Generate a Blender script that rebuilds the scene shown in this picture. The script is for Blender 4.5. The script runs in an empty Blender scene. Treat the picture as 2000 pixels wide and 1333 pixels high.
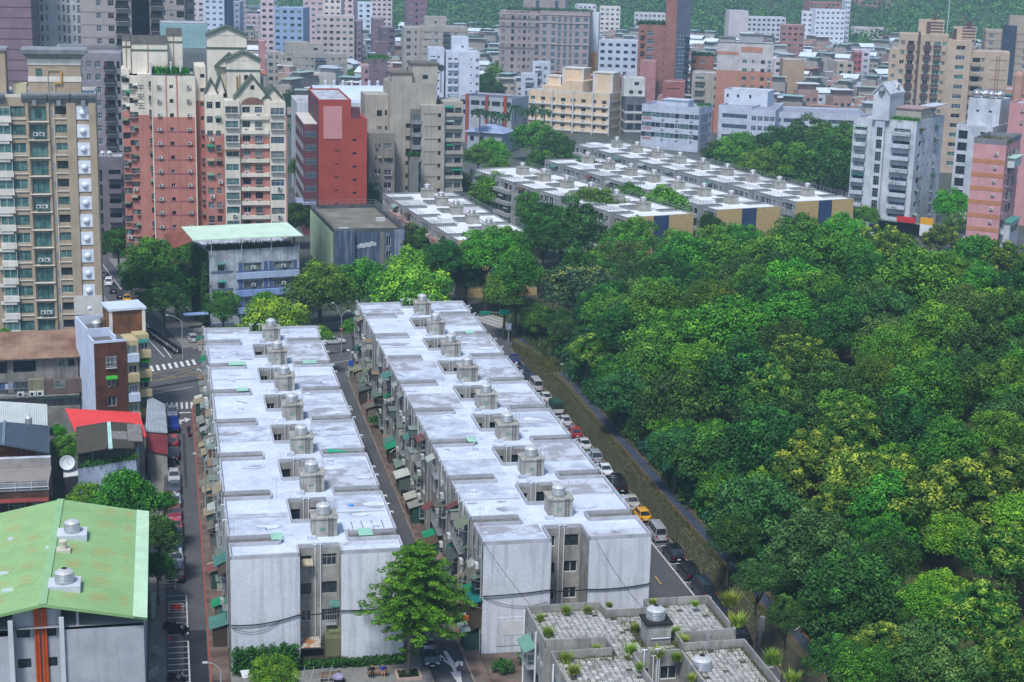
import bpy, math, random
import numpy as np
from mathutils import Vector, Matrix
S = bpy.context.scene
COL = S.collection
R = math.radians
rnd = random.Random(7)
# ------------------------------------------------------------------ camera
F = 3240.0
CAMH = 74.0
_up = np.array([331.0, 13270.0, F]); _up /= np.linalg.norm(_up)
_fw = np.array([0, 0, -1.0]); _fw = _fw - (_fw @ _up) * _up; _fw /= np.linalg.norm(_fw)
CM = np.array([np.cross(_fw, _up), _fw, _up])
cam = bpy.data.cameras.new('camera'); cam.lens = F / 2000 * 36; cam.sensor_width = 36
cam.clip_start = 1; cam.clip_end = 9000
camo = bpy.data.objects.new('camera', cam); COL.objects.link(camo)
camo.matrix_world = Matrix(CM.tolist()).to_4x4()
camo.location = (0, 0, CAMH)
S.camera = camo
# ------------------------------------------------------------------ light
HAZE = 0.00017
SUN_EL, SUN_AZ = R(58), R(200)
W = bpy.data.worlds.new('World'); S.world = W; W.use_nodes = True
nt = W.node_tree; bg = nt.nodes['Background']
sky = nt.nodes.new('ShaderNodeTexSky'); sky.sky_type = 'NISHITA'; sky.sun_disc = False
sky.sun_elevation = SUN_EL; sky.sun_rotation = SUN_AZ; sky.air_density = 1.0; sky.dust_density = 1.0; sky.ozone_density = 2.2
nt.links.new(sky.outputs[0], bg.inputs[0]); bg.inputs[1].default_value = 0.13
sun = bpy.data.lights.new('sun', 'SUN'); sun.energy = 2.7; sun.angle = R(11); sun.color = (1.0, 0.99, 0.965)
suno = bpy.data.objects.new('sun', sun); COL.objects.link(suno)
_sd = Vector((math.sin(SUN_AZ) * math.cos(SUN_EL), math.cos(SUN_AZ) * math.cos(SUN_EL), math.sin(SUN_EL)))
suno.rotation_euler = _sd.to_track_quat('Z', 'Y').to_euler(); suno.location = (0, 0, 200)
S.view_settings.view_transform = 'Standard'; S.view_settings.look = 'None'
S.view_settings.exposure = 0.45; S.view_settings.gamma = 1.0; S.view_settings.use_curve_mapping = False
S.cycles.use_denoising = True
S.cycles.max_bounces = 6; S.cycles.diffuse_bounces = 3; S.cycles.glossy_bounces = 2; S.cycles.transmission_bounces = 2
S.cycles.volume_bounces = 2; S.cycles.transparent_max_bounces = 8

# ------------------------------------------------------------------ pixel (of the 2000x1333 photo) -> world
def ray(px, py):
    return CM @ np.array([px - 1000.0, 666.5 - py, -F])
def P(px, py, z=0.0):
    d = ray(px, py); t = (z - CAMH) / d[2]
    return d[0] * t, d[1] * t, z
def PD(px, py, D):
    d = ray(px, py); t = D / d[1]
    return d[0] * t, D, CAMH + d[2] * t
def proj(x, y, z):
    c = CM.T @ np.array([x, y, z - CAMH])
    return 1000 - F * c[0] / c[2], 666.5 + F * c[1] / c[2]
def zat(x, y, py):
    lo, hi = -60.0, 300.0
    for _ in range(40):
        m = (lo + hi) / 2
        if proj(x, y, m)[1] > py: lo = m
        else: hi = m
    return lo
A = R(12.0); CA, SA = math.cos(A), math.sin(A)
def c2w(cx, cy, z=0.0): return cx * CA - cy * SA, cx * SA + cy * CA, z
def w2c(x, y): return x * CA + y * SA, -x * SA + y * CA
def Pc(px, py, z=0.0):
    p = P(px, py, z); return w2c(p[0], p[1])

# ------------------------------------------------------------------ materials
MATS = {}
def lin(c):
    return tuple(((v / 12.92) if v <= 0.04045 else ((v + 0.055) / 1.055) ** 2.4) for v in c)
def hexc(h):
    return lin(tuple(int(h[i:i + 2], 16) / 255 for i in (0, 2, 4)))
def mat(name, c, c2=None, sc=0.35, rough=0.85, streak=0.0, metal=0.0, bump=0.0, fine=0.0, spec=0.3, contrast=0.5, obvar=0.0, stain=None):
    """procedural surface: two colours mixed by world noise, optional vertical rain streaks, fine grain and bump"""
    if name in MATS: return MATS[name]
    m = bpy.data.materials.new(name); m.use_nodes = True; t = m.node_tree; N = t.nodes; L = t.links
    b = N['Principled BSDF']; b.inputs['Roughness'].default_value = rough; b.inputs['Metallic'].default_value = metal
    b.inputs['Specular IOR Level'].default_value = spec
    c2 = c2 or tuple(v * 0.82 for v in c)
    geo = N.new('ShaderNodeNewGeometry')
    nz = N.new('ShaderNodeTexNoise'); nz.inputs['Scale'].default_value = sc; nz.inputs['Detail'].default_value = 6; nz.inputs['Roughness'].default_value = 0.65
    L.new(geo.outputs['Position'], nz.inputs['Vector'])
    rp = N.new('ShaderNodeValToRGB'); rp.color_ramp.elements[0].position = 0.5 - 0.25 * contrast; rp.color_ramp.elements[1].position = 0.5 + 0.25 * contrast
    rp.color_ramp.elements[0].color = (*c, 1); rp.color_ramp.elements[1].color = (*c2, 1)
    L.new(nz.outputs[0], rp.inputs[0]); out = rp.outputs[0]
    def mul(o, fac_socket, amount, col=None):
        mx = N.new('ShaderNodeMix'); mx.data_type = 'RGBA'
        mx.inputs['A'].default_value = (0, 0, 0, 1)
        mm = N.new('ShaderNodeMath'); mm.operation = 'MULTIPLY'; mm.inputs[1].default_value = amount; L.new(fac_socket, mm.inputs[0])
        L.new(mm.outputs[0], mx.inputs['Factor']); L.new(o, mx.inputs['A'])
        mx.inputs['B'].default_value = (*(col or tuple(v * 0.35 for v in c2)), 1)
        return mx.outputs['Result']
    if streak:
        mp = N.new('ShaderNodeMapping'); mp.inputs['Scale'].default_value = (1.6, 1.6, 0.11); L.new(geo.outputs['Position'], mp.inputs[0])
        ns = N.new('ShaderNodeTexNoise'); ns.inputs['Scale'].default_value = 1.0; ns.inputs['Detail'].default_value = 5; L.new(mp.outputs[0], ns.inputs['Vector'])
        rs = N.new('ShaderNodeValToRGB'); rs.color_ramp.elements[0].position = 0.48; rs.color_ramp.elements[1].position = 0.75; L.new(ns.outputs[0], rs.inputs[0])
        out = mul(out, rs.outputs[0], streak, stain)
    if fine:
        nf = N.new('ShaderNodeTexNoise'); nf.inputs['Scale'].default_value = sc * 14; nf.inputs['Detail'].default_value = 4; L.new(geo.outputs['Position'], nf.inputs['Vector'])
        rf = N.new('ShaderNodeValToRGB'); rf.color_ramp.elements[0].position = 0.45; rf.color_ramp.elements[1].position = 0.7; L.new(nf.outputs[0], rf.inputs[0])
        out = mul(out, rf.outputs[0], fine)
    if obvar:
        oi = N.new('ShaderNodeObjectInfo'); hs = N.new('ShaderNodeHueSaturation')
        mr = N.new('ShaderNodeMapRange'); mr.inputs['To Min'].default_value = 1 - obvar; mr.inputs['To Max'].default_value = 1 + obvar; L.new(oi.outputs['Random'], mr.inputs[0])
        L.new(mr.outputs[0], hs.inputs['Value']); L.new(out, hs.inputs['Color']); out = hs.outputs[0]
    L.new(out, b.inputs['Base Color'])
    if bump:
        bp = N.new('ShaderNodeBump'); bp.inputs['Strength'].default_value = bump; bp.inputs['Distance'].default_value = 0.05
        nb = N.new('ShaderNodeTexNoise'); nb.inputs['Scale'].default_value = sc * 10; nb.inputs['Detail'].default_value = 5; L.new(geo.outputs['Position'], nb.inputs['Vector'])
        L.new(nb.outputs[0], bp.inputs['Height']); L.new(bp.outputs[0], b.inputs['Normal'])
    MATS[name] = m; return m
def hm(h, **k):
    n = k.pop('name', 'surface_' + h + ''.join('%s%s' % (a, str(v)[:5]) for a, v in sorted(k.items())))
    if 'c2' in k and isinstance(k['c2'], str): k['c2'] = hexc(k['c2'])
    if isinstance(k.get('stain'), str): k['stain'] = hexc(k['stain'])
    return mat(n, hexc(h), **k)
def leafmat(name, c, ctip, var=0.22, yellow=None):
    """foliage: per-leaf 'tint' attribute (age of the leaf) mixes two leaf colours"""
    if name in MATS: return MATS[name]
    m = bpy.data.materials.new(name); m.use_nodes = True; t = m.node_tree; N = t.nodes; L = t.links
    b = N['Principled BSDF']; b.inputs['Roughness'].default_value = 0.55; b.inputs['Specular IOR Level'].default_value = 0.2
    at = N.new('ShaderNodeAttribute'); at.attribute_name = 'tint'
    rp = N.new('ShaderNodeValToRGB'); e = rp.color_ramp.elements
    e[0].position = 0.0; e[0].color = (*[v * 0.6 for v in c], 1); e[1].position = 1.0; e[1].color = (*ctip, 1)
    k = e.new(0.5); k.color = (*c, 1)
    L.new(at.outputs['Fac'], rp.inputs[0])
    oi = N.new('ShaderNodeObjectInfo'); hs = N.new('ShaderNodeHueSaturation')
    mr = N.new('ShaderNodeMapRange'); mr.inputs['To Min'].default_value = 1 - var; mr.inputs['To Max'].default_value = 1 + var; L.new(oi.outputs['Random'], mr.inputs[0])
    mh = N.new('ShaderNodeMapRange'); mh.inputs['To Min'].default_value = 0.475; mh.inputs['To Max'].default_value = 0.525
    w = N.new('ShaderNodeMath'); w.operation = 'FRACT'; w2 = N.new('ShaderNodeMath'); w2.operation = 'MULTIPLY'; w2.inputs[1].default_value = 7.31
    L.new(oi.outputs['Random'], w2.inputs[0]); L.new(w2.outputs[0], w.inputs[0]); L.new(w.outputs[0], mh.inputs[0]); L.new(mh.outputs[0], hs.inputs['Hue'])
    L.new(mr.outputs[0], hs.inputs['Value']); L.new(rp.outputs[0], hs.inputs['Color']); L.new(hs.outputs[0], b.inputs['Base Color'])
    MATS[name] = m; return m

# ------------------------------------------------------------------ mesh building
class MB:
    def __init__(s): s.v = []; s.f = []; s.m = []
    def quad(s, *p, mi=0):
        n = len(s.v); s.v.extend(p); s.f.append(tuple(range(n, n + len(p)))); s.m.append(mi)
    def box(s, x0, y0, z0, x1, y1, z1, mi=0, top=None, skip=''):
        n = len(s.v)
        s.v += [(x0, y0, z0), (x1, y0, z0), (x1, y1, z0), (x0, y1, z0), (x0, y0, z1), (x1, y0, z1), (x1, y1, z1), (x0, y1, z1)]
        for k, q in (('b', (0, 3, 2, 1)), ('t', (4, 5, 6, 7)), ('f', (0, 1, 5, 4)), ('r', (1, 2, 6, 5)), ('k', (2, 3, 7, 6)), ('l', (3, 0, 4, 7))):
            if k in skip: continue
            s.f.append(tuple(n + i for i in q)); s.m.append(top if (k == 't' and top is not None) else mi)
        return s
    def prism(s, pts, z0, z1, mi=0, top=None):
        n = len(s.v); k = len(pts)
        s.v += [(x, y, z0) for x, y in pts] + [(x, y, z1) for x, y in pts]
        for i in range(k):
            j = (i + 1) % k; s.f.append((n + i, n + j, n + k + j, n + k + i)); s.m.append(mi)
        s.f.append(tuple(range(n + k, n + 2 * k))); s.m.append(mi if top is None else top)
        s.f.append(tuple(range(n + k - 1, n - 1, -1))); s.m.append(mi)
        return s
    def lathe(s, cx, cy, prof, n=12, mi=0, mis=None):
        b = len(s.v)
        for r, z in prof:
            for i in range(n):
                a = 2 * math.pi * i / n; s.v.append((cx + r * math.cos(a), cy + r * math.sin(a), z))
        for k in range(len(prof) - 1):
            for i in range(n):
                j = (i + 1) % n
                s.f.append((b + k * n + i, b + k * n + j, b + (k + 1) * n + j, b + (k + 1) * n + i)); s.m.append(mis[k] if mis else mi)
        s.f.append(tuple(b + (len(prof) - 1) * n + i for i in range(n))); s.m.append(mis[-1] if mis else mi)
        return s
    def tube(s, p, q, r, n=5, mi=0, r2=None):
        p = Vector(p); q = Vector(q); d = (q - p)
        if d.length < 1e-6: return s
        d.normalize(); u = d.orthogonal().normalized(); w = d.cross(u); b = len(s.v); r2 = r if r2 is None else r2
        for c, rr in ((p, r), (q, r2)):
            for i in range(n):
                a = 2 * math.pi * i / n; s.v.append(tuple(c + u * (rr * math.cos(a)) + w * (rr * math.sin(a))))
        for i in range(n):
            j = (i + 1) % n; s.f.append((b + i, b + j, b + n + j, b + n + i)); s.m.append(mi)
        s.f.append(tuple(b + n + i for i in range(n))); s.m.append(mi)
        s.f.append(tuple(b + n - 1 - i for i in range(n))); s.m.append(mi)
        return s
    def path(s, pts, r, n=5, mi=0):
        for a, b in zip(pts[:-1], pts[1:]): s.tube(a, b, r, n, mi)
        return s
    def mesh(s, name, mats, smooth=False):
        me = bpy.data.meshes.new(name); me.from_pydata([tuple(map(float, v)) for v in s.v], [], s.f)
        for m in (mats if isinstance(mats, (list, tuple)) else [mats]): me.materials.append(m)
        if len(me.materials) > 1: me.polygons.foreach_set('material_index', s.m)
        if smooth: me.polygons.foreach_set('use_smooth', [True] * len(me.polygons))
        return me
def obj(name, me, parent=None, loc=(0, 0, 0), rz=0.0, scale=None, mats=None, **props):
    if isinstance(me, MB): me = me.mesh(name, mats)
    o = bpy.data.objects.new(name, me); COL.objects.link(o); o.location = loc
    o.rotation_euler = rz if isinstance(rz, tuple) else (0, 0, rz)
    if scale is not None: o.scale = scale if isinstance(scale, tuple) else (scale,) * 3
    if parent: o.parent = parent
    for k, v in props.items(): o[k] = v
    return o
def thing(name, label, cat, loc=(0, 0, 0), rz=0.0, group=None, me=None, scale=None):
    o = obj(name, me, None, loc, rz, scale); o['label'] = label; o['category'] = cat
    if group: o['group'] = group
    return o
def struct(name, mb, mats, rz=0.0, loc=(0, 0, 0)):
    return obj(name, mb, None, loc, rz, mats=mats, kind='structure')
def copytree(o, loc, rz, label=None, group=None, scale=None):
    r = o.copy(); COL.objects.link(r); r.location = loc; r.rotation_euler = (0, 0, rz)
    if label: r['label'] = label
    if group: r['group'] = group
    if scale is not None: r.scale = scale if isinstance(scale, tuple) else (scale,) * 3
    for ch in list(o.children):
        c = ch.copy(); COL.objects.link(c); c.parent = r
        for g in list(ch.children):
            d = g.copy(); COL.objects.link(d); d.parent = c
    return r
def rectgrid(x0, x1, z0, z1, rects):
    xs = sorted({x0, x1, *[v for r in rects for v in (r[0], r[2]) if x0 < v < x1]})
    zs = sorted({z0, z1, *[v for r in rects for v in (r[1], r[3]) if z0 < v < z1]})
    for i in range(len(xs) - 1):
        for j in range(len(zs) - 1):
            cx, cz = (xs[i] + xs[i + 1]) / 2, (zs[j] + zs[j + 1]) / 2
            if not any(r[0] < cx < r[2] and r[1] < cz < r[3] for r in rects): yield xs[i], zs[j], xs[i + 1], zs[j + 1]
def wallface(mb, o, u, W, z0, z1, rects=(), dep=0.22, mi=0, bands=None):
    """wall in local coords from o along unit u (outward = right of u), real openings with reveals"""
    n = (u[1], -u[0])
    def pt(a, z, d=0.0): return (o[0] + u[0] * a - n[0] * d, o[1] + u[1] * a - n[1] * d, z)
    for a0, c0, a1, c1 in rectgrid(0, W, z0, z1, list(rects) + ([] if not bands else [])):
        mb.quad(pt(a0, c0), pt(a1, c0), pt(a1, c1), pt(a0, c1), mi=mi)
    for r in rects:
        a0, c0, a1, c1 = r[:4]
        mb.quad(pt(a0, c0), pt(a0, c0, dep), pt(a0, c1, dep), pt(a0, c1), mi=mi); mb.quad(pt(a1, c0, dep), pt(a1, c0), pt(a1, c1), pt(a1, c1, dep), mi=mi)
        mb.quad(pt(a0, c0), pt(a1, c0), pt(a1, c0, dep), pt(a0, c0, dep), mi=mi); mb.quad(pt(a0, c1, dep), pt(a1, c1, dep), pt(a1, c1), pt(a0, c1), mi=mi)
        mb.quad(pt(a0, c0, dep), pt(a1, c0, dep), pt(a1, c1, dep), pt(a0, c1, dep), mi=mi)
# glass and frames
G_DARK = mat('window_glass_dark', (0.012, 0.017, 0.024), (0.03, 0.045, 0.055), sc=0.9, rough=0.08, spec=0.7, contrast=0.3)
G_TEAL = mat('window_glass_teal', (0.03, 0.1, 0.1), (0.12, 0.22, 0.21), sc=0.8, rough=0.1, spec=0.7)
G_BLUE = mat('window_glass_blue', (0.03, 0.06, 0.1), (0.07, 0.11, 0.16), sc=0.8, rough=0.1, spec=0.7)
G_CURT = mat('curtained_glass', (0.22, 0.25, 0.24), (0.07, 0.09, 0.1), sc=1.3, rough=0.25, spec=0.6)
FR_W = hm('d8dcdc', rough=0.5); FR_D = hm('30363a', rough=0.5); FR_A = hm('9aa0a2', rough=0.45); FR_G = hm('2c5a48', rough=0.6)
STYLE = {'d': (G_DARK, FR_D, 2), 'w': (G_DARK, FR_W, 2), 't': (G_TEAL, FR_D, 3), 'c': (G_CURT, FR_A, 2), 'b': (G_BLUE, FR_W, 3), 'a': (G_DARK, FR_A, 3), 'T': (G_TEAL, FR_W, 2), 'g': (G_BLUE, FR_A, 4), 'o': (G_DARK, FR_D, 1)}
WC = {}
def winmesh(w, h, st):
    k = (round(w, 1), round(h, 1), st)
    if k in WC: return WC[k]
    g, fr, nm = STYLE[st]; mb = MB(); t = 0.06 if w > 0.7 else 0.04; w, h = k[0], k[1]
    mb.quad((-w / 2, 0, -h / 2), (w / 2, 0, -h / 2), (w / 2, 0, h / 2), (-w / 2, 0, h / 2), mi=0)
    def bar(x0, z0, x1, z1): mb.box(x0, -0.06, z0, x1, 0.0, z1, 1, skip='k')
    bar(-w / 2, -h / 2, w / 2, -h / 2 + t); bar(-w / 2, h / 2 - t, w / 2, h / 2); bar(-w / 2, -h / 2 + t, -w / 2 + t, h / 2 - t); bar(w / 2 - t, -h / 2 + t, w / 2, h / 2 - t)
    for i in range(1, nm):
        x = -w / 2 + w * i / nm; bar(x - t * 0.4, -h / 2 + t, x + t * 0.4, h / 2 - t)
    if st in 'abg' and h > 1.2: bar(-w / 2 + t, h * 0.2 - 0.025, w / 2 - t, h * 0.2 + 0.025)
    WC[k] = mb.mesh('window', [g, fr]); return WC[k]
FACEROT = {'f': 0.0, 'r': R(90), 'k': R(180), 'l': R(-90)}
def addwin(parent, face, o, u, a, z, w, h, st, dep=0.22):
    n = (u[1], -u[0])
    return obj('window', winmesh(w, h, st), parent, (o[0] + u[0] * a - n[0] * (dep - 0.03), o[1] + u[1] * a - n[1] * (dep - 0.03), z), FACEROT[face])
# common fittings
AC_B = hm('c9cccb', c2='9fa3a2', rough=0.6); AC_D = hm('2a2d2e')
def acmesh():
    mb = MB(); mb.box(-.42, -.36, 0, .42, 0, .58, 0); mb.lathe(0, 0, [(.21, 0), (.05, 0.012)], 10, 1)
    k = len(mb.v) - 20
    for i in range(k, len(mb.v)):
        x, y, z = mb.v[i]; mb.v[i] = (x - .08, -.365 - z, y + .29)
    mb.box(-.4, -.3, -.08, -.34, -.02, -.001, 1); mb.box(.34, -.3, -.08, .4, -.02, -.001, 1); return mb.mesh('air_conditioner', [AC_B, AC_D])
AC_ME = acmesh()
AWN = {}
def awnmesh(w, d, drop, colr):
    k = (round(w, 1), d, drop, colr)
    if k in AWN: return AWN[k]
    m = hm(colr, rough=0.6, fine=0.25, sc=1.2, obvar=0.15); mb = MB(); n = 7
    for i in range(n):   # corrugated sheet with thickness
        x0 = -w / 2 + w * i / n; xm = x0 + w / n * 0.6; x1 = x0 + w / n
        for (a, b, dz) in ((x0, xm, 0.03), (xm, x1, 0.0)):
            mb.quad((a, -d, -drop + dz), (b, -d, -drop + dz), (b, 0, dz), (a, 0, dz))
    mb.quad((-w / 2, -d, -drop - .05), (-w / 2, 0, -.05), (w / 2, 0, -.05), (w / 2, -d, -drop - .05), mi=0)
    mb.quad((-w / 2, -d, -drop - .12), (w / 2, -d, -drop - .12), (w / 2, -d, -drop + .02), (-w / 2, -d, -drop + .02))
    for x in (-w / 2 + .06, w / 2 - .06): mb.tube((x, -d + .05, -drop - .05), (x, 0, -drop - .35), .02, 4, 1)
    AWN[k] = mb.mesh('awning', [m, FR_A]); return AWN[k]
CAGE = {}
def cagemesh(w, h, d=0.5, m=None):
    k = (round(w, 1), round(h, 1), d, (m or FR_A).name)
    if k in CAGE: return CAGE[k]
    mb = MB(); n = max(4, int(w / .22))
    for i in range(n + 1):
        x = -w / 2 + w * i / n; mb.box(x - .012, -d, -h / 2, x + .012, -d + .024, h / 2)
    for z in (-h / 2, 0, h / 2 - .04):
        mb.box(-w / 2, -d, z, w / 2, -d + .03, z + .04); mb.box(-w / 2, -d, z, -w / 2 + .03, 0, z + .04); mb.box(w / 2 - .03, -d, z, w / 2, 0, z + .04)
    mb.box(-w / 2, -d, -h / 2 - .04, w / 2, 0, -h / 2 - .005)
    CAGE[k] = mb.mesh('window_cage', [m or FR_A]); return CAGE[k]
def lf(h, t, **k): return leafmat("leaf_" + h + t, hexc(h), hexc(t), **k)
# ================================================================== setting
ASPH = mat('asphalt_worn', (0.062, 0.065, 0.072), (0.1, 0.102, 0.108), sc=0.12, rough=0.9, fine=0.35, contrast=0.9)
ASPH_N = mat('asphalt_new', (0.016, 0.018, 0.024), (0.026, 0.028, 0.034), sc=0.3, rough=0.8)
CONC = mat('pavement_concrete', (0.24, 0.235, 0.22), (0.15, 0.145, 0.135), sc=0.25, rough=0.9, fine=0.4, contrast=0.9)
MARK = mat('road_paint_white', (0.72, 0.72, 0.7), (0.45, 0.45, 0.45), sc=1.2, rough=0.7, contrast=0.7)
MARKY = mat('road_paint_yellow', (0.55, 0.36, 0.05), (0.32, 0.24, 0.08), sc=1.0, rough=0.7)
MARKR = mat('road_paint_red', (0.4, 0.07, 0.045), (0.24, 0.08, 0.06), sc=1.0, rough=0.7)
def brickmat(name, c1, c2, mortar, sx, sy, rot=12.0, rough=0.9):
    m = bpy.data.materials.new(name); m.use_nodes = True; t = m.node_tree; N = t.nodes; L = t.links; b = N['Principled BSDF']; b.inputs['Roughness'].default_value = rough
    geo = N.new('ShaderNodeNewGeometry'); mp = N.new('ShaderNodeMapping'); mp.inputs['Rotation'].default_value = (0, 0, R(-rot)); L.new(geo.outputs['Position'], mp.inputs[0])
    br = N.new('ShaderNodeTexBrick'); br.inputs['Scale'].default_value = 1.0; br.inputs['Brick Width'].default_value = sx; br.inputs['Row Height'].default_value = sy
    br.inputs['Mortar Size'].default_value = 0.03; br.inputs['Color1'].default_value = (*c1, 1); br.inputs['Color2'].default_value = (*c2, 1); br.inputs['Mortar'].default_value = (*mortar, 1)
    L.new(mp.outputs[0], br.inputs['Vector'])
    nz = N.new('ShaderNodeTexNoise'); nz.inputs['Scale'].default_value = 0.5; nz.inputs['Detail'].default_value = 8; L.new(geo.outputs['Position'], nz.inputs['Vector'])
    rp = N.new('ShaderNodeValToRGB'); rp.color_ramp.elements[0].position = 0.35; rp.color_ramp.elements[1].position = 0.65; rp.color_ramp.elements[0].color = (0.4, 0.4, 0.38, 1); rp.color_ramp.elements[1].color = (1, 1, 1, 1); L.new(nz.outputs[0], rp.inputs[0])
    mx = N.new('ShaderNodeMix'); mx.data_type = 'RGBA'; mx.blend_type = 'MULTIPLY'; mx.inputs['Factor'].default_value = 1; L.new(br.outputs[0], mx.inputs['A']); L.new(rp.outputs[0], mx.inputs['B'])
    L.new(mx.outputs['Result'], b.inputs['Base Color']); MATS[name] = m; return m
PAVER = brickmat('red_paver', (0.2, 0.115, 0.09), (0.17, 0.14, 0.115), (0.09, 0.08, 0.07), 0.8, 0.4)
def flat(name, polys, z, m, rz=A):
    mb = MB()
    for p in polys: mb.quad(*[(x, y, z) for x, y in p])
    return struct(name, mb, [m], rz)
def rect(x0, y0, x1, y1): return [(x0, y0), (x1, y0), (x1, y1), (x0, y1)]
def strip(p, q, w):
    dx, dy = q[0] - p[0], q[1] - p[1]; l = math.hypot(dx, dy); nx, ny = -dy / l * w / 2, dx / l * w / 2
    return [(p[0] - nx, p[1] - ny), (q[0] - nx, q[1] - ny), (q[0] + nx, q[1] + ny), (p[0] + nx, p[1] + ny)]
GROUND = mat('city_ground', (0.1, 0.1, 0.1), (0.05, 0.065, 0.045), sc=0.05, rough=0.95, fine=0.3, contrast=0.8)
mb = MB(); mb.quad((-1800, -150, 0), (1800, -150, 0), (1800, 3400, 0), (-1800, 3400, 0)); struct('ground', mb, [GROUND])
# city-frame streets (x across, y away), rotated by A
flat('street', [rect(-1.2, 110, 3.3, 264)], 0.012, ASPH)
flat('asphalt_patch', [rect(0.6, 150, 3.05, 170.5)], 0.018, ASPH_N)
flat('cross_street', [strip((-60, 243.5), (140, 345.4), 23)], 0.008, ASPH)
flat('avenue', [strip((2, 292), (-21, 430), 13), strip((-21, 430), (-75, 760), 13)], 0.010, ASPH)
flat('alley_road', [rect(25.4, 110, 29.6, 284)], 0.012, ASPH)
flat('parking_street', [rect(50.6, 100, 61.6, 296)], 0.012, ASPH)
flat('park_road', [strip((195, 405), (260, 372), 16), strip((172, 402), (215, 440), 12)], 0.012, ASPH)
PATCH = mat('asphalt_repair', (0.045, 0.047, 0.052), (0.03, 0.032, 0.036), sc=0.5, rough=0.95)
flat('asphalt_repair', [rect(26.4, 180, 27.3, 205), rect(26.2, 226, 28.2, 233), rect(0.2, 190, 0.9, 214), rect(1.5, 219, 1.9, 244), rect(52.5, 160, 53.3, 190)], 0.017, PATCH)
def walk(name, polys, m, h=0.13, rz=A):
    mb = MB()
    for p in polys: mb.prism(p, 0.0, h)
    return struct(name, mb, [m], rz)
walk('pavement_street', [rect(-3.0, 110, -1.2, 240)], CONC)
walk('pavement_block_street_side', [rect(3.3, 110, 5.2, 259)], PAVER)
walk('pavement_alley', [rect(29.6, 143.5, 31.3, 273)], PAVER, 0.12)
walk('pavement_alley_block', [rect(23.4, 159, 25.4, 262)], CONC, 0.11)
walk('plaza', [rect(5.2, 128, 25.4, 159.2)], CONC, 0.1)
walk('brick_yard', [rect(29.6, 120, 50.4, 143.4), rect(31.4, 143.45, 50.4, 159.6)], PAVER, 0.1)
walk('pavement_corner', [[(49.9, 287), (58, 291), (58, 279), (50.4, 277)], [(29.6, 273.2), (36, 279.5), (33, 279.5), (29.6, 277.6)]], CONC, 0.12)
walk('pavement_avenue', [[(2.5, 297), (10, 300), (-14, 420), (-20, 420)], [(-3.5, 288), (-5.5, 287), (-28, 420), (-26, 420)]], CONC, 0.14)
walk('pavement_far_side', [[(4, 296), (60, 324), (60, 330), (4, 302)]], CONC, 0.13)
# lawn strips beside the avenue
GRASS = leafmat('short_grass', (0.035, 0.085, 0.015), (0.09, 0.15, 0.03), 0.0)
walk('lawn_avenue', [[(10.3, 300), (17, 303), (-6, 420), (-13.5, 420)]], mat('lawn_soil', (0.03, 0.06, 0.015), (0.06, 0.09, 0.03), sc=0.6, rough=1), 0.12)
# kerbs and painted lines
mb = MB()
for y in range(112, 259, 3): mb.box(3.16, y, 0.0, 3.30, y + 2.96, 0.15)
struct('kerb_red', mb, [MARKR], A)
mb = MB()
for x0, y0, y1 in ((29.45, 120, 272), (25.3, 110, 262), (61.4, 100, 290)):
    y = y0
    while y < y1: mb.box(x0, y, 0, x0 + .18, y + 1.96, .15); y += 2
struct('kerb', mb, [hm('8a837a', c2='6a5a50', sc=0.5)], A)
mb = MB()
for p in [strip((26.0, 136), (29.4, 136), .3)]: pass
y = 120
while y < 152: mb.box(29.42, y, 0.0, 29.66, y + 1.96, .17); y += 2
struct('kerb_red_corner', mb, [MARKR], A)
def marks(name, polys, m, z=0.022, rz=A): return flat(name, polys, z, m, rz)
# motorcycle bays
bays = []
for y0, y1, n in ((169.6, 180.6, 7), (152, 167.8, 11)):
    bays.append(rect(1.05, y0, 1.2, y1))
    for i in range(n + 1):
        y = y0 + (y1 - y0) * i / n; bays.append(rect(-1.05, y - .06, 1.05, y + .06))
marks('scooter_bay_lines', bays, MARK)
marks('red_no_parking_line', [rect(-1.0, 167.9, -.75, 169.4), rect(-.98, 146, -.75, 151)], MARKR, 0.0235)
for name, poly in (('crossing_stripe', None),):
    mesh_c = None
    for i in range(6):
        x = -0.9 + i * 0.78
        flat('crossing_stripe', [[(x, 257.6), (x + .36, 257.6), (x + .36, 261.4), (x, 261.4)]], 0.024, MARK)
    for i in range(8):
        t = i / 7.0; cx = -3.2 + 7.2 * t; cy = 281.7 + 3.6 * t
        flat('crossing_stripe', [[(cx, cy - .3), (cx + .48, cy - .1), (cx + .1, cy + 3.6), (cx - .38, cy + 3.4)]], 0.024, MARK)
    for i in range(15):
        t = i / 14.0; cx = 58.6 + 6.0 * t; cy = 315.6 - 13.2 * t
        flat('crossing_stripe', [[(cx, cy - .26), (cx + 5.2, cy + 2.2), (cx + 5.2, cy + 2.7), (cx, cy + .26)]], 0.024, MARK)
    for i in range(9):
        flat('crossing_stripe', [strip((203 + i * 1.5, 392 - i * .4), (206 + i * 1.5, 398 - i * .4), .7)], 0.024, MARK)
marks('stop_line', [rect(-.4, 255.2, 3.0, 255.7)], MARK)
marks('centre_line', [strip((-8, 264.5), (3.6, 270.6), .15), strip((27.6, 283.6), (32, 285.8), .15), strip((29, 293.8), (34, 296.2), .15)], MARK)
def arrow(name, x, y, l, turn):
    p = [[(x - .12, y), (x + .12, y), (x + .12, y + l * .7), (x - .12, y + l * .7)]]
    if turn > 0: p += [[(x - .12, y + l * .7), (x + .9, y + l * .9), (x + .8, y + l * 1.02), (x - .12, y + l * .92)], [(x + .75, y + l * .62), (x + 1.6, y + l), (x + .6, y + l * 1.22)]]
    marks(name, p, MARK, 0.024)
arrow('turn_arrow', 1.3, 247.5, 4.2, 1)
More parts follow.
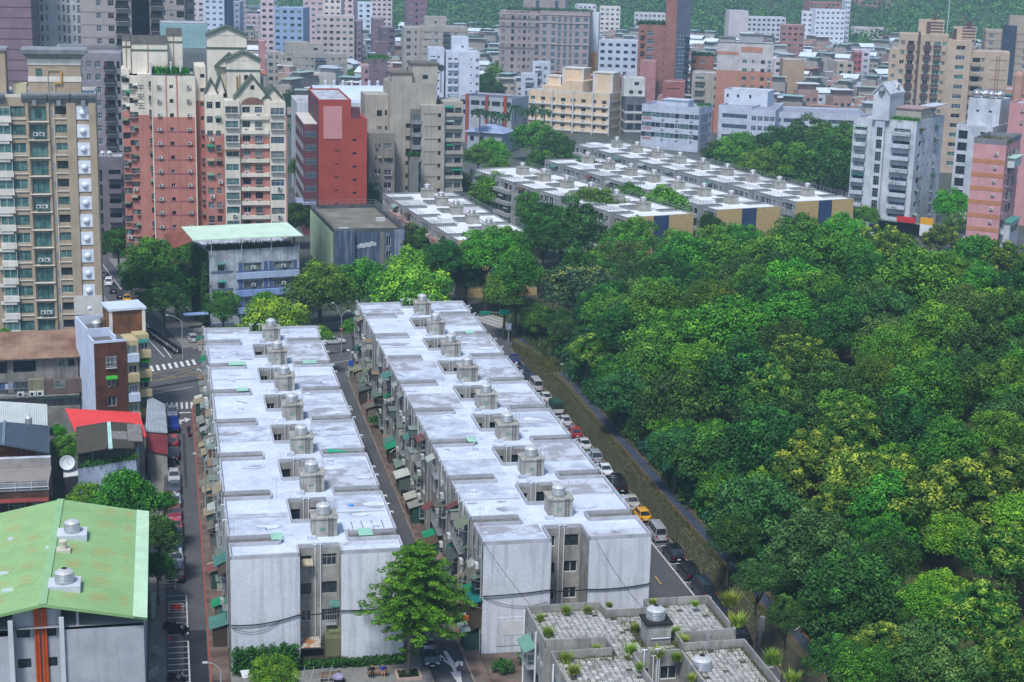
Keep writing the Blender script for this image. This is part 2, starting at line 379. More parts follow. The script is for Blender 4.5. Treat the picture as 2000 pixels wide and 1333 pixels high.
marks('turn_arrow', [[(28.0, 152.5), (28.2, 152.5), (28.55, 154.6), (27.65, 154.6)][::-1] and [(28.05, 151.5), (28.6, 156.0), (27.5, 156.0)], [(27.85, 156.0), (28.25, 156.0), (28.25, 158.2), (27.85, 158.2)], [(28.25, 156.9), (28.95, 158.0), (28.55, 158.3), (28.1, 157.8)], [(28.55, 158.6), (29.25, 158.3), (29.0, 157.1)], [(27.85, 157.4), (27.85, 158.2), (27.2, 159.6), (27.0, 159.3)], [(26.75, 158.6), (27.6, 159.2), (27.2, 160.6)], [(27.75, 158.2), (28.3, 158.2), (28.0, 161.2), (27.6, 161.2)]], MARK, 0.024)
yb = [strip((-3.3, 274.9), (5.2, 279.1), .14), strip((-3.1, 280.2), (5.2, 284.2), .14), strip((-3.3, 275), (-3.1, 280.2), .14), strip((-3.1, 280.0), (1, 277.0), .12), strip((-1.8, 276), (5.2, 284), .12), strip((1.2, 277.2), (5.2, 281.5), .12), strip((1.0, 282.2), (5.2, 279.2), .12)]
marks('yellow_box_lines', yb, MARKY)
pl = [rect(58.9, 110, 59.05, 285)]
for i in range(29): pl.append(rect(59.05, 116.0 + 6.0 * i, 61.3, 116.14 + 6.0 * i))
marks('parking_bay_lines', pl, MARK)
marks('street_centre_dash', [rect(56.1, y, 56.24, y + 2.6) for y in range(112, 290, 8)], MARKY)
marks('roadside_line', [strip((-1.0, 291.2), (-4.8, 309), .15), strip((.2, 290.5), (-22, 423), .15), strip((-7, 288), (-30, 425), .15)], MARK)
walk('median', [strip((-4.2, 270.3), (4.9, 275.0), .8), strip((26, 290.2), (36, 295.2), 2.2)], hm('5a5c5c', c2='3a3c3e', sc=.5), 0.3)
# ---- retaining wall with coursed stones, walkway, hill
STONE = mat('hill_stone', (0.12, 0.115, 0.075), (0.065, 0.08, 0.03), sc=0.35, rough=0.95, bump=0.6, contrast=0.9, obvar=0.25)
wl = thing('retaining_wall', 'long sloping stone retaining wall with grass in its joints beside the parked cars', 'wall', (0, 0, 0), A)
def wtop(y): return 3.0 if y < 255 else max(0.5, 3.0 - (y - 255) * 0.06)
mb = MB(); ys = list(range(96, 292, 4)) + [291]
for a, b in zip(ys[:-1], ys[1:]):
    mb.quad((61.75, a, 0), (61.75, b, 0), (62.35, b, wtop(b)), (62.35, a, wtop(a))); mb.quad((62.35, a, wtop(a)), (62.35, b, wtop(b)), (62.85, b, wtop(b)), (62.85, a, wtop(a)))
obj('wall_core', mb, wl, mats=[mat('wall_mortar', (0.05, 0.05, 0.03), (0.09, 0.08, 0.05), sc=.5)])
# stones: individually laid, nearest 300 as parts, the rest joined
stone_me = []
for k in range(6):
    r2 = random.Random(k); mb = MB(); w = .30; h = .19
    fr = [(-w, -h), (w, -h), (w, h), (-w, h)]; ir = [(x * .72 + r2.uniform(-.03, .03), z * .68 + r2.uniform(-.03, .03)) for x, z in fr]
    mb.v = [(0.06, x, z) for x, z in fr] + [(-.10 - r2.uniform(0, .05), x, z) for x, z in ir]
    mb.f = [(4, 5, 6, 7)] + [(i, (i + 1) % 4, 4 + (i + 1) % 4, 4 + i) for i in range(4)]; mb.f = [tuple(reversed(f)) for f in mb.f]; mb.m = [0] * 5
    stone_me.append(mb.mesh('stone', [STONE]))
far = MB(); cnt = 0; tilt = math.atan2(.6, 3.0); r2 = random.Random(3)
for row in range(7):
    y = 157.0 + (row % 2) * .33
    while y < 289:
        z = .24 + row * .42
        if z < wtop(y) - .12:
            x = 61.75 + .2 * z - .02
            if cnt < 290 and 161 < y < 188:
                o = obj('stone', stone_me[r2.randrange(6)], wl, (x + r2.uniform(-.03, .05), y, z), (0, tilt, 0), (1, r2.uniform(.85, 1.12), r2.uniform(.85, 1.1))); cnt += 1
            else:
                s = stone_me[r2.randrange(6)]; n = len(far.v); ky = r2.uniform(.85, 1.1); kx = r2.uniform(-.02, .05)
                for v in s.vertices: far.v.append((x + kx + v.co.x + .2 * v.co.z, y + v.co.y * ky, z + v.co.z))
                for f in s.polygons: far.f.append(tuple(n + i for i in f.vertices)); far.m.append(0)
        y += .66
obj('stone_courses', far, wl, mats=[STONE], kind='stuff')
# terrain of the wooded hill
def hill_z(cx, cy):
    base = wtop(min(cy, 291)) if cy > 90 else 3.0
    k = max(0.0, min(1.0, (cx - 64) / 45.0)); fade = max(0.0, min(1.0, (330 - cy) / 60.0)) * max(0.0, min(1.0, (165 - cx) / 40.0 + .35))
    return max(0.0, base * max(0, min(1, (302 - cy) / 14.0))) + 7.0 * k * k * (3 - 2 * k) * fade
SOIL = mat('forest_floor', (0.05, 0.075, 0.02), (0.09, 0.075, 0.045), sc=0.3, rough=1.0, fine=.4, contrast=.9)
mb = MB(); xs = [62.8, 64.9] + list(range(67, 190, 4)); ys2 = list(range(60, 340, 5)); n = len(xs)
for y in ys2:
    for x in xs: mb.v.append((x, y, hill_z(x, y) - .02 + (0.03 if x < 65 else rnd.uniform(-.15, .25))))
for j in range(len(ys2) - 1):
    for i in range(n - 1): mb.f.append((j * n + i, j * n + i + 1, (j + 1) * n + i + 1, (j + 1) * n + i)); mb.m.append(0)
struct('hillside', mb, [SOIL], A)
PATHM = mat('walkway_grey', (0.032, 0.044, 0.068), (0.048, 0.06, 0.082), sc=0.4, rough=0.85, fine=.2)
ctr = [(64.0, 96), (64.0, 160), (63.9, 200), (64.2, 235), (64.4, 250), (64.7, 262), (66.6, 272), (67.0, 279), (65.4, 286), (64.8, 293), (64.8, 303)]
def ctz(y): return max(0.05, hill_z(64.0, y)) + 0.05
mb = MB(); kb = MB(); rl = MB()
fine = []
for (a, b) in zip(ctr[:-1], ctr[1:]):
    k = max(1, int((b[1] - a[1]) / 4))
    for i in range(k): fine.append((a[0] + (b[0] - a[0]) * i / k, a[1] + (b[1] - a[1]) * i / k))
fine.append(ctr[-1])
for a, b in zip(fine[:-1], fine[1:]):
    za, zb = ctz(a[1]), ctz(b[1])
    mb.quad((a[0] - .75, a[1], za), (a[0] + .75, a[1], za), (b[0] + .75, b[1], zb), (b[0] - .75, b[1], zb))
    for sx in (-.87, .75):
        c, d = (sx, sx + .12)
        kb.quad((a[0] + c, a[1], za + .12), (a[0] + d, a[1], za + .12), (b[0] + d, b[1], zb + .12), (b[0] + c, b[1], zb + .12))
        kb.quad((a[0] + c, a[1], za - .2), (a[0] + c, a[1], za + .12), (b[0] + c, b[1], zb + .12), (b[0] + c, b[1], zb - .2)); kb.quad((a[0] + d, a[1], za + .12), (a[0] + d, a[1], za - .2), (b[0] + d, b[1], zb - .2), (b[0] + d, b[1], zb + .12))
struct('hill_path', mb, [PATHM], A); struct('hill_path_edging', kb, [hm('7a5a40', c2='5b4a3a', sc=.5)], A)
# verge grass on and beside the wall top
def tuft_cloud(name, pts, m, blade=(.25, .5), n=6, seed=1, spread=.25, wk=.12, wm=.02, lean=.6):
    g = np.random.default_rng(seed); P0 = np.repeat(np.array(pts, float), n, 0); k = len(P0)
    P0[:, :2] += g.normal(0, spread, (k, 2)); an = g.uniform(0, 6.283, k); h = g.uniform(*blade, k); w = h * wk + wm; le = g.uniform(.1, lean, k) * h
    dx, dy = np.cos(an), np.sin(an)
    v = np.empty((k, 3, 3)); v[:, 0] = P0; v[:, 1] = P0; v[:, 2] = P0
    v[:, 0, 0] -= dy * w; v[:, 0, 1] += dx * w; v[:, 1, 0] += dy * w; v[:, 1, 1] -= dx * w
    v[:, 2, 0] += dx * le; v[:, 2, 1] += dy * le; v[:, 2, 2] += h
    me = bpy.data.meshes.new(name); me.vertices.add(k * 3); me.vertices.foreach_set('co', v.ravel()); me.loops.add(k * 3); me.loops.foreach_set('vertex_index', np.arange(k * 3, dtype=np.int32))
    me.polygons.add(k); me.polygons.foreach_set('loop_start', np.arange(0, k * 3, 3, dtype=np.int32)); me.materials.append(m)
    at = me.attributes.new('tint', 'FLOAT', 'FACE'); at.data.foreach_set('value', np.clip(g.normal(.5, .25, k), 0, 1).astype(np.float32)); me.update(calc_edges=True); return me
GR_DRY = leafmat('verge_grass', (0.065, 0.085, 0.02), (0.15, 0.14, 0.05), 0.0)
g0 = random.Random(9); pts = []
for i in range(5200):
    y = g0.uniform(157, 291); t = g0.random() ** .7; pts.append((61.8 + .6 * t * wtop(y) / 3 + .02, y, t * wtop(y)))
for i in range(1600):
    y = g0.uniform(157, 291); pts.append((g0.uniform(62.4, 62.95), y, wtop(y)))
for i in range(1500):
    y = g0.uniform(264, 286); pts.append((g0.uniform(62.6, 65.6 if y < 280 else 64), y, hill_z(63, y)))
obj('wall_grass', tuft_cloud('wall_grass', pts, GR_DRY, (.12, .34), 5, 2, .12), None, rz=A, kind='stuff')
gm = leafmat('undergrowth_leaf', (0.03, 0.062, 0.013), (0.08, 0.115, 0.025), 0.0)
pts = []
for i in range(7000):
    y = g0.uniform(90, 330); x = 65.2 + abs(g0.gauss(0, 1)) * 8; pts.append((x, y, hill_z(x, y)))
obj('undergrowth', tuft_cloud('undergrowth', pts, gm, (.3, .9), 5, 5, .5), None, rz=A, kind='stuff')
# ================================================================== four-storey walk-up blocks
ROOFW = mat('roof_paint_white', (0.66, 0.72, 0.83), (0.48, 0.53, 0.63), sc=0.3, rough=0.6, fine=0.3, contrast=0.7)
ROOFW2 = mat('roof_paint_worn', (0.62, 0.68, 0.79), (0.32, 0.35, 0.41), sc=0.45, rough=0.65, fine=0.35, contrast=0.6)
ROOFG = mat('roof_concrete_bare', (0.3, 0.3, 0.33), (0.5, 0.53, 0.6), sc=0.42, rough=0.85, fine=0.45, contrast=0.22)
PARA = mat('parapet_grey', (0.33, 0.34, 0.37), (0.45, 0.46, 0.5), sc=0.6, rough=0.8, fine=.3)
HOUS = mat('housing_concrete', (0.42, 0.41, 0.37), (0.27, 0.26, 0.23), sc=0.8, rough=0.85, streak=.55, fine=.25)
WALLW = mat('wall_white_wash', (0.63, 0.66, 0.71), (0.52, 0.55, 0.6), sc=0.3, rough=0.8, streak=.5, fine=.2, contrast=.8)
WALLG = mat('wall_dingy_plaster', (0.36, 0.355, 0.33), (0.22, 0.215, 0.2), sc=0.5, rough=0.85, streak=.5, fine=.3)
STEEL = mat('tank_steel', (0.62, 0.62, 0.62), (0.5, 0.49, 0.47), sc=1.5, rough=0.3, metal=0.85)
STEEL2 = mat('tank_steel_white', (0.7, 0.7, 0.69), (0.55, 0.54, 0.52), sc=2, rough=0.35, metal=0.4)
PVC = hm('d5d8dc', rough=.5); LADM = hm('4a5250', rough=.6); GREENP = hm('2f8a78', rough=.7)
def tankmesh(r=.95, h=1.5, hatch=False):
    p = [(r * .92, 0.0), (r, .06)]
    for i in range(5):
        z = .18 + i * (h - .3) / 5; p += [(r, z), (r * 1.035, z + .06), (r, z + .12)]
    p += [(r, h - .05), (r * .97, h), (r * .7, h + .16), (r * .3, h + .25), (r * .26, h + .25), (r * .26, h + .32), (0.02, h + .34)]
    mb = MB().lathe(0, 0, p, 20, 0, [0] * (len(p) - 7) + [1] * 7)
    if hatch:
        k = len(mb.v); mb.lathe(0, 0, [(r * .3, h + .345), (r * .28, h + .36), (0.02, h + .362)], 12, 2)
    return mb.mesh('water_tank', [STEEL, STEEL2, hm('202224')], smooth=False)
TANK = tankmesh(.76, 1.0); TANK_H = tankmesh(.86, 1.0, True)
TXT = {}
def textmesh(s, size, m, depth=.01):
    k = (s, size, m.name)
    if k in TXT: return TXT[k]
    c = bpy.data.curves.new('lettering', 'FONT'); c.body = s; c.size = size; c.align_x = 'CENTER'; c.extrude = depth
    o = bpy.data.objects.new('lettering', c); COL.objects.link(o); bpy.context.view_layer.update()
    me = bpy.data.meshes.new_from_object(o.evaluated_get(bpy.context.evaluated_depsgraph_get())); bpy.data.objects.remove(o); me.materials.clear(); me.materials.append(m); TXT[k] = me; return me
VENT = MB().box(-.28, -.22, 0, .28, .22, .3, 0).box(-.33, -.27, .3, .33, .27, .38, 0).mesh('roof_vent', [ROOFW])
HOOK = MB().tube((0, 0, -2.5), (0, 0, .9), .06, 6).tube((0, 0, .9), (.3, 0, .9), .06, 6).tube((.3, 0, .9), (.3, 0, .7), .06, 6).mesh('vent_pipe', [PVC])
TEE = MB().tube((0, 0, 0), (0, 0, 1.0), .055, 6).tube((-.28, 0, 1.0), (.28, 0, 1.0), .06, 6).tube((-.28, 0, 1.0), (-.28, 0, .8), .06, 6).tube((.28, 0, 1.0), (.28, 0, .8), .06, 6).mesh('vent_pipe', [PVC])
lm = MB()
for x in (-.2, .2): lm.tube((x, 0, 0), (x, 0, 2.2), .03, 5)
for i in range(8): lm.tube((-.2, 0, .2 + i * .26), (.2, 0, .2 + i * .26), .022, 4)
LADDER = lm.mesh('ladder', [LADM])
AWC = ['2f6f68', '4f8078', '6f8578', '94aaa2', 'aeb0a6', '7a4a48', '5a4a3c', '1f8a62', 'b8c0b8', '77806a', '948a74', '8a8c88', '6a6a60', '505a56']
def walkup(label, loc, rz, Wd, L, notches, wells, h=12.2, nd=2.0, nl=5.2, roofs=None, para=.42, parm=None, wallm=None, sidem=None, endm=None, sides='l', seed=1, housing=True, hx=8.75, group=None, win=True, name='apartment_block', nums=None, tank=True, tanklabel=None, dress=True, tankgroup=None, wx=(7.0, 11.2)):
    """E-plan block: notches from both sides, light wells down the middle, stair housings with tanks"""
    g = random.Random(seed); root = thing(name, label, 'apartment block', loc, rz, group)
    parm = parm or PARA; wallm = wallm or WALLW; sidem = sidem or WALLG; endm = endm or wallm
    nr = Wd - nl - .1; w0, w1 = wx
    xs = [0, nl, w0, w1, nr, Wd]; ys = sorted({0, L, *[v for n in notches for v in (n, n + nd)], *[min(L, max(0, v)) for w in wells for v in w]})
    def solid(i, j):
        if i < 0 or j < 0 or i >= 5 or j >= len(ys) - 1: return False
        cx, cy = (xs[i] + xs[i + 1]) / 2, (ys[j] + ys[j + 1]) / 2
        if (cx < nl or cx > nr) and any(n < cy < n + nd for n in notches): return False
        if w0 < cx < w1 and any(a < cy < b for a, b in wells): return False
        return True
    roof = MB(); pb = MB(); wall = MB(); end = MB()
    fl = h / 4.0; wins = []
    # roof sheets: one per bay between notches, thin joints between
    for j in range(len(ys) - 1):
        for i in range(5):
            if solid(i, j): roof.quad((xs[i], ys[j], h), (xs[i + 1], ys[j], h), (xs[i + 1], ys[j + 1], h), (xs[i], ys[j + 1], h), mi=0)
    obj('roof', roof, root, mats=[roofs[0] if roofs else ROOFW])
    # painted felt sheets of different age
    for bi, n in enumerate(notches + [L]):
        y0 = (notches[bi - 1] + nd if bi else 0) + .3; y1 = n - .3
        if y1 - y0 < 1.5: continue
        for (xa, xb) in ((.3, w0 - .3), (w1 + .3, Wd - .3)):
            k = g.random(); ym = y0 + (y1 - y0) * g.uniform(.3, .7)
            for (ya, yb) in ((y0, ym - .04), (ym + .04, y1)):
                m = (roofs or [ROOFW, ROOFW, ROOFW2, ROOFW2, ROOFG])[g.randrange(len(roofs or [0] * 5))]
                obj('roof_sheet', MB().box(xa, ya, h - .02, xb, yb, h + .012 + g.random() * .02, skip='b'), root, mats=[m])
        if dress and y1 - y0 > 6:
            for _ in range(g.randint(1, 3)):
                x = g.choice([g.uniform(1, w0 - 1.5), g.uniform(w1 + 1, Wd - 1.5)]); y = g.uniform(y0 + .5, y1 - .8); obj('roof_vent', VENT, root, (x, y, h), 0)
            for x in (.2, Wd - .2):
                for _ in range(2): obj('vent_pipe', HOOK, root, (x + (.05 if x > 1 else -.25), g.uniform(y0, y1), h), 0 if x > 1 else R(180), (1, 1, 1))
            obj('vent_pipe', TEE, root, (w0 + .3, max(y0, y1 - .2), h)); obj('vent_pipe', TEE, root, (w0 + 1.6, max(y0, y1 - .2), h))
            ym = y0 + (y1 - y0) * .5
            obj('roof_ridge', MB().box(.5, ym, h, w0 - .5, ym + .25, h + .1), root, mats=[parm]) if g.random() < .5 else None
            obj('roof_ridge', MB().box(w1 + .5, ym + .4, h, Wd - .5, ym + .62, h + .1), root, mats=[parm]) if g.random() < .6 else None
    t = .17
    def edge(x0, y0, x1, y1, face):
        W2 = abs(x1 - x0) + abs(y1 - y0); hp = h + para
        if face in 'fk':
            s = -1 if face == 'f' else 1
            pb.box(x0 + .005, y0 if face == 'f' else y0 - t, h - .0, x1 - .005, y0 + t if face == 'f' else y0, hp, 0, skip='b')
        else: pb.box(x0 if face == 'l' else x0 - t, y0, h, x0 + t if face == 'l' else x0, y1, hp - .006, 0, skip='b')
        if face == 'f': o, u = (x0, y0), (1, 0)
        elif face == 'k': o, u = (x1, y0), (-1, 0)
        elif face == 'r': o, u = (x0, y0), (0, 1)
        else: o, u = (x0, y1), (0, -1)
        rects = []
        outer = (face == 'l' and x0 == 0) or (face == 'r' and x0 == Wd)
        inner = w0 - .1 <= x0 and x1 <= w1 + .1
        if win and outer and face in sides and W2 > 4:
            for f in range(4):
                for a, ww, hh in ((W2 * .14, 1.5, 1.3), (W2 * .38, 2.2, 1.5), (W2 * .62, 2.2, 1.5), (W2 * .86, 1.5, 1.3)):
                    rects.append((a - ww / 2, fl * f + .95, a + ww / 2, fl * f + .95 + hh, g.choice('acdwab')))
        elif win and inner and face == 'f' and W2 > 3:
            for f in range(4):
                rects.append((.25, fl * f + 1.0, 1.35, fl * f + 2.2, g.choice('dwd'))); rects.append((W2 - 1.75, fl * f + 1.0, W2 - .2, fl * f + 2.3, g.choice('dwa')))
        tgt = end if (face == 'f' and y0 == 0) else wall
        wallface(tgt, o, u, W2, 0, h, rects)
        for r in rects: wins.append((face, o, u, (r[0] + r[2]) / 2, (r[1] + r[3]) / 2, r[2] - r[0], r[3] - r[1], r[4]))
        if inner and face == 'f':
            for a in (1.75, 2.3): obj('drain_pipe', MB().tube((x0 + a, y0 - .09, 0), (x0 + a, y0 - .09, h + .35), .06, 6).tube((x0 + a - .2, y0 - .09, h + .35), (x0 + a + .2, y0 - .09, h + .35), .05, 5), root, mats=[PVC])
        if outer and face in sides and W2 > 4 and dress: side_fit(face, o, u, W2)
    def side_fit(face, o, u, W2):
        n = (u[1], -u[0]); rz2 = FACEROT[face]
        def at(a, z, d=0.0): return (o[0] + u[0] * a + n[0] * d, o[1] + u[1] * a + n[1] * d, z)
        for a in (.35, W2 * .5, W2 - .35): obj('drain_pipe', MB().tube((0, 0, 0), (0, 0, h + .2), .085, 6), root, at(a, 0, .12), mats=[FR_A])
        for f in range(4):
            for a, ww in ((W2 * .14, 1.7), (W2 * .38, 2.5), (W2 * .62, 2.5), (W2 * .86, 1.7)):
                r = g.random()
                if r < .26: obj('awning', awnmesh(g.choice([ww * .6, ww + .3, ww + .8]), g.choice([.7, 1.0, 1.4]), g.choice([.3, .5, .7]), g.choice(AWC)), root, at(a, fl * f + 2.55, .02), rz2)
                if g.random() < .3: obj('window_cage', cagemesh(ww, 1.5, .6), root, at(a, fl * f + 1.65, .02), rz2)
                elif g.random() < .4: obj('air_conditioner', AC_ME, root, at(a + g.uniform(-.5, .5), fl * f + .3, .4), rz2)
                if g.random() < .12:
                    sh = MB(); ww2 = g.uniform(1.6, 2.6); sh.box(-ww2 / 2, -1.0, -.1, ww2 / 2, -.01, 1.0); sh.box(-ww2 / 2 - .1, -1.15, 1.0, ww2 / 2 + .1, -.01, 1.06, 1)
                    obj('enclosed_balcony', sh, root, at(a, fl * f + .85, 0), rz2, mats=[hm(g.choice(['8a8378', '5d6a66', '9c9c94', '6a4f42', 'b0aca0', '4c5c58']), streak=.4), hm(g.choice(['6d7a72', '8a7460', '7a8a84']), fine=.3)])
        for _ in range(2):  # lean-to sheds at ground level
            a = g.uniform(1.5, W2 - 1.5); d = g.uniform(1.0, 1.7); sh = MB(); ww = g.uniform(1.8, 3); sh.box(-ww / 2, -d, 0, ww / 2, -.01, 2.2)
            sh.quad((-ww / 2 - .2, -d - .4, 2.15), (ww / 2 + .2, -d - .4, 2.15), (ww / 2 + .2, -.01, 2.7), (-ww / 2 - .2, -.01, 2.7), mi=1); sh.quad((-ww / 2 - .2, -d - .4, 2.1), (-ww / 2 - .2, -.01, 2.62), (ww / 2 + .2, -.01, 2.62), (ww / 2 + .2, -d - .4, 2.1), mi=1)
            obj('lean_to', sh, root, at(a, 0.1, 0), rz2, mats=[hm(g.choice(['5d6a66', '7a7468', '4a3f38', '2d4f48']), streak=.4), hm(g.choice(AWC), fine=.3)])
    for j in range(len(ys) - 1):
        for i in range(5):
            if not solid(i, j): continue
            x0, x1, y0, y1 = xs[i], xs[i + 1], ys[j], ys[j + 1]
            if not solid(i, j - 1): edges_add(x0, y0, x1, y0, 'f')if False else EDG.append((x0, y0, x1, y0, 'f'))
            if not solid(i, j + 1): EDG.append((x0, y1, x1, y1, 'k'))
            if not solid(i - 1, j): EDG.append((x0, y0, x0, y1, 'l'))
            if not solid(i + 1, j): EDG.append((x1, y0, x1, y1, 'r'))
    # merge collinear neighbours
    E2 = []; src = sorted(EDG, key=lambda e: (e[4], e[1], e[0]) if e[4] in 'fk' else (e[4], e[0], e[1])); EDG.clear()
    for e in src:
        if E2 and E2[-1][4] == e[4] and E2[-1][2] == e[0] and E2[-1][3] == e[1] and ((e[4] in 'fk' and e[1] == E2[-1][1]) or (e[4] in 'lr' and e[0] == E2[-1][0])):
            E2[-1] = (E2[-1][0], E2[-1][1], e[2], e[3], e[4])
        else: E2.append(e)
    for e in E2: edge(*e)
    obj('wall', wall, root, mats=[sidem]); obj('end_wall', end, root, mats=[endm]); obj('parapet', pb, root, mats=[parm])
    for w in wins: addwin(root, *w)
    tanks = []
    for k, n in enumerate(notches if housing else []):
        y0 = n + 1.6; hs = thing  # stair housing
        hb = MB().box(hx, y0, h, hx + 2.6, y0 + 2.7, h + 1.95).box(hx - .12, y0 - .12, h + 1.95, hx + 2.72, y0 + 2.82, h + 2.1)
        ho = obj('stair_housing', hb, root, mats=[HOUS])
        if dress:
            obj('ladder', LADDER, ho, (hx + 1.9, y0 - .16, h)); 
            if nums: obj('lettering', textmesh(nums[k % len(nums)], .55, GREENP), ho, (hx + 1.1, y0 - .012, h + .7), (R(90), 0, 0))
            obj('pump_box', MB().box(hx - .6, y0 - .8, h, hx + .3, y0 - .3, h + .35), ho, mats=[ROOFW2])
            rb = MB(); rb.path([(hx + 2.6, y0 + .2, h + 2.1), (hx + 2.6, y0 + .2, h + 3.3), (hx + 2.6, y0 + 2.4, h + 3.3), (hx + 2.6, y0 + 2.4, h + 2.1)], .025, 4); rb.path([(hx + .2, y0 - .05, h), (hx + .2, y0 - .05, h + 2.2), (hx + .5, y0 + .6, h + 2.2)], .03, 4)
            obj('rail', rb, ho, mats=[FR_A])
        tanks.append((hx + 1.25, y0 + 1.3, h + 2.1))
    root['tanks'] = len(tanks)
    M = Matrix.Rotation(rz, 4, 'Z'); M.translation = loc
    return root, [M @ Vector(t) for t in tanks]
EDG = []
ORD = ['nearest', 'second', 'third', 'fourth', 'fifth', 'sixth', 'seventh', 'eighth', 'ninth']
def place_tanks(pts, where, group, rz=A, me=None):
    n = len(pts); out = []
    for i, p in enumerate(pts):
        o = obj('water_tank', me or TANK, None, p, rz + rnd.uniform(0, 1)); nm = ('nearest' if i == 0 else ('farthest' if i == n - 1 else ORD[i] + ' nearest'))
        o['label'] = 'steel water tank, %s on %s' % (nm, where); o['category'] = 'water tank'; o['group'] = group; out.append(o)
n = [3.8 + 14.4 * k for k in range(7)]
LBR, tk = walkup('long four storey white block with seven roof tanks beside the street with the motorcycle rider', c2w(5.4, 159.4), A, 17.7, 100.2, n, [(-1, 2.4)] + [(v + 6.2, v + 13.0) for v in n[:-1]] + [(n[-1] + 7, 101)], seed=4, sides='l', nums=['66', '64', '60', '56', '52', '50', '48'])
place_tanks(tk, 'the white block next to the street', 'water tanks on the street side block')
n = [5.8 + 14.25 * k for k in range(8)]
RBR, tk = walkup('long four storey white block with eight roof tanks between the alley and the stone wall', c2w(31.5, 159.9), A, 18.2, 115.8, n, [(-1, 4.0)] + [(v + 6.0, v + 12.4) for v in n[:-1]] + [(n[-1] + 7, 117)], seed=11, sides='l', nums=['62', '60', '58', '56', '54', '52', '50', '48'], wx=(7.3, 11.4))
place_tanks(tk, 'the white block beside the stone wall', 'water tanks on the wall side block')
# tiled-roof block in the near corner
TILE_M = mat('roof_tile_grey', (0.5, 0.49, 0.47), (0.24, 0.235, 0.22), sc=0.9, rough=0.9, fine=.35, contrast=.7, obvar=.3)
MORT = mat('tile_joint', (0.05, 0.05, 0.04), (0.09, 0.085, 0.06), sc=1)
n = [5.2, 19.6]
TBR, tk = walkup('nearest block with weedy square tiled roof and tall grey parapets', c2w(32.1, 112.0), A, 18.0, 29.9, n, [(11.4, 18.2), (27.9, 30.5), (-1, 2.5)], roofs=[MORT], para=.75, parm=WALLG, sidem=WALLG, seed=21, sides='l', housing=False, dress=False, nl=5.6, nd=2.3, wx=(7.3, 11.5))
tmes = []
for k in range(3):
    r2 = random.Random(k); mb = MB(); a = .235
    mb.v = [(-a, -a, 0), (a, -a, 0), (a, a, 0), (-a, a, 0)] + [(x * .9, y * .9, .035 + r2.uniform(0, .012)) for x, y in ((-a, -a), (a, -a), (a, a), (-a, a))]
    mb.f = [(4, 5, 6, 7), (0, 1, 5, 4), (1, 2, 6, 5), (2, 3, 7, 6), (3, 0, 4, 7)]; mb.m = [0] * 5; tmes.append(mb.mesh('tile', [TILE_M]))
tiles = []; y = 29.3
r2 = random.Random(5); TN = list(n)
def tb_ok(x, y):
    if y > 29.6 or y < .4 or x < .45 or x > 17.55: return False
    for nn in TN:
        if nn - .5 < y < nn + 2.8 and (x < 6.1 or x > 11.8): return False
    if 7.0 < x < 11.8 and (11.0 < y < 18.6 or y > 27.5): return False
    if 8.9 < x < 11.9 and 20.6 < y < 24.4: return False
    return True
while y > 5:
    x = .6
    while x < 17.5:
        if tb_ok(x, y) and r2.random() > .035: tiles.append((x, y))
        x += .52
    y -= .52
tiles.sort(key=lambda p: abs(p[1] - 17.5) + (0 if p[0] < 12 else 2)); rest = MB()
for i, (x, y) in enumerate(tiles):
    if i < 295: obj('tile', tmes[r2.randrange(3)], TBR, (x, y, 12.22), r2.uniform(-.03, .03))
    else:
        s = tmes[r2.randrange(3)]; k = len(rest.v); dz = r2.uniform(-.012, .012)
        for v in s.vertices: rest.v.append((x + v.co.x, y + v.co.y, 12.222 + v.co.z + dz))
        for f in s.polygons: rest.f.append(tuple(k + q for q in f.vertices)); rest.m.append(0)
obj('roof_tiles', rest, TBR, mats=[mat('roof_tile_far', (0.5, 0.49, 0.47), (0.24, 0.235, 0.22), sc=1.9, rough=.9, fine=.4, contrast=.5)], kind='stuff')
hb = MB().box(9.3, 21.0, 12.2, 11.5, 23.2, 14.1).box(9.15, 20.85, 14.1, 11.65, 23.35, 14.3, 1)
hb2 = obj('tank_plinth', hb, TBR, mats=[WALLG, hm('2c2a28', fine=.3)])
obj('vent_pipe', MB().tube((9.6, 20.9, 12.9), (11.4, 20.9, 12.9), .05, 6), hb2, mats=[PVC])
for k, (x, y, z, txt) in enumerate(((10.3, 22.0, 14.3, 'on the dark topped plinth of the tiled roof'), (12.6, 15.4, 12.25, 'standing low on the tiled roof at the bottom edge'))):
    q = c2w(32.1 + x, 112 + y, z); o = thing('water_tank', 'steel tank with open black hatch ' + txt, 'water tank', q, A, 'hatch tanks on the tiled roof', TANK_H)
wm = hm('8d9090'); 
for x in (8.2, 9.4): obj('drain_pipe', MB().tube((x, 18.1, 8), (x, 18.1, 13.2), .07, 6).tube((x - .25, 18.1, 13.2), (x + .25, 18.1, 13.2), .06, 5), TBR, mats=[PVC])
obj('antenna', MB().tube((13.6, 17.2, 12.2), (13.6, 17.2, 15.6), .03, 5), TBR, mats=[FR_A])
obj('awning', awnmesh(3.2, 1.1, .5, '6f9c8c'), TBR, (-.02, 26.6, 10.9), R(-90)); obj('awning', awnmesh(3.0, 1.2, .5, '9ccbb4'), TBR, (-.02, 15.8, 10.9), R(-90))
obj('window_cage', cagemesh(3.0, 1.6, .8), TBR, (-.02, 26.4, 9.6), R(-90))
for a in (24.6, 29.6, 17.6): obj('drain_pipe', MB().tube((-.15, a, 0), (-.15, a, 12.6), .09, 6), TBR, mats=[PVC])
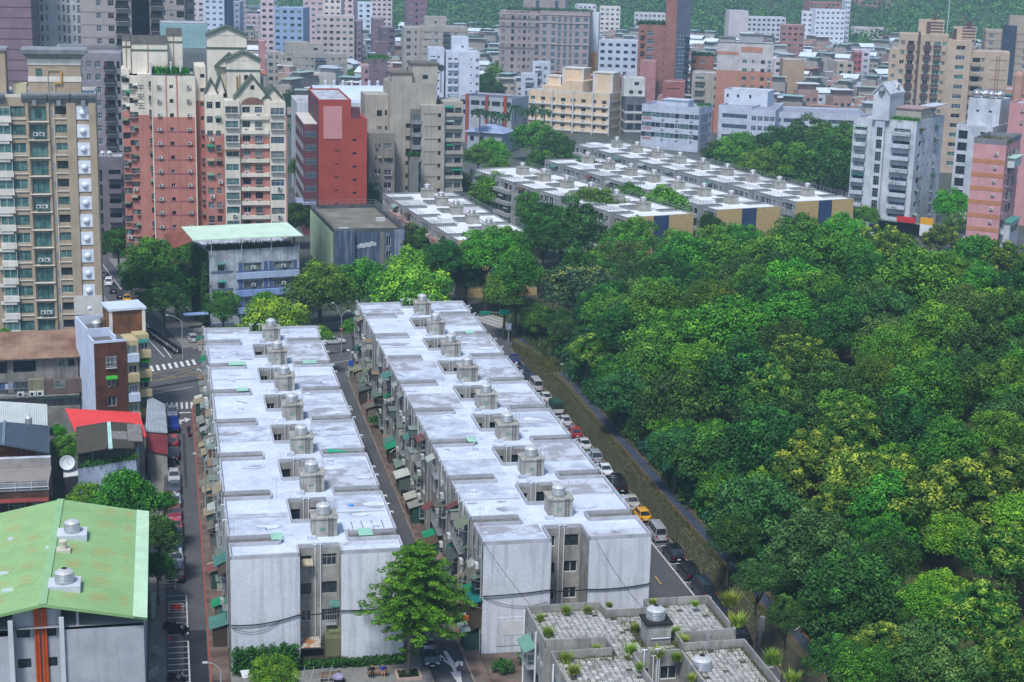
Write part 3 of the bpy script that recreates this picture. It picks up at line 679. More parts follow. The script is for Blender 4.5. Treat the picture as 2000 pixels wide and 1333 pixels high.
# front-wall details of the two long blocks
for x, z, ww, c in ((7.1, 11.0, 1.2, 'b5a98f'), (10.3, 6.3, 1.8, '5a8f84'), (10.2, 3.4, 1.9, '77805f')):
    obj('awning', awnmesh(ww, .9, .35, c), LBR, (x + .8, 2.36, z), 0)
obj('window_cage', cagemesh(1.2, 2.3, .7), LBR, (10.3, 2.3, 5.0)); 
lt = MB(); lt.box(6.75, -.05, 0, 11.35, 2.3, .9); lt.box(9.6, .3, .9, 11.2, 2.3, 2.9, 1); obj('yard_shed', lt, LBR, mats=[hm('3a342e', fine=.3), hm('6f7052', streak=.5)])
obj('rusty_sheet_roof', MB().box(-1.1, -.9, -.02, 1.1, .9, .02), LBR, (8.0, .9, 2.35), (R(14), 0, 0), mats=[mat('rusty_sheet', (0.42, 0.45, 0.4), (0.3, 0.12, 0.05), sc=.9, rough=.7, streak=.4, contrast=.3)])
for z, x, ww in ((2.6, 7.75, 1.1), (2.6, 10.2, 1.8)):
    obj('awning', awnmesh(ww, .9, .5, '1f5a50'), RBR, (x, 3.98, z), 0); obj('window_cage', cagemesh(ww - .1, 1.8, .5, FR_D), RBR, (x, 3.98, 1.4))
obj('awning', awnmesh(3.2, 1.3, .6, '1f7f7c'), RBR, (-.02, 1.4, 6.2), R(-90)); obj('shop_shed', MB().box(-1.15, .2, 2.9, -.01, 3.2, 5.7), RBR, mats=[hm('4a4238', streak=.4)])
obj('blocked_opening', MB().box(1.6, -.06, .8, 5.6, .0, 4.0).box(2.3, -.1, 2.0, 5.0, -.06, 3.6, 1), RBR, mats=[WALLW, mat('faded_panel', (0.5, 0.5, 0.48), (0.58, 0.6, 0.6), sc=.8)])
# things lying on the two white roofs
MINT = hm('9cc8b4', c2='8ab8a4', fine=.2); gr = random.Random(12)
for root, pts in ((LBR, [(2.9, 76.2, 2.4, 1.9), (13.6, 76.0, 2.0, 1.9), (13.5, 4.0, 1.5, 2.1), (4.4, 4.0, 1.2, 2.0), (3.4, 62.0, 1.6, 1.8)]), (RBR, [(4.6, 34.6, 1.2, 1.9), (14.5, 91.5, 1.4, 1.9)])):
    for x, y, w_, d_ in pts: obj('slot_cover', MB().box(x, y, 12.64, x + w_, y + d_, 12.7), root, mats=[MINT])
obj('green_sheet', MB().prism([(13.0, 33.0), (15.6, 33.1), (13.2, 34.4)], 12.65, 12.7), LBR, mats=[hm('1fa07c')]); obj('blue_basin', MB().lathe(13.8, 14.6, [(.25, 12.22), (.32, 12.4), (.05, 12.41)], 10), LBR, mats=[hm('5a9ad8')])
for i in range(5): obj('panel_joint', MB().box(12.1 + i * 1.1, 6.4, 12.22, 12.16 + i * 1.1, 9.6, 12.26), LBR, mats=[hm('3a3c40')])
for root, W2, L2 in ((LBR, 17.7, 98), (RBR, 18.2, 113)):
    for _ in range(46):
        x = gr.choice([gr.uniform(.8, 6.2), gr.uniform(12, W2 - 1)]); y = gr.uniform(1, L2); n_ = gr.randint(7, 11); rr = gr.uniform(.5, 1.9); ph = gr.uniform(0, 6)
        if any(abs(y - a - 1) < 3.4 for a in ([3.8 + 14.4 * k for k in range(7)] if root is LBR else [5.8 + 14.25 * k for k in range(8)])): continue
        mbx = MB(); mbx.quad(*[(x + rr * gr.uniform(.55, 1.1) * math.cos(6.283 * q / n_), y + rr * .5 * gr.uniform(.5, 1.1) * math.sin(6.283 * q / n_), 12.242 + .0009 * _) for q in range(n_)]); obj('repair_patch', mbx, root, mats=[gr.choice([ROOFG, ROOFW2, hm('d4dcea', fine=.3, sc=1), hm('a4a6b0', fine=.2, sc=1)])])
    for _ in range(8):
        x, y = gr.uniform(1, W2 - 4), gr.uniform(2, L2 - 3); a = gr.uniform(0, 3.14)
        if any(abs(y - q - 1) < 4 for q in ([3.8 + 14.4 * k for k in range(7)] if root is LBR else [5.8 + 14.25 * k for k in range(8)])) or 5 < x < 12.5: continue
        obj('loose_pole', MB().tube((x, y, 12.28), (x + 1.8 * math.cos(a), y + 1.8 * math.sin(a), 12.28), .035, 5), root, mats=[hm('5a5048')])
    for k in range(6): y = gr.uniform(3, L2); x = gr.choice([.6, W2 - .6, 5.9, 12.4]); obj('roof_aerial', MB().tube((x, y, 12.2), (x, y, 14.6), .025, 4).tube((x - .5, y, 14.3), (x + .5, y, 14.3), .015, 4).tube((x - .35, y, 14.5), (x + .35, y, 14.5), .015, 4), root, mats=[FR_A])
# ================================================================== generic building with real openings
FOOT = []
BALC = {}
def balcmesh(w, d, h, slab, rail):
    k = (round(w, 1), d, h, slab.name, rail.name)
    if k in BALC: return BALC[k]
    mb = MB(); mb.box(-w / 2, -d, -.15, w / 2, -.005, 0, 0); mb.box(-w / 2, -d, 0, w / 2, -d + .1, h, 1); mb.box(-w / 2, -d + .1, 0, -w / 2 + .1, -.005, h, 1); mb.box(w / 2 - .1, -d + .1, 0, w / 2, -.005, h, 1)
    BALC[k] = mb.mesh('balcony', [slab, rail]); return BALC[k]
def site(pl, pt, pr, D, yaw):
    x, y, z = PD(pl, pt, D); lo, hi = 0.5, 120
    for _ in range(40):
        m = (lo + hi) / 2
        if proj(x + m * math.cos(yaw), y + m * math.sin(yaw), z)[0] < pr: lo = m
        else: hi = m
    return x, y, z, lo
def bldg(name, label, cat, pos, yaw, W, Dp, h, fh=3.2, faces=None, wall=None, roof=None, para=.6, top=1.0, floors=None, split=None, bands=None, group=None, dep=.25, seed=1, parm=None, zlow=0.0, side=None, z0=0.0):
    """faces: {'f': [(frac, w, h, style, fit)...], ...}; fit: ''|b balcony|a air conditioner|w awning|c cage ; split: list of (zmin, material) from the top"""
    g = random.Random(seed); root = thing(name, label, cat, (pos[0], pos[1], z0), yaw, group); FOOT.append((pos[0], pos[1], yaw, W, Dp))
    mats = [wall]; faces = faces or {}
    extra = []
    if split: mats += [m for _, m in split]
    bm_ = {'f': ((0, 0), (1, 0), W), 'r': ((W, 0), (0, 1), Dp), 'k': ((W, Dp), (-1, 0), W), 'l': ((0, Dp), (0, -1), Dp)}
    nf = floors or max(1, int((h - top - zlow) / fh))
    for f, (o, u, L_) in bm_.items():
        rects = []; fits = []
        for c in faces.get(f, []):
            fr, ww, hh, st = c[:4]; fit = c[4] if len(c) > 4 else ''; a = fr * L_ if f in 'fr' else (1 - fr) * L_
            if f == 'k': continue
            a = min(max(a, ww / 2 + .05), L_ - ww / 2 - .05)
            for i in range(nf):
                zc = h - top - i * fh - hh / 2
                if zc - hh / 2 < .3 or zc < zlow: break
                s = g.choice(st) if st else None
                if st: rects.append((a - ww / 2, zc - hh / 2, a + ww / 2, zc + hh / 2, s))
                fits.append((a, zc, ww, hh, fit))
        mb = MB(); n0 = 0
        if split:
            cuts = sorted([z for z, _ in split if 0 < z < h], reverse=True); zs = [h] + cuts + [0.0]
            for q in range(len(zs) - 1): wallface(mb, o, u, L_, zs[q + 1], zs[q], [(r[0], max(r[1], zs[q + 1]), r[2], min(r[3], zs[q])) for r in rects if r[3] > zs[q + 1] + .01 and r[1] < zs[q] - .01], dep, mi=q)
        else: wallface(mb, o, u, L_, 0, h, rects, dep)
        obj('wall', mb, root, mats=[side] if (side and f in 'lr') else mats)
        for r in rects: addwin(root, f, o, u, (r[0] + r[2]) / 2, (r[1] + r[3]) / 2, r[2] - r[0], r[3] - r[1], r[4], dep)
        n = (u[1], -u[0])
        for a, zc, ww, hh, fit in fits:
            p = (o[0] + u[0] * a + n[0] * .01, o[1] + u[1] * a + n[1] * .01)
            if 'b' in fit: obj('balcony', balcmesh(ww + .4, 1.1, .95, parm or wall, extra[0] if extra else (parm or wall)), root, (*p, zc - hh / 2 - .1), FACEROT[f])
            if 'B' in fit: obj('balcony', balcmesh(ww + .3, .9, 1.0, parm or wall, FR_D), root, (*p, zc - hh / 2 - .1), FACEROT[f])
            if 'a' in fit and g.random() < .75: obj('air_conditioner', AC_ME, root, (p[0] + n[0] * .05, p[1] + n[1] * .05, zc - hh / 2 + (.0 if not ww else -.75)), FACEROT[f])
            if 'A' in fit: obj('air_conditioner', AC_ME, root, (p[0], p[1], zc - .3), FACEROT[f])
            if 'w' in fit and g.random() < .4: obj('awning', awnmesh(ww + .4, .8, .4, g.choice(AWC)), root, (*p, zc + hh / 2 + .15), FACEROT[f])
            if 'c' in fit and g.random() < .55: obj('window_cage', cagemesh(ww + .1, hh + .2, .6), root, (*p, zc), FACEROT[f])
    parm = parm or wall
    rf = MB(); rf.quad((0, 0, h), (W, 0, h), (W, Dp, h), (0, Dp, h)); obj('roof', rf, root, mats=[roof or ROOFG])
    if para:
        pb = MB(); t = .25; pb.box(0, .002, h, W, t, h + para, skip='b'); pb.box(0, Dp - t, h, W, Dp - .002, h + para, skip='b'); pb.box(.002, t, h, t, Dp - t, h + para - .01, skip='b'); pb.box(W - t, t, h, W - .002, Dp - t, h + para - .01, skip='b'); obj('parapet', pb, root, mats=[parm])
    if bands:
        bmat, bh, boff = bands; mb = MB()
        for i in range(nf + 1):
            z = h - top - i * fh + boff
            if z < 1: break
            mb.box(-.06, -.06, z, W + .06, -.003, z + bh); mb.box(-.06, 0, z, -.003, Dp, z + bh - .01); mb.box(W + .003, 0, z, W + .06, Dp, z + bh - .01)
        obj('floor_band', mb, root, mats=[bmat], kind='stuff')
    return root
def pent(root, x0, y0, z0, x1, y1, z1, m, cap=None, name='roof_house', win=None):
    mb = MB().box(x0, y0, z0 + .01, x1, y1, z1, 0); o = obj(name, mb, root, mats=[m])
    if cap: obj('roof_slab', MB().box(x0 - .3, y0 - .3, z1, x1 + .3, y1 + .3, z1 + .35), o, mats=[cap])
    if win:
        for (fx, fz, w, h, s) in win: obj('window', winmesh(w, h, s), o, (x0 + (x1 - x0) * fx, y0 - .02, z0 + (z1 - z0) * fz), 0)
    return o
def gable(root, x0, y0, x1, y1, z, rise, m, wm=None, axis='y', name='gable_roof', over=.3, thick=.15):
    mb = MB()
    if axis == 'y':   # ridge runs along y
        xm = (x0 + x1) / 2
        for xa, za, xb, zb in ((x0 - over, z - over * rise / ((x1 - x0) / 2), xm, z + rise), (xm, z + rise, x1 + over, z - over * rise / ((x1 - x0) / 2))):
            mb.quad((xa, y0 - over, za + thick), (xb, y0 - over, zb + thick), (xb, y1 + over, zb + thick), (xa, y1 + over, za + thick), mi=0); mb.quad((xa, y1 + over, za), (xb, y1 + over, zb), (xb, y0 - over, zb), (xa, y0 - over, za), mi=0)
            for yy in (y0 - over, y1 + over): mb.quad((xa, yy, za), (xb, yy, zb), (xb, yy, zb + thick), (xa, yy, za + thick), mi=0)
            mb.quad((xa if xa < xm else xb, y0 - over, (za if xa < xm else zb)), (xa if xa < xm else xb, y0 - over, (za if xa < xm else zb) + thick), (xa if xa < xm else xb, y1 + over, (za if xa < xm else zb) + thick), (xa if xa < xm else xb, y1 + over, (za if xa < xm else zb)), mi=0)
        if wm:
            for yy in (y0, y1): mb.quad((x0, yy, z), (x1, yy, z), (xm, yy, z + rise), mi=1)
    return obj(name, mb, root, mats=[m, wm or m])
# ------------------------------------------------------------------ tan tower at the left edge
TAN = hm('a89a86', c2='9a8b78', sc=.4, streak=.18, rough=.8); CREAM = hm('d8d4cc', c2='c4c0b6', streak=.2); GREYC = hm('8b9094', c2='7a7f84', streak=.4)
yaw = R(13); x, y, h, Wd = site(-42, 190, 186, 278, yaw)
TT = bldg('tan_tower', 'tall tan tower with a column of white domed square panels at the left edge', 'apartment tower', (x, y), yaw, Wd, 14, h, 3.08,
          {'f': [(.325, 2.4, 1.75, 'TtTt'), (.50, 2.7, 2.45, 't'), (.698, 1.9, 1.35, 'dtTo')]}, TAN, top=1.5, para=.5, parm=CREAM, seed=3)
ns = int((h - 1.5) / 3.08)
sc = Wd / 228.0
def fx(px): return (px + 42) * sc
dome = MB().lathe(0, 0, [(.55, 0), (.53, .14), (.42, .32), (.22, .43), (.05, .46)], 14)
dome.v = [(x_, -z_, y_) for x_, y_, z_ in dome.v]; dome = dome.mesh('dome', [hm('d4dae4', rough=.4)]); WPAN = hm('d9dfe9', c2='c3cad6', rough=.6, sc=.8)
pan = MB().box(-1.05, -.12, -1.12, 1.05, 0, 1.12).box(-1.05, -.125, -.02, 1.05, -.12, .02, 1).mesh('disc_panel', [WPAN, GREYC])
for i in range(ns):
    zc = h - 2.6 - i * 3.08
    if zc < 2: break
    o = obj('disc_panel', pan, TT, (fx(159.5), -.02, zc)); obj('dome', dome, o, (0, -.12, 0))
    zb = zc - 1.55 - .0
    obj('balcony', balcmesh(2.7, .55, .45, CREAM, CREAM), TT, (fx(-2), -.01, zc - 1.9)); obj('bay_window', MB().box(-1.3, -.7, 0, 1.3, -.01, .95), TT, (fx(4), 0, zc - 1.55), mats=[CREAM])
    obj('window', winmesh(2.3, 1.5, 'T'), TT, (fx(4), -.3, zc + .2)); obj('sill', MB().box(-1.2, -.18, -.12, 1.2, -.005, 0), TT, (fx(118), 0, zc - .95), mats=[CREAM]); obj('sill', MB().box(-1.4, -.18, -.12, 1.4, -.005, 0), TT, (fx(33), 0, zc - 1.0), mats=[CREAM])
    obj('ledge', MB().box(-1.75, -.55, -.1, 1.75, -.005, .02), TT, (fx(72), 0, zc - 1.45), mats=[CREAM]); obj('recess', MB().box(-.25, -.02, -.6, .25, .0, .6), TT, (fx(100), 0, zc), mats=[GREYC])
    if i in (1, 5, 8, 11): 
        for dx in (-.5, .55): obj('air_conditioner', AC_ME, TT, (fx(72) + dx, -.32, zc - .75))
for a, b in ((49, 53), (90, 94), (128, 146), (172, 186)): obj('pier', MB().box(fx(a), -.35, 0, fx(b), -.005, h - .9), TT, mats=[TAN])
obj('drain_pipe', MB().tube((fx(103), -.12, 0), (fx(103), -.12, h + 1), .07, 6), TT, mats=[CREAM])
for a, b in ((-42, 8), (40, 92), (92, 136), (136, 188)):
    cm = MB()
    pts = [(-.1, 0), (-.35, .5), (-.75, .9), (-.95, 1.4), (-.95, 1.6)]
    for (d0, z0_), (d1, z1_) in zip(pts[:-1], pts[1:]): cm.quad((fx(a) + .1, d0, h - 1.0 + z0_), (fx(b) - .1, d0, h - 1.0 + z0_), (fx(b) - .05, d1, h - 1.0 + z1_), (fx(a) + .05, d1, h - 1.0 + z1_))
    cm.box(fx(a) + .05, -.95, h + .6, fx(b) - .05, .5, h + .72); cm.box(fx((a + b) / 2) - .35, -1.05, h - 1.3, fx((a + b) / 2) + .35, -.36, h - .45); obj('cornice', cm, TT, mats=[GREYC])
p1 = pent(TT, fx(55), 2.2, h, fx(158), 8, h + 6.3, TAN, None, win=[(.2, .62, 1.0, 1.4, 't')])
obj('white_band', MB().box(fx(54), 2.1, h + 2.4, fx(159), 8.1, h + 3.3).box(fx(54), 2.1, h + 5.2, fx(159), 8.1, h + 6.2), p1, mats=[CREAM])
cm = MB(); pts = [(.2, 0), (.5, .45), (1.0, .8), (1.1, 1.4)]
for (d0, z0_), (d1, z1_) in zip(pts[:-1], pts[1:]):
    cm.quad((fx(55) - d0, 2.2 - d0, h + 6.3 + z0_), (fx(158) + d0, 2.2 - d0, h + 6.3 + z0_), (fx(158) + d1, 2.2 - d1, h + 6.3 + z1_), (fx(55) - d1, 2.2 - d1, h + 6.3 + z1_)); cm.quad((fx(158) + d0, 2.2 - d0, h + 6.3 + z0_), (fx(158) + d0, 8 + d0, h + 6.3 + z0_), (fx(158) + d1, 8 + d1, h + 6.3 + z1_), (fx(158) + d1, 2.2 - d1, h + 6.3 + z1_))
cm.box(fx(55) - 1.1, 1.1, h + 7.7, fx(158) + 1.1, 9, h + 7.85); obj('cornice', cm, p1, mats=[GREYC])
rb = MB(); X = fx(100)
for (a, b) in (((fx(93), 2.0, h + .6), (fx(93), 2.0, h + 4.4)), ((fx(93), 2.0, h + 4.4), (fx(118), 2.0, h + 4.4)), ((fx(118), 2.0, h + 4.4), (fx(118), 2.0, h + 3.0)), ((fx(98), 1.9, h + .2), (fx(98), 1.9, h + 2.3)), ((fx(106), 1.9, h + .2), (fx(106), 1.9, h + 2.3))): rb.tube(a, b, .07, 5)
obj('roof_pipes', rb, p1, mats=[hm('a8a49a')]); obj('gas_pipe', MB().tube((fx(120), 1.95, h + 2.4), (fx(120), 1.95, h + 4.3), .16, 6).tube((fx(104), 1.95, h + 2.2), (fx(121), 1.95, h + 2.2), .12, 6), p1, mats=[hm('c09a4a')])
pent(TT, fx(-42), 3, h, fx(10), 9, h + 7.5, TAN, GREYC); obj('roof_shed', MB().box(fx(20), 5, h, fx(48), 8, h + 1.8), TT, mats=[hm('bdb89a')])
obj('base_podium', MB().box(fx(128), -.45, h - 37.6, fx(186), -.36, h - 34.2), TT, mats=[hm('c8c6c0', streak=.3)])
# ------------------------------------------------------------------ low houses on the left
def quadbox(name, label, cat, pts, ztop, th, m, wm=None, zb=0.0, group=None, roofname='roof', rib=0):
    """roof quad given by photo corners at heights ztop (one or four values); walls drop to zb"""
    zs = ztop if isinstance(ztop, (list, tuple)) else [ztop] * len(pts)
    w = [P(px, py, z) for (px, py), z in zip(pts, zs)]; o = w[0]; root = thing(name, label, cat, (o[0], o[1], 0), 0, group)
    q = [(a - o[0], b - o[1], c) for a, b, c in w]; n = len(q); mb = MB()
    mb.v = [(a, b, c) for a, b, c in q] + [(a, b, c - th) for a, b, c in q]; mb.f = [tuple(range(n)), tuple(range(2 * n - 1, n - 1, -1))] + [(i, n + i, n + (i + 1) % n, (i + 1) % n) for i in range(n)]; mb.m = [0] * (n + 2)
    ro = obj(roofname, mb, root, mats=[m])
    if rib:
        rbm = MB(); a, b, c, d = [Vector(v) for v in q[:4]]
        for i in range(1, rib):
            t = i / rib; s, e = a.lerp(b, t), d.lerp(c, t); off = (b - a).normalized() * .05; up = Vector((0, 0, .07))
            rbm.quad(tuple(s - off), tuple(s + up), tuple(e + up), tuple(e - off)); rbm.quad(tuple(s + up), tuple(s + off), tuple(e + off), tuple(e + up))
        obj('roof_ribs', rbm, ro, mats=[m])
    if wm:
        wb = MB(); cx = sum(v[0] for v in q) / n; cy = sum(v[1] for v in q) / n; k = .94
        iq = [(cx + (a - cx) * k, cy + (b - cy) * k, c - th) for a, b, c in q]
        for i in range(n):
            j = (i + 1) % n; wb.quad((iq[i][0], iq[i][1], zb), (iq[j][0], iq[j][1], zb), iq[j], iq[i]); 
        obj('wall', wb, root, mats=[wm])
    return root, q
# green hall
GREENR = mat('green_metal_roof', hexc('8bae76'), hexc('7d9f6a'), sc=.25, rough=.5, fine=.12, contrast=.7); CONW = hm('a9adb4', c2='989ca4', sc=.35, streak=.22, fine=.12)
def rustmat():
    m = GREENR.copy(); m.name = 'rusty_green_sheet'; N = m.node_tree.nodes; L = m.node_tree.links; b = N['Principled BSDF']; src = b.inputs['Base Color'].links[0].from_socket
    geo = N.new('ShaderNodeNewGeometry'); mp = N.new('ShaderNodeMapping'); mp.inputs['Rotation'].default_value = (0, 0, -A); mp.inputs['Scale'].default_value = (.5, 3.0, 1); L.new(geo.outputs['Position'], mp.inputs[0])
    nz = N.new('ShaderNodeTexNoise'); nz.inputs['Scale'].default_value = 1.1; nz.inputs['Detail'].default_value = 5; L.new(mp.outputs[0], nz.inputs['Vector']); rp = N.new('ShaderNodeValToRGB'); rp.color_ramp.elements[0].position = .35; rp.color_ramp.elements[1].position = .7; L.new(nz.outputs[0], rp.inputs[0])
    tc = N.new('ShaderNodeTexCoord'); sp = N.new('ShaderNodeSeparateXYZ'); L.new(tc.outputs['Generated'], sp.inputs[0])
    def mth(op, a, b_):
        q = N.new('ShaderNodeMath'); q.operation = op
        for i_, v in enumerate((a, b_)):
            if isinstance(v, (int, float)): q.inputs[i_].default_value = v
            else: L.new(v, q.inputs[i_])
        return q.outputs[0]
    ex, ey = [mth('MULTIPLY', mth('MULTIPLY', sp.outputs[k], mth('SUBTRACT', 1.0, sp.outputs[k])), 4.0) for k in (0, 1)]
    fall = mth('MINIMUM', mth('MULTIPLY', mth('MULTIPLY', ex, ey), 1.5), 1.0); fac = mth('MULTIPLY', rp.outputs[0], fall)
    mx = N.new('ShaderNodeMix'); mx.data_type = 'RGBA'; L.new(fac, mx.inputs['Factor']); L.new(src, mx.inputs['A']); mx.inputs['B'].default_value = (*hexc('a08244'), 1); L.new(mx.outputs['Result'], b.inputs['Base Color']); return m
RUST = rustmat()
hx0, hx1, hr, hy0, hy1, ez, rz_ = -23.0, -2.75, -12.2, 150.2, 179.3, 10.7, 12.6
GH = thing('green_hall', 'long hall with ribbed green metal roof and two steel roof tanks in the lower left', 'hall', c2w(hr, hy0), A)
rf = MB(); rib = MB(); light = MB()
def rz_at(x): return rz_ - (rz_ - ez) * abs(x) / (hx1 - hr)
for xa, xb in ((hx0 - hr, 0), (0, hx1 - hr)):
    rf.quad((xa, -.6, rz_at(xa)), (xb, -.6, rz_at(xb)), (xb, hy1 - hy0, rz_at(xb)), (xa, hy1 - hy0, rz_at(xa))); rf.quad((xa, hy1 - hy0, rz_at(xa) - .25), (xb, hy1 - hy0, rz_at(xb) - .25), (xb, -.6, rz_at(xb) - .25), (xa, -.6, rz_at(xa) - .25)); rf.quad((xa, -.6, rz_at(xa) - .3), (xb, -.6, rz_at(xb) - .3), (xb, -.6, rz_at(xb) + .02), (xa, -.6, rz_at(xa) + .02))
xb = hx1 - hr; rf.quad((xb, -.6, ez - .25), (xb, hy1 - hy0, ez - .25), (xb, hy1 - hy0, ez), (xb, -.6, ez)); obj('roof', rf, GH, mats=[GREENR])
y_ = -.5
while y_ < hy1 - hy0:
    for xa, xb in ((hx0 - hr, -.35), (.35, hx1 - hr - 1.3)):
        rib.quad((xa, y_ - .06, rz_at(xa) + .004), (xb, y_ - .06, rz_at(xb) + .004), (xb, y_, rz_at(xb) + .055), (xa, y_, rz_at(xa) + .055)); rib.quad((xa, y_, rz_at(xa) + .055), (xb, y_, rz_at(xb) + .055), (xb, y_ + .06, rz_at(xb) + .004), (xa, y_ + .06, rz_at(xa) + .004))
    xa, xb = hx1 - hr - 1.3, hx1 - hr + .02; light.quad((xa, y_ - .3, rz_at(xa) + .02), (xb, y_ - .3, rz_at(xb) + .02), (xb, y_ + .2, rz_at(xb) + .05), (xa, y_ + .2, rz_at(xa) + .05)); y_ += .5
obj('roof_ribs', rib, GH, mats=[GREENR], kind='stuff'); obj('edge_flashing', light, GH, mats=[hm('bcdcb8', rough=.5)], kind='stuff')
obj('ridge_cap', MB().box(-.35, -.62, rz_ - .02, .35, hy1 - hy0, rz_ + .09), GH, mats=[hm('90b884', rough=.5)])
for (xc, w_) in ((-8.2, 2.2), (-4.6, 2.2), (-2.2, 1.6), (2.2, 1.8), (5.0, 2.6), (7.3, .9)):
    for k in range(7):
        yc = 2.6 + k * 4.1
        if rnd.random() < .82:
            xa, xb = xc - w_ / 2, xc + w_ / 2
            mbx = MB(); mbx.quad((xa, yc - 1.5, rz_at(xa) + .014), (xb, yc - 1.5, rz_at(xb) + .014), (xb, yc + 1.5, rz_at(xb) + .014), (xa, yc + 1.5, rz_at(xa) + .014)); obj('rusty_sheet', mbx, GH, mats=[RUST])
fw = MB(); LW = hx1 - hr
bays = [(hx0 - hr, -2.9, 0.0), (-2.9, 1.5, 1.0), (1.5, hx1 - hr - .35, 0.0)]
for a, b, dd in bays:
    tp = min(rz_at(a), rz_at(b)) - (1.1 if dd == 0 else .55); rects = []
    if dd: rects = [(x_ - a - .62, z_ - .48, x_ - a + .62, z_ + .48) for x_ in (-2.0, .4) for z_ in (2.9, 6.05, 9.15)]
    wallface(fw, (a, dd), (1, 0), b - a, 0, tp, rects, .2)
    for r in rects: addwin(GH, 'f', (a, dd), (1, 0), (r[0] + r[2]) / 2, (r[1] + r[3]) / 2, 1.24, .96, 'd', .2)
fw.quad((-2.9, 0, 0), (-2.9, 1, 0), (-2.9, 1, 11), (-2.9, 0, 11)); fw.quad((1.5, 1, 0), (1.5, 0, 0), (1.5, 0, 11), (1.5, 1, 11)); fw.box(hx0 - hr + .3, .3, 0, hx1 - hr - .35, hy1 - hy0, ez - .9, skip='f')
obj('wall', fw, GH, mats=[CONW]); pr = MB()
for x_ in (-3.0, 1.6): pr.box(x_ - .22, -.35, 0, x_ + .22, -.003, 11.0)
obj('pier', pr, GH, mats=[hm('c2c6cc', streak=.2)]); 
for x_ in (-1.05, -.78, .0 - .38, -.12): obj('orange_pipe', MB().tube((x_ + .2, .8, 0), (x_ + .2, .8, 11.6), .13, 8), GH, mats=[hm('c8551c', c2='a84818', rough=.5)])
cw = MB(); cw.box(-6, .8, 10.4, -5.7, 1.1, 11.4); cw.box(2.9, .5, 9.8, 3.15, .8, 11.6); obj('eave_post', cw, GH, mats=[CONW])
for k, (px, py, ww) in enumerate(((141, 1035, 1.1), (126, 1133, 1.15))):
    p = P(px, py, 12.9); cx, cy = w2c(p[0], p[1]); obj('roof_curb', MB().box(-1.5, -1.3, -1.2, 1.5, 1.3, 0), GH, (cx - hr, cy - hy0, 12.7), mats=[hm('c4cad2', fine=.2)])
    t = thing('water_tank', ['steel tank on the green roof, farther one', 'steel tank on the green roof with open hatch, nearer one'][k], 'water tank', (p[0], p[1], 12.7), A, 'tanks on the green hall', [TANK, TANK_H][k], 1.05)
p = P(124, 1072, 12.6); cx, cy = w2c(p[0], p[1]); obj('vent_cowl', MB().box(-.7, -.6, -.6, .7, .6, .12).lathe(0, 0, [(.36, .12), (.36, .75), (.44, .8), (.44, 1.0), (.1, 1.15)], 12), GH, (cx - hr, cy - hy0, 12.5), mats=[hm('c9c2b4', rough=.4)])
for px, py, w_ in ((152, 1048, 1.1), (100, 1077, 1.0), (8, 1112, .8), (20, 1045, .5), (15, 1148, 1.2)):
    p = P(px, py, 12.2); cx, cy = w2c(p[0], p[1]); mbx = MB().box(-w_ / 2, -.4, -.3, w_ / 2, .4, .1); obj('patch_plate', mbx, GH, (cx - hr, cy - hy0, rz_at(cx - hr)), mats=[hm('b8c8c0')])
# houses
DKR = hm('4a5866', c2='414e5b', sc=.3, rough=.5); WHR = hm('c6ccca', c2='b4bab8', sc=.3, rough=.5); BRK = brickmat('house_brick', hexc('8a4a30'), hexc('7a4028'), hexc('5a4438'), .5, .16)
r_, q = quadbox('white_roof_house', 'house with pale white metal roof at the left edge behind the dark roof', 'house', [(-20, 828), (93, 835), (92, 790), (-20, 783)], [8.6, 7.9, 7.9, 8.6], .15, WHR, WALLG, rib=26)
t = P(56, 832, 8.3); o = thing('water_tank', 'slim upright steel tank on the white metal roof at left', 'water tank', (t[0], t[1], 8.2), 0, None, TANK, (.62, .62, 1.25))
root, q = quadbox('dark_roof_house', 'brick gabled house with dark slate blue metal roof at the left edge', 'house', [(7, 868), (97, 884), (97, 832), (9, 824)], [9.3, 8.0, 8.0, 9.3], .18, DKR, None, rib=24)
b, _ = (None, None); mb = MB(); w = [P(*v, z) for v, z in (((-60, 885), 8.0), ((7, 868), 9.3), ((9, 824), 9.3), ((-60, 838), 8.0))]; o0 = q and P(7, 868, 9.3); mb.quad(*[(a[0] - o0[0], a[1] - o0[1], a[2]) for a in w]); obj('roof', mb, root, mats=[DKR])
obj('ridge_cap', MB().tube((0, 0, .03), tuple(Vector(P(9, 824, 9.3)) - Vector(P(7, 868, 9.3))), .22, 6), root, (0, 0, 9.3), mats=[hm('6e8090')])
wl_ = MB(); gq = [P(-60, 886, 7.9), P(66, 876, 8.3), P(9, 868.5, 9.2)]; base = [(v[0] - o0[0], v[1] - o0[1] + .5, v[2]) for v in gq]
wl_.quad((base[0][0], base[0][1], 3), (base[1][0], base[1][1], 3), base[1], base[2], base[0]); obj('gable_wall', wl_, root, mats=[BRK])
e2 = Vector(P(97, 884, 8.0)) - Vector(o0); e3 = Vector(P(97, 832, 8.0)) - Vector(o0); mb = MB(); mb.quad((e2.x - .2, e2.y, 0), (e3.x - .2, e3.y, 0), (e3.x - .2, e3.y, 7.9), (e2.x - .2, e2.y, 7.9)); obj('side_wall', mb, root, mats=[WALLG])
TERR = hm('a09c9a', c2='8a8684', sc=.5, streak=.35, fine=.25)
x, y, h, Wd = site(-60, 888, 98, 200, A)
GT = bldg('grey_terrace_house', 'grey flat house with wide corrugated terrace above a brick front at left', 'house', (x, y), A, Wd, .9, h - .8, 3, {}, TERR, para=.0, top=1)
obj('corrugated_roof', MB().box(-.2, -5.2, h - 2.2, Wd + .1, -.05, h - 2.05), GT, (0, 0, 0), 0, mats=[hm('a8a29c', c2='928c86', sc=.6, fine=.3)]); mb = MB()
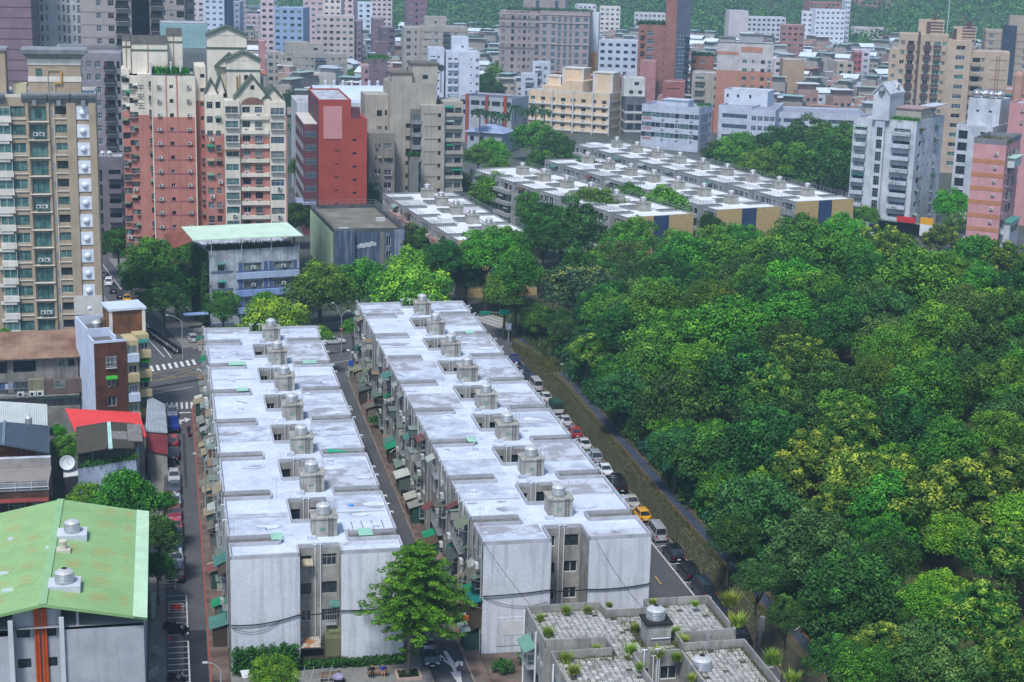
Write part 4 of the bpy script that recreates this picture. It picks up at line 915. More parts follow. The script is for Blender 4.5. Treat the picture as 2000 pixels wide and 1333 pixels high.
for i in range(14): mb.box(-.2, -5.1 + i * .37, h - 2.05, Wd + .1, -5.0 + i * .37, h - 2.0)
obj('roof_ribs', mb, GT, mats=[hm('8e8882')]); obj('front_parapet', MB().box(-.2, -5.6, h - 3.3, Wd + .1, -5.25, h - 2.25), GT, mats=[GREYC])
rl = MB()
for i in range(6): rl.tube((i * Wd / 5, -5.7, h - 3.2), (i * Wd / 5, -5.7, h - 2.0), .04, 5)
rl.tube((0, -5.7, h - 2.8), (Wd, -5.7, h - 2.8), .05, 5); obj('railing', rl, GT, mats=[PVC])
obj('awning', MB().box(0, -6.9, h - 4.35, Wd, -5.5, h - 4.25), GT, (0, 0, 0), 0, mats=[hm('8a3f3c', fine=.3)]); obj('front_wall', MB().box(0, -5.5, 0, Wd, -.1, h - 3.4), GT, mats=[BRK])
for a, w_, s in ((3.5, 1.6, 'd'), (6, 2, 'a'), (8.5, 1.4, 'c')): obj('window', winmesh(w_, 1.4, s), GT, (a, -5.52, h - 5.4), 0)
for a, zz in ((7.4, h - 6.6), (9.6, h - 5.5)): obj('white_panel', MB().box(a - 1.3, -5.75, zz - .6, a + 1.3, -5.55, zz + .6), GT, mats=[hm('c0c6cc', fine=.2)])
# narrow five-storey with brown tiled front
yb_ = R(26); BRT = brickmat('brown_tile_wall', hexc('6a3a26'), hexc('5c3020'), hexc('4a3026'), .3, .12, 26); SKY_W = hm('c3cde0', c2='b2bccf', sc=.3, streak=.15)
x, y, h, Wd = site(183, 672, 247, 240, yb_)
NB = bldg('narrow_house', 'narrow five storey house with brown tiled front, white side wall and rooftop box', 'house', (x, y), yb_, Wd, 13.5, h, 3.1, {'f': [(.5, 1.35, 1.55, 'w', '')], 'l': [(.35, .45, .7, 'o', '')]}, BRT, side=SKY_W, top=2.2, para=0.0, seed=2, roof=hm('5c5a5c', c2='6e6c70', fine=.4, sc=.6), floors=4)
obj('parapet', MB().box(-.05, 4.5, h, .2, 13.5, h + 1.3).box(.2, 13.2, h, Wd + 3, 13.5, h + 1.3).box(-.05, 4.2, h, 3.4, 4.5, h + 1.3).box(3.15, .1, h, 3.4, 4.2, h + .9).box(-.05, -.05, h, .2, 4.2, h + .35).box(.2, -.05, h, Wd, .2, h + .35), NB, mats=[SKY_W])
obj('awning', awnmesh(1.7, .6, .35, '2f9a2a'), NB, (Wd / 2, -.02, h - 5.15)); obj('window_cage', cagemesh(1.6, 1.8, .4, FR_W), NB, (Wd / 2, -.02, h - 3.0))
YEL = hm('b9aa84', c2='a89a74', sc=.4, streak=.3)
yb = MB(); yb.box(Wd, .6, 0, Wd + 1.9, 12.8, h - .1); yb.box(Wd + 1.9, 2.6, 0, Wd + 4.0, 12.8, h + .2); obj('side_wing', yb, NB, mats=[YEL])
for i in range(4):
    zc = h - 1.7 - i * 3.1
    obj('balcony', MB().box(Wd + .1, -.25, zc - 1.6, Wd + 1.8, .58, zc - .4), NB, mats=[YEL if i % 2 else SKY_W]); obj('window', winmesh(1.3, 1.2, 'cwbT'[i]), NB, (Wd + .95, .55, zc + .25)); obj('window', winmesh(1.7, 1.3, 'bgwc'[i]), NB, (Wd + 2.95, 2.55, zc + .3)); obj('balcony', MB().box(Wd + 1.95, 1.7, zc - 1.6, Wd + 4.1, 2.58, zc - .45), NB, mats=[YEL])
    obj('awning', awnmesh(1.9, .7, .35, ['2f7d73', '2f9a2a', '1f9a6c', '3f8f84'][i]), NB, (Wd + 2.95, 2.58, zc + 1.2)); obj('awning', awnmesh(1.6, .8, .35, '1f7a4c'), NB, (Wd + 4.05, 5.5, zc + 1.0), R(90)) if i else None
bx = pent(NB, Wd - 1.2, 5.2, h, Wd + 4.0, 10.2, h + 3.6, brickmat('rooftop_tile', hexc('b8733f'), hexc('a86838'), hexc('7a5030'), .6, .15, 26), hm('c8d4e0', rough=.5), 'rooftop_box'); obj('corner_post', MB().box(Wd - 1.35, 5.05, h, Wd - .9, 5.4, h + 3.6), bx, mats=[CREAM]); obj('corner_post', MB().box(Wd + 3.65, 5.05, h, Wd + 4.15, 5.4, h + 3.6), bx, mats=[CREAM])
for k, (dx, dy, s) in enumerate(((2.2, 8.4, 1.0), (3.5, 8.8, .8))):
    p = Matrix.Rotation(yb_, 4, 'Z') @ Vector((dx, dy, 0)); thing('water_tank', ['rusty dark tank with bright lid on the brown fronted house', 'smaller dark tank beside the bright lidded one'][k], 'water tank', (x + p.x, y + p.y, h), 0, None, TANK if k == 0 else MB().lathe(0, 0, [(.8, 0), (.8, 1.6), (.7, 1.7), (.1, 1.75)], 14).mesh('water_tank', [hm('4a443e', c2='6a5a4a', sc=2)]), (s, s, 1.3 * s))
# old two-storey house with rusted roof
x, y, h, Wd = site(-40, 703, 152, 246, R(16)); OLD = hm('8a8882', c2='6c6a66', sc=.5, streak=.6, fine=.35); RUSTR = mat('rusted_roof', hexc('6e5048'), hexc('98806e'), sc=.25, rough=.8, streak=0, fine=.35, contrast=.4)
OH = bldg('old_house', 'old grimy two storey house with rusty ribbed roof, caged balcony and laundry', 'house', (x, y), R(16), Wd, 9.5, h, 3.2, {'f': [(.83, 1.0, 1.2, 'dc'), (.93, .9, 1.1, 'd'), (.15, 3.6, 1.9, 'o'), (.45, 3.4, 1.8, 'o')]}, OLD, top=.5, para=0, seed=5)
mb = MB(); 
mb.quad((-.4, -.9, h + .05), (Wd + .3, -.9, h + .05), (Wd + .3, 8.6, h + 2.2), (-.4, 8.6, h + 2.2)); mb.quad((-.4, -.9, h - .05), (-.4, 8.6, h + 2.1), (Wd + .3, 8.6, h + 2.1), (Wd + .3, -.9, h - .05)); mb.quad((-.4, -.9, h - .05), (Wd + .3, -.9, h - .05), (Wd + .3, -.9, h + .06), (-.4, -.9, h + .06)); obj('rusted_roof', mb, OH, mats=[RUSTR]); mb = MB()
for i in range(44):
    a = -.3 + i * (Wd + .5) / 44; mb.quad((a - .06, -.9, h + .055), (a, -.9, h + .13), (a, 8.6, h + 2.28), (a - .06, 8.6, h + 2.205)); mb.quad((a, -.9, h + .13), (a + .06, -.9, h + .055), (a + .06, 8.6, h + 2.205), (a, 8.6, h + 2.28))
obj('roof_ribs', mb, OH, mats=[mat('rusted_rib', hexc('8a6450'), hexc('a88c70'), sc=.2, rough=.8, contrast=.4)], kind='stuff')
obj('window_cage', cagemesh(5.0, 2.2, 1.0), OH, (Wd * .32, -.02, h - 4.6)); obj('metal_shutter', MB().box(-1.2, -1.1, -1.1, 1.2, -.02, 1.1), OH, (Wd * .56, 0, h - 4.4), mats=[hm('7d7a66', streak=.5)]); obj('clad_bay', MB().box(-3, -1.0, -1.2, 3, -.02, 1.0), OH, (Wd * .82, 0, h - 4.5), mats=[hm('6a5a56', streak=.5)])
obj('window', winmesh(1.7, 1.3, 'c'), OH, (Wd * .8, -1.02, h - 4.2)); obj('ledge', MB().box(-.2, -1.5, h - 6.0, Wd, -.02, h - 5.8), OH, mats=[OLD]); obj('awning', MB().box(Wd * .55, -1.6, h - 6.3, Wd, -.5, h - 6.2), OH, mats=[hm('2f5f50', fine=.3)])
for a in (.40, .52, .60): obj('air_conditioner', AC_ME, OH, (Wd * a, -1.1, h - 5.8), 0, 1.25)
for i, c in enumerate(('3a5a9a', 'c0c8d4', '8a9ab0', '2f4a6a')): obj('laundry', MB().box(-.25, -.02, -.9, .25, .02, 0), OH, (Wd * .22 + i * .6, -.9, h - 3.8), 0, mats=[hm(c)])
obj('yard_wall', MB().box(Wd * .5, -5.5, 0, Wd, -5.2, 2.4), OH, mats=[OLD])
# red roof, mossy roof and sheds
RED = hm('dc4a48', c2='d2403f', sc=.3, rough=.55)
quadbox('red_roof_shed', 'wide shed with bright coral red metal roof beside the brown tiled house', 'shed', [(150, 850), (286, 852), (272, 806), (127, 798)], [6.6, 6.4, 6.4, 6.6], .2, RED, WALLG, rib=30)
MOSS = mat('mossy_tile', hexc('3f3a33'), hexc('4f4a3f'), sc=.8, rough=.95, fine=.5, contrast=.7); AGED = hm('8c8884', c2='757069', sc=1, fine=.3)
rt, q = quadbox('mossy_roof_house', 'pale blue walled house with dark mossy tiled gable roof and pot plants', 'house', [(150, 886), (213, 875), (209, 824), (148, 834)], [7.3, 8.3, 8.3, 7.3], .15, MOSS, None, rib=0)
o0 = Vector(P(150, 886, 7.3)); 
def addq(name, pts, m, th=.15):
    mb = MB(); v = [Vector(P(px, py, z)) - Vector((o0.x, o0.y, 0)) for px, py, z in pts]; n = len(v); mb.v = [tuple(a) for a in v] + [(a.x, a.y, a.z - th) for a in v]; mb.f = [tuple(range(n)), tuple(range(2 * n - 1, n - 1, -1))] + [(i, n + i, n + (i + 1) % n, (i + 1) % n) for i in range(n)]; mb.m = [0] * len(mb.f); return obj(name, mb, rt, mats=[m])
addq('roof', [(219, 875, 8.3), (262, 876, 7.3), (262, 827, 7.3), (216, 824, 8.3)], MOSS); addq('roof_sheet', [(250, 861, 7.62), (279, 862, 7.0), (275, 829, 7.0), (248, 828, 7.66)], AGED); addq('roof_sheet', [(219, 857, 8.32), (249, 859, 7.68), (248, 843, 7.68), (217, 842, 8.32)], AGED); addq('ridge_cap', [(212, 876, 8.42), (220, 875, 8.42), (216, 824, 8.42), (209, 824, 8.42)], hm('a8ccc4'))
g1 = MB(); w0 = Vector(P(152, 915, 5.6)) - Vector((o0.x, o0.y, 0)); w1 = Vector(P(266, 893, 6.2)) - Vector((o0.x, o0.y, 0)); g1.quad((w0.x, w0.y, 0), (w1.x, w1.y, 0), (w1.x, w1.y, 5.9), (w0.x, w0.y, 5.5)); g1.quad((w1.x, w1.y, 0), (w1.x - 1.5, w1.y + 8, 0), (w1.x - 1.5, w1.y + 8, 5.9), (w1.x, w1.y, 5.9)); g1.quad((w0.x - 1.5, w0.y + 8, 0), (w0.x, w0.y, 0), (w0.x, w0.y, 5.5), (w0.x - 1.5, w0.y + 8, 5.5)); obj('wall', g1, rt, mats=[hm('b4c0d2', c2='94a2b6', sc=.5, streak=.35, fine=.2)])
tr = MB()
for t in (0, .25, .5, .75, 1): v = w0.lerp(w1, t); tr.tube((v.x, v.y + .2, 5), (v.x, v.y + .2, 7.4), .06, 5)
obj('eave_posts', tr, rt, mats=[FR_G], kind='stuff'); v = w0.lerp(w1, .22)
obj('window', winmesh(2.0, 1.2, 'a'), rt, (w0.lerp(w1, .6).x, w0.lerp(w1, .6).y - .15, 3.2), A)
pp = [(w0.lerp(w1, t).x + .0, w0.lerp(w1, t).y + .3, 5.55 + .4 * t) for t in np.linspace(.1, .97, 90)]; obj('pot_plants', tuft_cloud('pot_plants', pp, lf('2f6a24', '6a9a34'), (.3, .9), 5, 3, .25), rt, kind='stuff')
quadbox('grey_shed', 'long low shed with pale grey ribbed roof next to the blue truck', 'shed', [(284, 842), (327, 845), (322, 790), (288, 772)], 3.6, .15, hm('a3abb4', c2='8f979f', sc=.3, fine=.2), WALLG, rib=14)
quadbox('maroon_shed', 'low shed with maroon ribbed roof beside the red parked car', 'shed', [(287, 880), (328, 887), (327, 850), (283, 845)], 3.4, .15, hm('7c3038', c2='6c2a30', sc=.3), WALLG, rib=10)
quadbox('lean_to', 'white topped lean to with dark shutter below the satellite dish', 'lean-to', [(124, 932), (181, 925), (181, 912), (124, 916)], [3.9, 3.9, 4.2, 4.2], .12, hm('c4c8c8', fine=.3), hm('3a3c40', streak=.4))
d = P(131, 905, 5.2); dm = MB().lathe(0, 0, [(.1, 0), (.5, .06), (.85, .22), (1.0, .36), (.98, .38), (.5, .1), (.05, .04)], 18); dm.tube((0, 0, 0), (0, -.3, -1.6), .06, 6, 1).tube((0, 0, 0), (.1, .3, .9), .03, 4, 1)
so = obj('satellite_dish', dm, None, d, (R(62), 0, R(20)), mats=[hm('c9cfd6', rough=.4), FR_A]); so['label'] = 'white satellite dish on a pole beside the mossy roofed house'; so['category'] = 'satellite dish'
# ================================================================== mid-distance buildings
CRM = hm('d8d1c4', c2='c8c1b3', sc=.3, streak=.3); PINK = hm('b67c72', c2='a87066', sc=.3, streak=.2); PINKD = hm('8f6068', sc=.3)
DG = hm('5a6a60', c2='4a584f', fine=.3); BEI = hm('aca69c', c2='9c968c', sc=.25, streak=.35, fine=.1); GRB = hm('8e8a88', c2='7e7a78', sc=.3, streak=.2); WHT = hm('c8ccd2', c2='b4b8c0', sc=.3, streak=.3)
def gtri(root, x0, x1, y0, d, z, rise, wallm, capm, name='gable'):
    mb = MB(); xm = (x0 + x1) / 2; mb.prism_y = None
    mb.v = [(x0, y0, z), (x1, y0, z), (xm, y0, z + rise), (x0, y0 + d, z), (x1, y0 + d, z), (xm, y0 + d, z + rise)]; mb.f = [(0, 1, 2), (3, 5, 4)]; mb.m = [0, 0]
    for a, b in (((x0 - .3, z - .2), (xm, z + rise + .05)), ((xm, z + rise + .05), (x1 + .3, z - .2))):
        mb.quad((a[0], y0 - .35, a[1]), (b[0], y0 - .35, b[1]), (b[0], y0 + d, b[1]), (a[0], y0 + d, a[1]), mi=1); mb.quad((a[0], y0 - .35, a[1]), (a[0], y0 - .35, a[1] + .45), (b[0], y0 - .35, b[1] + .45), (b[0], y0 - .35, b[1]), mi=1); mb.quad((a[0], y0 - .35, a[1] + .45), (a[0], y0 + d, a[1] + .45), (b[0], y0 + d, b[1] + .45), (b[0], y0 - .35, b[1] + .45), mi=1)
    return obj(name, mb, root, mats=[wallm, capm])
Y12 = R(12)
# cream and pink tower, left one
x, y, h, Wd = site(296, 148, 380, 345, Y12); zsp = zat(x, y, 229)
PT = bldg('cream_pink_tower', 'cream topped pink tower with window air conditioners and a roof garden, left of the pair', 'apartment tower', (x, y), Y12, Wd, 14, h, 2.93, {'f': [(.16, .9, .7, 'd', 'A'), (.45, .8, .8, 'dw'), (.85, .9, .7, 'd', 'A')]}, CRM, top=1.9, split=[(zsp, PINK)], seed=4, parm=DG, para=.4)
obj('floor_band', (lambda mb: [mb.box(-.02, -.04, zsp - 3.2 - i * 2.93, Wd + .02, -.003, zsp - 2.9 - i * 2.93) for i in range(8)] and mb)(MB()), PT, mats=[PINKD], kind='stuff')
for fr in (.33, .58, -.005, 1.0): obj('pilaster', MB().box(Wd * fr - .12, -.1, 0, Wd * fr + .12, -.003, h), PT, mats=[PINK if 0 < fr < 1 else CRM])
def bay(root, xa, xb, ya, dp, zt, m, split=None, wins=(), fh=2.93, top=1.5, seed=1, name='bay', cage=True, parm=None):
    g = random.Random(seed); mb = MB(); n = int((zt - 2) / fh); rects = [(fr * (xb - xa) - w / 2, zt - top - i * fh - hh, fr * (xb - xa) + w / 2, zt - top - i * fh, g.choice(s)) for fr, w, hh, s in wins for i in range(n) if zt - top - i * fh - hh > .5]
    zs = [zt] + ([split[0]] if split else []) + [0]
    for q in range(len(zs) - 1): wallface(mb, (xa, ya), (1, 0), xb - xa, zs[q + 1], zs[q], [(r[0], max(r[1], zs[q + 1]), r[2], min(r[3], zs[q])) for r in rects if r[3] > zs[q + 1] + .01 and r[1] < zs[q] - .01], .22, mi=q)
        
    for q in range(len(zs) - 1):
        mb.quad((xa, ya + dp, zs[q + 1]), (xa, ya, zs[q + 1]), (xa, ya, zs[q]), (xa, ya + dp, zs[q]), mi=q); mb.quad((xb, ya, zs[q + 1]), (xb, ya + dp, zs[q + 1]), (xb, ya + dp, zs[q]), (xb, ya, zs[q]), mi=q)
    mb.quad((xa, ya, zt), (xb, ya, zt), (xb, ya + dp, zt), (xa, ya + dp, zt), mi=0)
    o = obj(name, mb, root, mats=[m] + ([split[1]] if split else []))
    for r in rects:
        ww = obj('window', winmesh(r[2] - r[0], r[3] - r[1], r[4]), o, (xa + (r[0] + r[2]) / 2, ya + .19, (r[1] + r[3]) / 2))
        if cage and g.random() < .35: obj('window_cage', cagemesh(r[2] - r[0] + .1, r[3] - r[1] + .2, .55), o, (xa + (r[0] + r[2]) / 2, ya - .01, (r[1] + r[3]) / 2))
        elif cage and g.random() < .35: obj('air_conditioner', AC_ME, o, (xa + (r[0] + r[2]) / 2 + .3, ya - .01, r[1] - .75))
        elif cage and g.random() < .3: obj('awning', awnmesh(r[2] - r[0] + .3, .7, .35, g.choice(AWC)), o, (xa + (r[0] + r[2]) / 2, ya - .01, r[3] + .1))
    return o
pm = Wd / 84.0
bay(PT, -28 * pm, -.02, 1.2, 12, h + .2, CRM, (zsp + .3, PINK), [(.88, .6, 1.1, 'd')], seed=5)
bay(PT, -44 * pm, -28 * pm - .02, 2.4, 10, h - .4, CRM, (zsp - .2, PINK), [(.25, 1.0, 1.1, 'dca'), (.75, .9, 1.0, 'dca')], seed=6)
bay(PT, -60 * pm, -44 * pm - .02, 4.0, 9, h + 1.0, CRM, (zsp + 1.8, PINK), [(.35, 1.0, 1.3, 'dcaT'), (.8, .7, 1.2, 'dca')], seed=7)
bay(PT, Wd + .02, Wd + 22 * pm, 1.4, 12, h + 1.8, CRM, (h - 5.2, PINK), [(.7, .9, .8, 'd')], seed=8)
for i, s in enumerate('平安五'): obj('lettering', textmesh(s, 1.5, hm('4a4a52')), PT, (-22 * pm, 1.18, h - 3.2 - i * 1.85), (R(90), 0, 0))
def slantbox(root, x0, y0, z0, x1, y1, z1, cap=1.6):
    o = pent(root, x0, y0, z0, x1, y1, z1, CRM); mb = MB(); mb.quad((x0 - .1, y0 - .15, z1), (x1 + .1, y0 - .15, z1), (x1 - .1, y0 + 1.6, z1 + cap), (x0 + .1, y0 + 1.6, z1 + cap)); mb.quad((x0 + .1, y0 + 1.6, z1 + cap), (x1 - .1, y0 + 1.6, z1 + cap), (x1, y1, z1 + .5), (x0, y1, z1 + .5)); mb.quad((x0 - .1, y0 - .15, z1), (x0 + .1, y0 + 1.6, z1 + cap), (x0, y1, z1 + .5)); mb.quad((x1 - .1, y0 + 1.6, z1 + cap), (x1 + .1, y0 - .15, z1), (x1, y1, z1 + .5)); obj('slate_cap', mb, o, mats=[hm('5a5a58', c2='484846', fine=.4, sc=.8)]); obj('cornice_band', MB().box(x0 - .08, y0 - .08, z1 - 1.5, x1 + .08, y1, z1 - 1.15), o, mats=[DG]); obj('drain_pipe', MB().tube((x0 + (x1 - x0) * .45, y0 - .1, z0), (x0 + (x1 - x0) * .45, y0 - .1, z1), .07, 5), o, mats=[hm('a07a68')]); return o
slantbox(PT, -38 * pm, 4, h, 32 * pm, 11, h + 6.2, 1.7); slantbox(PT, 30 * pm, 6, h, 62 * pm, 12, h + 7.8, 1.5); slantbox(PT, -56 * pm, 5, h, -40 * pm, 11, h + 6.8, 1.2)
for a in (-3, 36, 55): obj('fin_wall', MB().prism([(a * pm, .2), (a * pm + .35, .2), (a * pm + .35, 3.5), (a * pm, 3.5)], h, h + 2.6), PT, mats=[WHT])
pts = [(rnd.uniform(.3, Wd * .82), rnd.uniform(.5, 2.8), h + rnd.uniform(.1, 1.0 if .3 < k / 400 < .7 else .5)) for k in range(420)]
obj('roof_garden', tuft_cloud('roof_garden', pts, lf('2f6f22', '63a030'), (.5, 1.3), 5, 4, .35), PT, kind='stuff')
# right one of the pair
x, y, h, Wd = site(437, 196, 557, 338, Y12); pm = Wd / 120.0; z1 = zat(x, y, 268)
PR = bldg('cream_gabled_tower', 'cream tower with pink balconies and small roof gables, right of the pair', 'apartment tower', (x, y), Y12, Wd, 14, h, 2.93, {'f': [(.36, 1.6, 1.3, 'dcaw', 'a'), (.56, 1.5, 1.3, 'dcb', 'ac')]}, CRM, top=1.3, split=[(z1, PINK)], para=.3, seed=9)
for i in range(int(h / 2.93) - 1): obj('balcony', MB().box(31 * pm, -.45, h - 3.9 - i * 2.93, 88 * pm, -.01, h - 3.1 - i * 2.93), PR, mats=[CRM])
bay(PR, 0, 30 * pm, -.75, .74, h, CRM, None, [(.5, 2.6, 1.35, 'TtcwTg')], seed=11, top=1.2); bay(PR, 89 * pm, Wd, -.75, .74, h - .3, CRM, None, [(.48, 2.7, 1.35, 'tTcbg')], seed=12, top=1.2)
obj('corner_strip', MB().box(Wd - .02, -.78, 0, Wd + .3, 13, h - 3), PR, mats=[PINK])
bay(PR, -36 * pm, -.02, 1.6, 10, h + 1.0, CRM, (h - 7, PINK), [(.25, 1.2, 1.4, 'dcaT'), (.7, 1.0, 1.3, 'dc')], seed=13); obj('glass_lean', MB().quad((-34 * pm, 1.4, h + 1.0), (-2 * pm, 1.4, h + 1.0), (-2 * pm, 6, h + 4.2), (-34 * pm, 6, h + 4.2)) or None, PR, mats=[G_TEAL]) if False else None
for (a, b, dz, hh, dy) in ((-34, -12, 1.0, 2.6, 2.2), (-14, 4, 1.0, 3.4, 4)): gtri(PR, a * pm, b * pm, dy, 5, h + dz, hh, CRM, DG)
gtri(PR, 22 * pm, 90 * pm, .1, 5, h + .2, 4.4, CRM, DG); obj('attic_window', winmesh(.8, .8, 'd'), PR, (56 * pm, .08, h + 2.6)); obj('arch_window', MB().lathe(0, 0, [(2.0, 0), (.05, .05)], 20) or None, PR, mats=[hm('8a5a4a')]) if False else None
ar = MB(); 
for k in range(12):
    a0, a1 = math.pi * k / 12, math.pi * (k + 1) / 12; ar.quad((56 * pm + 2.3 * math.cos(a0), -.04, h - .9 + 1.5 * math.sin(a0)), (56 * pm + 2.3 * math.cos(a1), -.04, h - .9 + 1.5 * math.sin(a1)), (56 * pm, -.04, h - .9))
obj('arch_window', ar, PR, mats=[hm('6e5050', c2='8a6a5a', sc=1)])
pA = pent(PR, 8 * pm, 4.5, h, 74 * pm, 11, h + 7.6, CRM); gtri(PR, 8 * pm, 74 * pm, 4.45, 6.5, h + 7.6, 1.5, CRM, DG); obj('cornice_band', MB().box(8 * pm - .1, 4.4, h + 5.4, 74 * pm + .1, 11.1, h + 5.8), pA, mats=[DG]); obj('roof_pipes', MB().tube((28 * pm, 4.3, h), (28 * pm, 4.3, h + 4.5), .18, 6).tube((33 * pm, 4.3, h), (33 * pm, 4.3, h + 4.8), .08, 6), pA, mats=[hm('a88a5a')]); obj('window', winmesh(.8, 1, 'd'), pA, (46 * pm, 4.47, h + 4.2))
pB = pent(PR, -28 * pm, 9, h, 50 * pm, 14, h + 12.4, CRM); gtri(PR, -28 * pm, 50 * pm, 8.95, 5, h + 12.4, 1.5, CRM, DG); obj('cornice_band', MB().box(-28 * pm - .1, 8.9, h + 9.6, 50 * pm + .1, 14.1, h + 10), pB, mats=[DG]); gtri(PR, -12 * pm, 42 * pm, 8.2, 2, h + 6.0, 2.6, CRM, DG)
gtri(PR, 76 * pm, Wd - .3, .1, 6, h, 2.4, CRM, DG)
# tall slabs behind
TWB = hm('86717a', c2='786470', sc=.3); STR = hm('c2c2c4', c2='b0b0b4', sc=.3, streak=.1); GBT = hm('a19a98', c2='938c8a', sc=.2, streak=.1)
x, y, h, Wd = site(-30, -160, 53, 500, R(8)); BR_T = bldg('mauve_tower', 'mauve brown tower with thin floor joints at the top left corner', 'apartment tower', (x, y), R(8), Wd, 16, h, 3.1, {'f': [(.12, 1.6, 1.3, 'd')]}, TWB, bands=(hm('5e4a54'), .22, .2), seed=2)
x, y, h, Wd = site(50, -160, 152, 520, R(10)); bldg('striped_white_tower', 'white tower with narrow vertical window strips at the top left', 'apartment tower', (x, y), R(10), Wd, 16, h, 3.1, {'f': [(.08, 1.9, 2.2, 'd', 'B'), (.23, .7, 2.0, 'gd'), (.33, .6, 1.7, 'c'), (.56, .6, 1.7, 'c'), (.66, .6, 2.0, 'gd'), (.75, 1.0, 2.6, 'b'), (.86, .6, 1.8, 'c'), (.95, 1.0, 2.6, 'b')]}, STR, seed=3, zlow=8)
x, y, h, Wd = site(150, -160, 251, 442, R(12)); GT1 = bldg('grey_beige_tower', 'tall grey beige tower with dark balcony railings behind the cream pair', 'apartment tower', (x, y), R(12), Wd, 15, h, 3.3, {'f': [(.36, 1.25, 1.5, 'b'), (.6, 1.5, 1.4, 'a'), (.82, 3.2, 1.9, 'o', 'B')], 'r': [(.2, .7, 1.3, 'd'), (.5, .7, 1.3, 'd')]}, GBT, bands=(hm('8a8484'), .18, .2), seed=4)
x2, y2, h2, W2 = site(287, -160, 356, 452, R(12)); bldg('grey_beige_tower', 'right hand wing of the tall grey beige tower with stacked dark balconies', 'apartment tower', (x2, y2), R(12), W2, 15, h2, 3.3, {'f': [(.2, 3.0, 1.9, 'o', 'B'), (.42, 1.0, 1.4, 'b'), (.62, .8, .7, 'd', 'A'), (.9, 2.0, 1.7, 'd')]}, GBT, bands=(hm('8a8484'), .18, .2), seed=5)
x3, y3, h3, W3 = site(251, -160, 287, 458, R(12)); bldg('recessed_core', 'dark recessed stair core between the two grey beige tower wings', 'tower core', (x3, y3), R(12), W3, 12, h3, 3.3, {'f': [(.15, .6, 1.3, 'o'), (.4, .6, 1.3, 'o')]}, hm('5a6070', sc=.2), seed=6)
x4, y4, h4, W4 = site(358, -160, 376, 462, R(12)); bldg('side_wing', 'narrow right flank of the tall grey beige tower with blue windows', 'tower wing', (x4, y4), R(12), W4, 12, h4, 3.3, {'f': [(.5, 1.8, 1.5, 'b')]}, GBT, seed=7)
x, y, h, Wd = site(312, 46, 405, 430, R(12)); gb = bldg('glass_hall', 'pale teal glass rooftop hall with fine mullions behind the cream pair', 'glass building', (x, y), R(12), Wd, 12, h, 3.4, {}, hm('8ab4ba', c2='9cc4c8', rough=.2, spec=.7), para=.2, parm=GREYC, seed=8); mb = MB()
for i in range(26): mb.box(i * Wd / 25 - .05, -.1, h - 5.6, i * Wd / 25 + .05, -.003, h - .2)
for i in range(40): mb.box(i * Wd / 39 - .05, -1.0, h - 11, i * Wd / 39 + .05, -.9, h - 6.5)
obj('mullions', mb, gb, mats=[GREYC], kind='stuff'); obj('screen_wall', MB().box(0, -.4, 0, Wd, -.02, h - 6), gb, mats=[hm('7a8288')])
GRW = hm('8e8a90', c2='807c84', sc=.3, streak=.15)
x, y, h, Wd = site(118, 106, 236, 402, Y12); gbb = bldg('grey_balcony_block', 'grey apartment block with dark red edged balconies between tan tower and pink tower', 'apartment block', (x, y), Y12, Wd, 14, h, 3.1, {'f': [(.33, 1.0, 1.5, 'c'), (.46, 1.1, 1.5, 'b'), (.61, 1.3, 1.5, 'b'), (.8, 2.3, 1.9, 'o', 'B'), (.95, .7, 1.7, 'o')]}, GRW, top=1.6, para=.3, seed=9); mb = MB()
for i in range(60): mb.box(i * Wd / 60, .1, h + .3, i * Wd / 60 + .12, .25, h + 2.2)
mb.box(0, .08, h + 1.4, Wd, .12, h + 1.55); obj('roof_railing', mb, gbb, mats=[hm('6e7276')], kind='stuff'); obj('roof_deck', MB().box(-1, .5, h + .2, Wd * .4, 9, h + 1.8), gbb, mats=[GREYC])
for i in range(int(h / 3.1)): obj('red_panel', MB().box(.745 * Wd - .12, -.06, h - 3.4 - i * 3.1, .745 * Wd + .16, -.004, h - 1.7 - i * 3.1), gbb, mats=[hm('8a4a44')])
x, y, h, Wd = site(187, 310, 240, 372, Y12); an = bldg('brown_grey_annex', 'brown grey annex with open balconies and two steel tanks beside the pink tower', 'apartment block', (x, y), Y12, Wd, 8, h, 3.3, {'f': [(.1, 1.2, 2.6, 'o'), (.68, 2.6, 1.7, 'o', 'b')]}, hm('77727a', c2='69646c', sc=.3, streak=.2), top=2.6, seed=10, para=.4)
for k, a in enumerate((.25, .5)):
    p = Matrix.Rotation(Y12, 4, 'Z') @ Vector((Wd * a, 1.6, 0)); thing('water_tank', ['steel tank on the brown grey annex, left one', 'steel tank on the brown grey annex, right one'][k], 'water tank', (x + p.x, y + p.y, h), 0, 'pair of annex tanks', TANK, (.9, .9, 1.2))
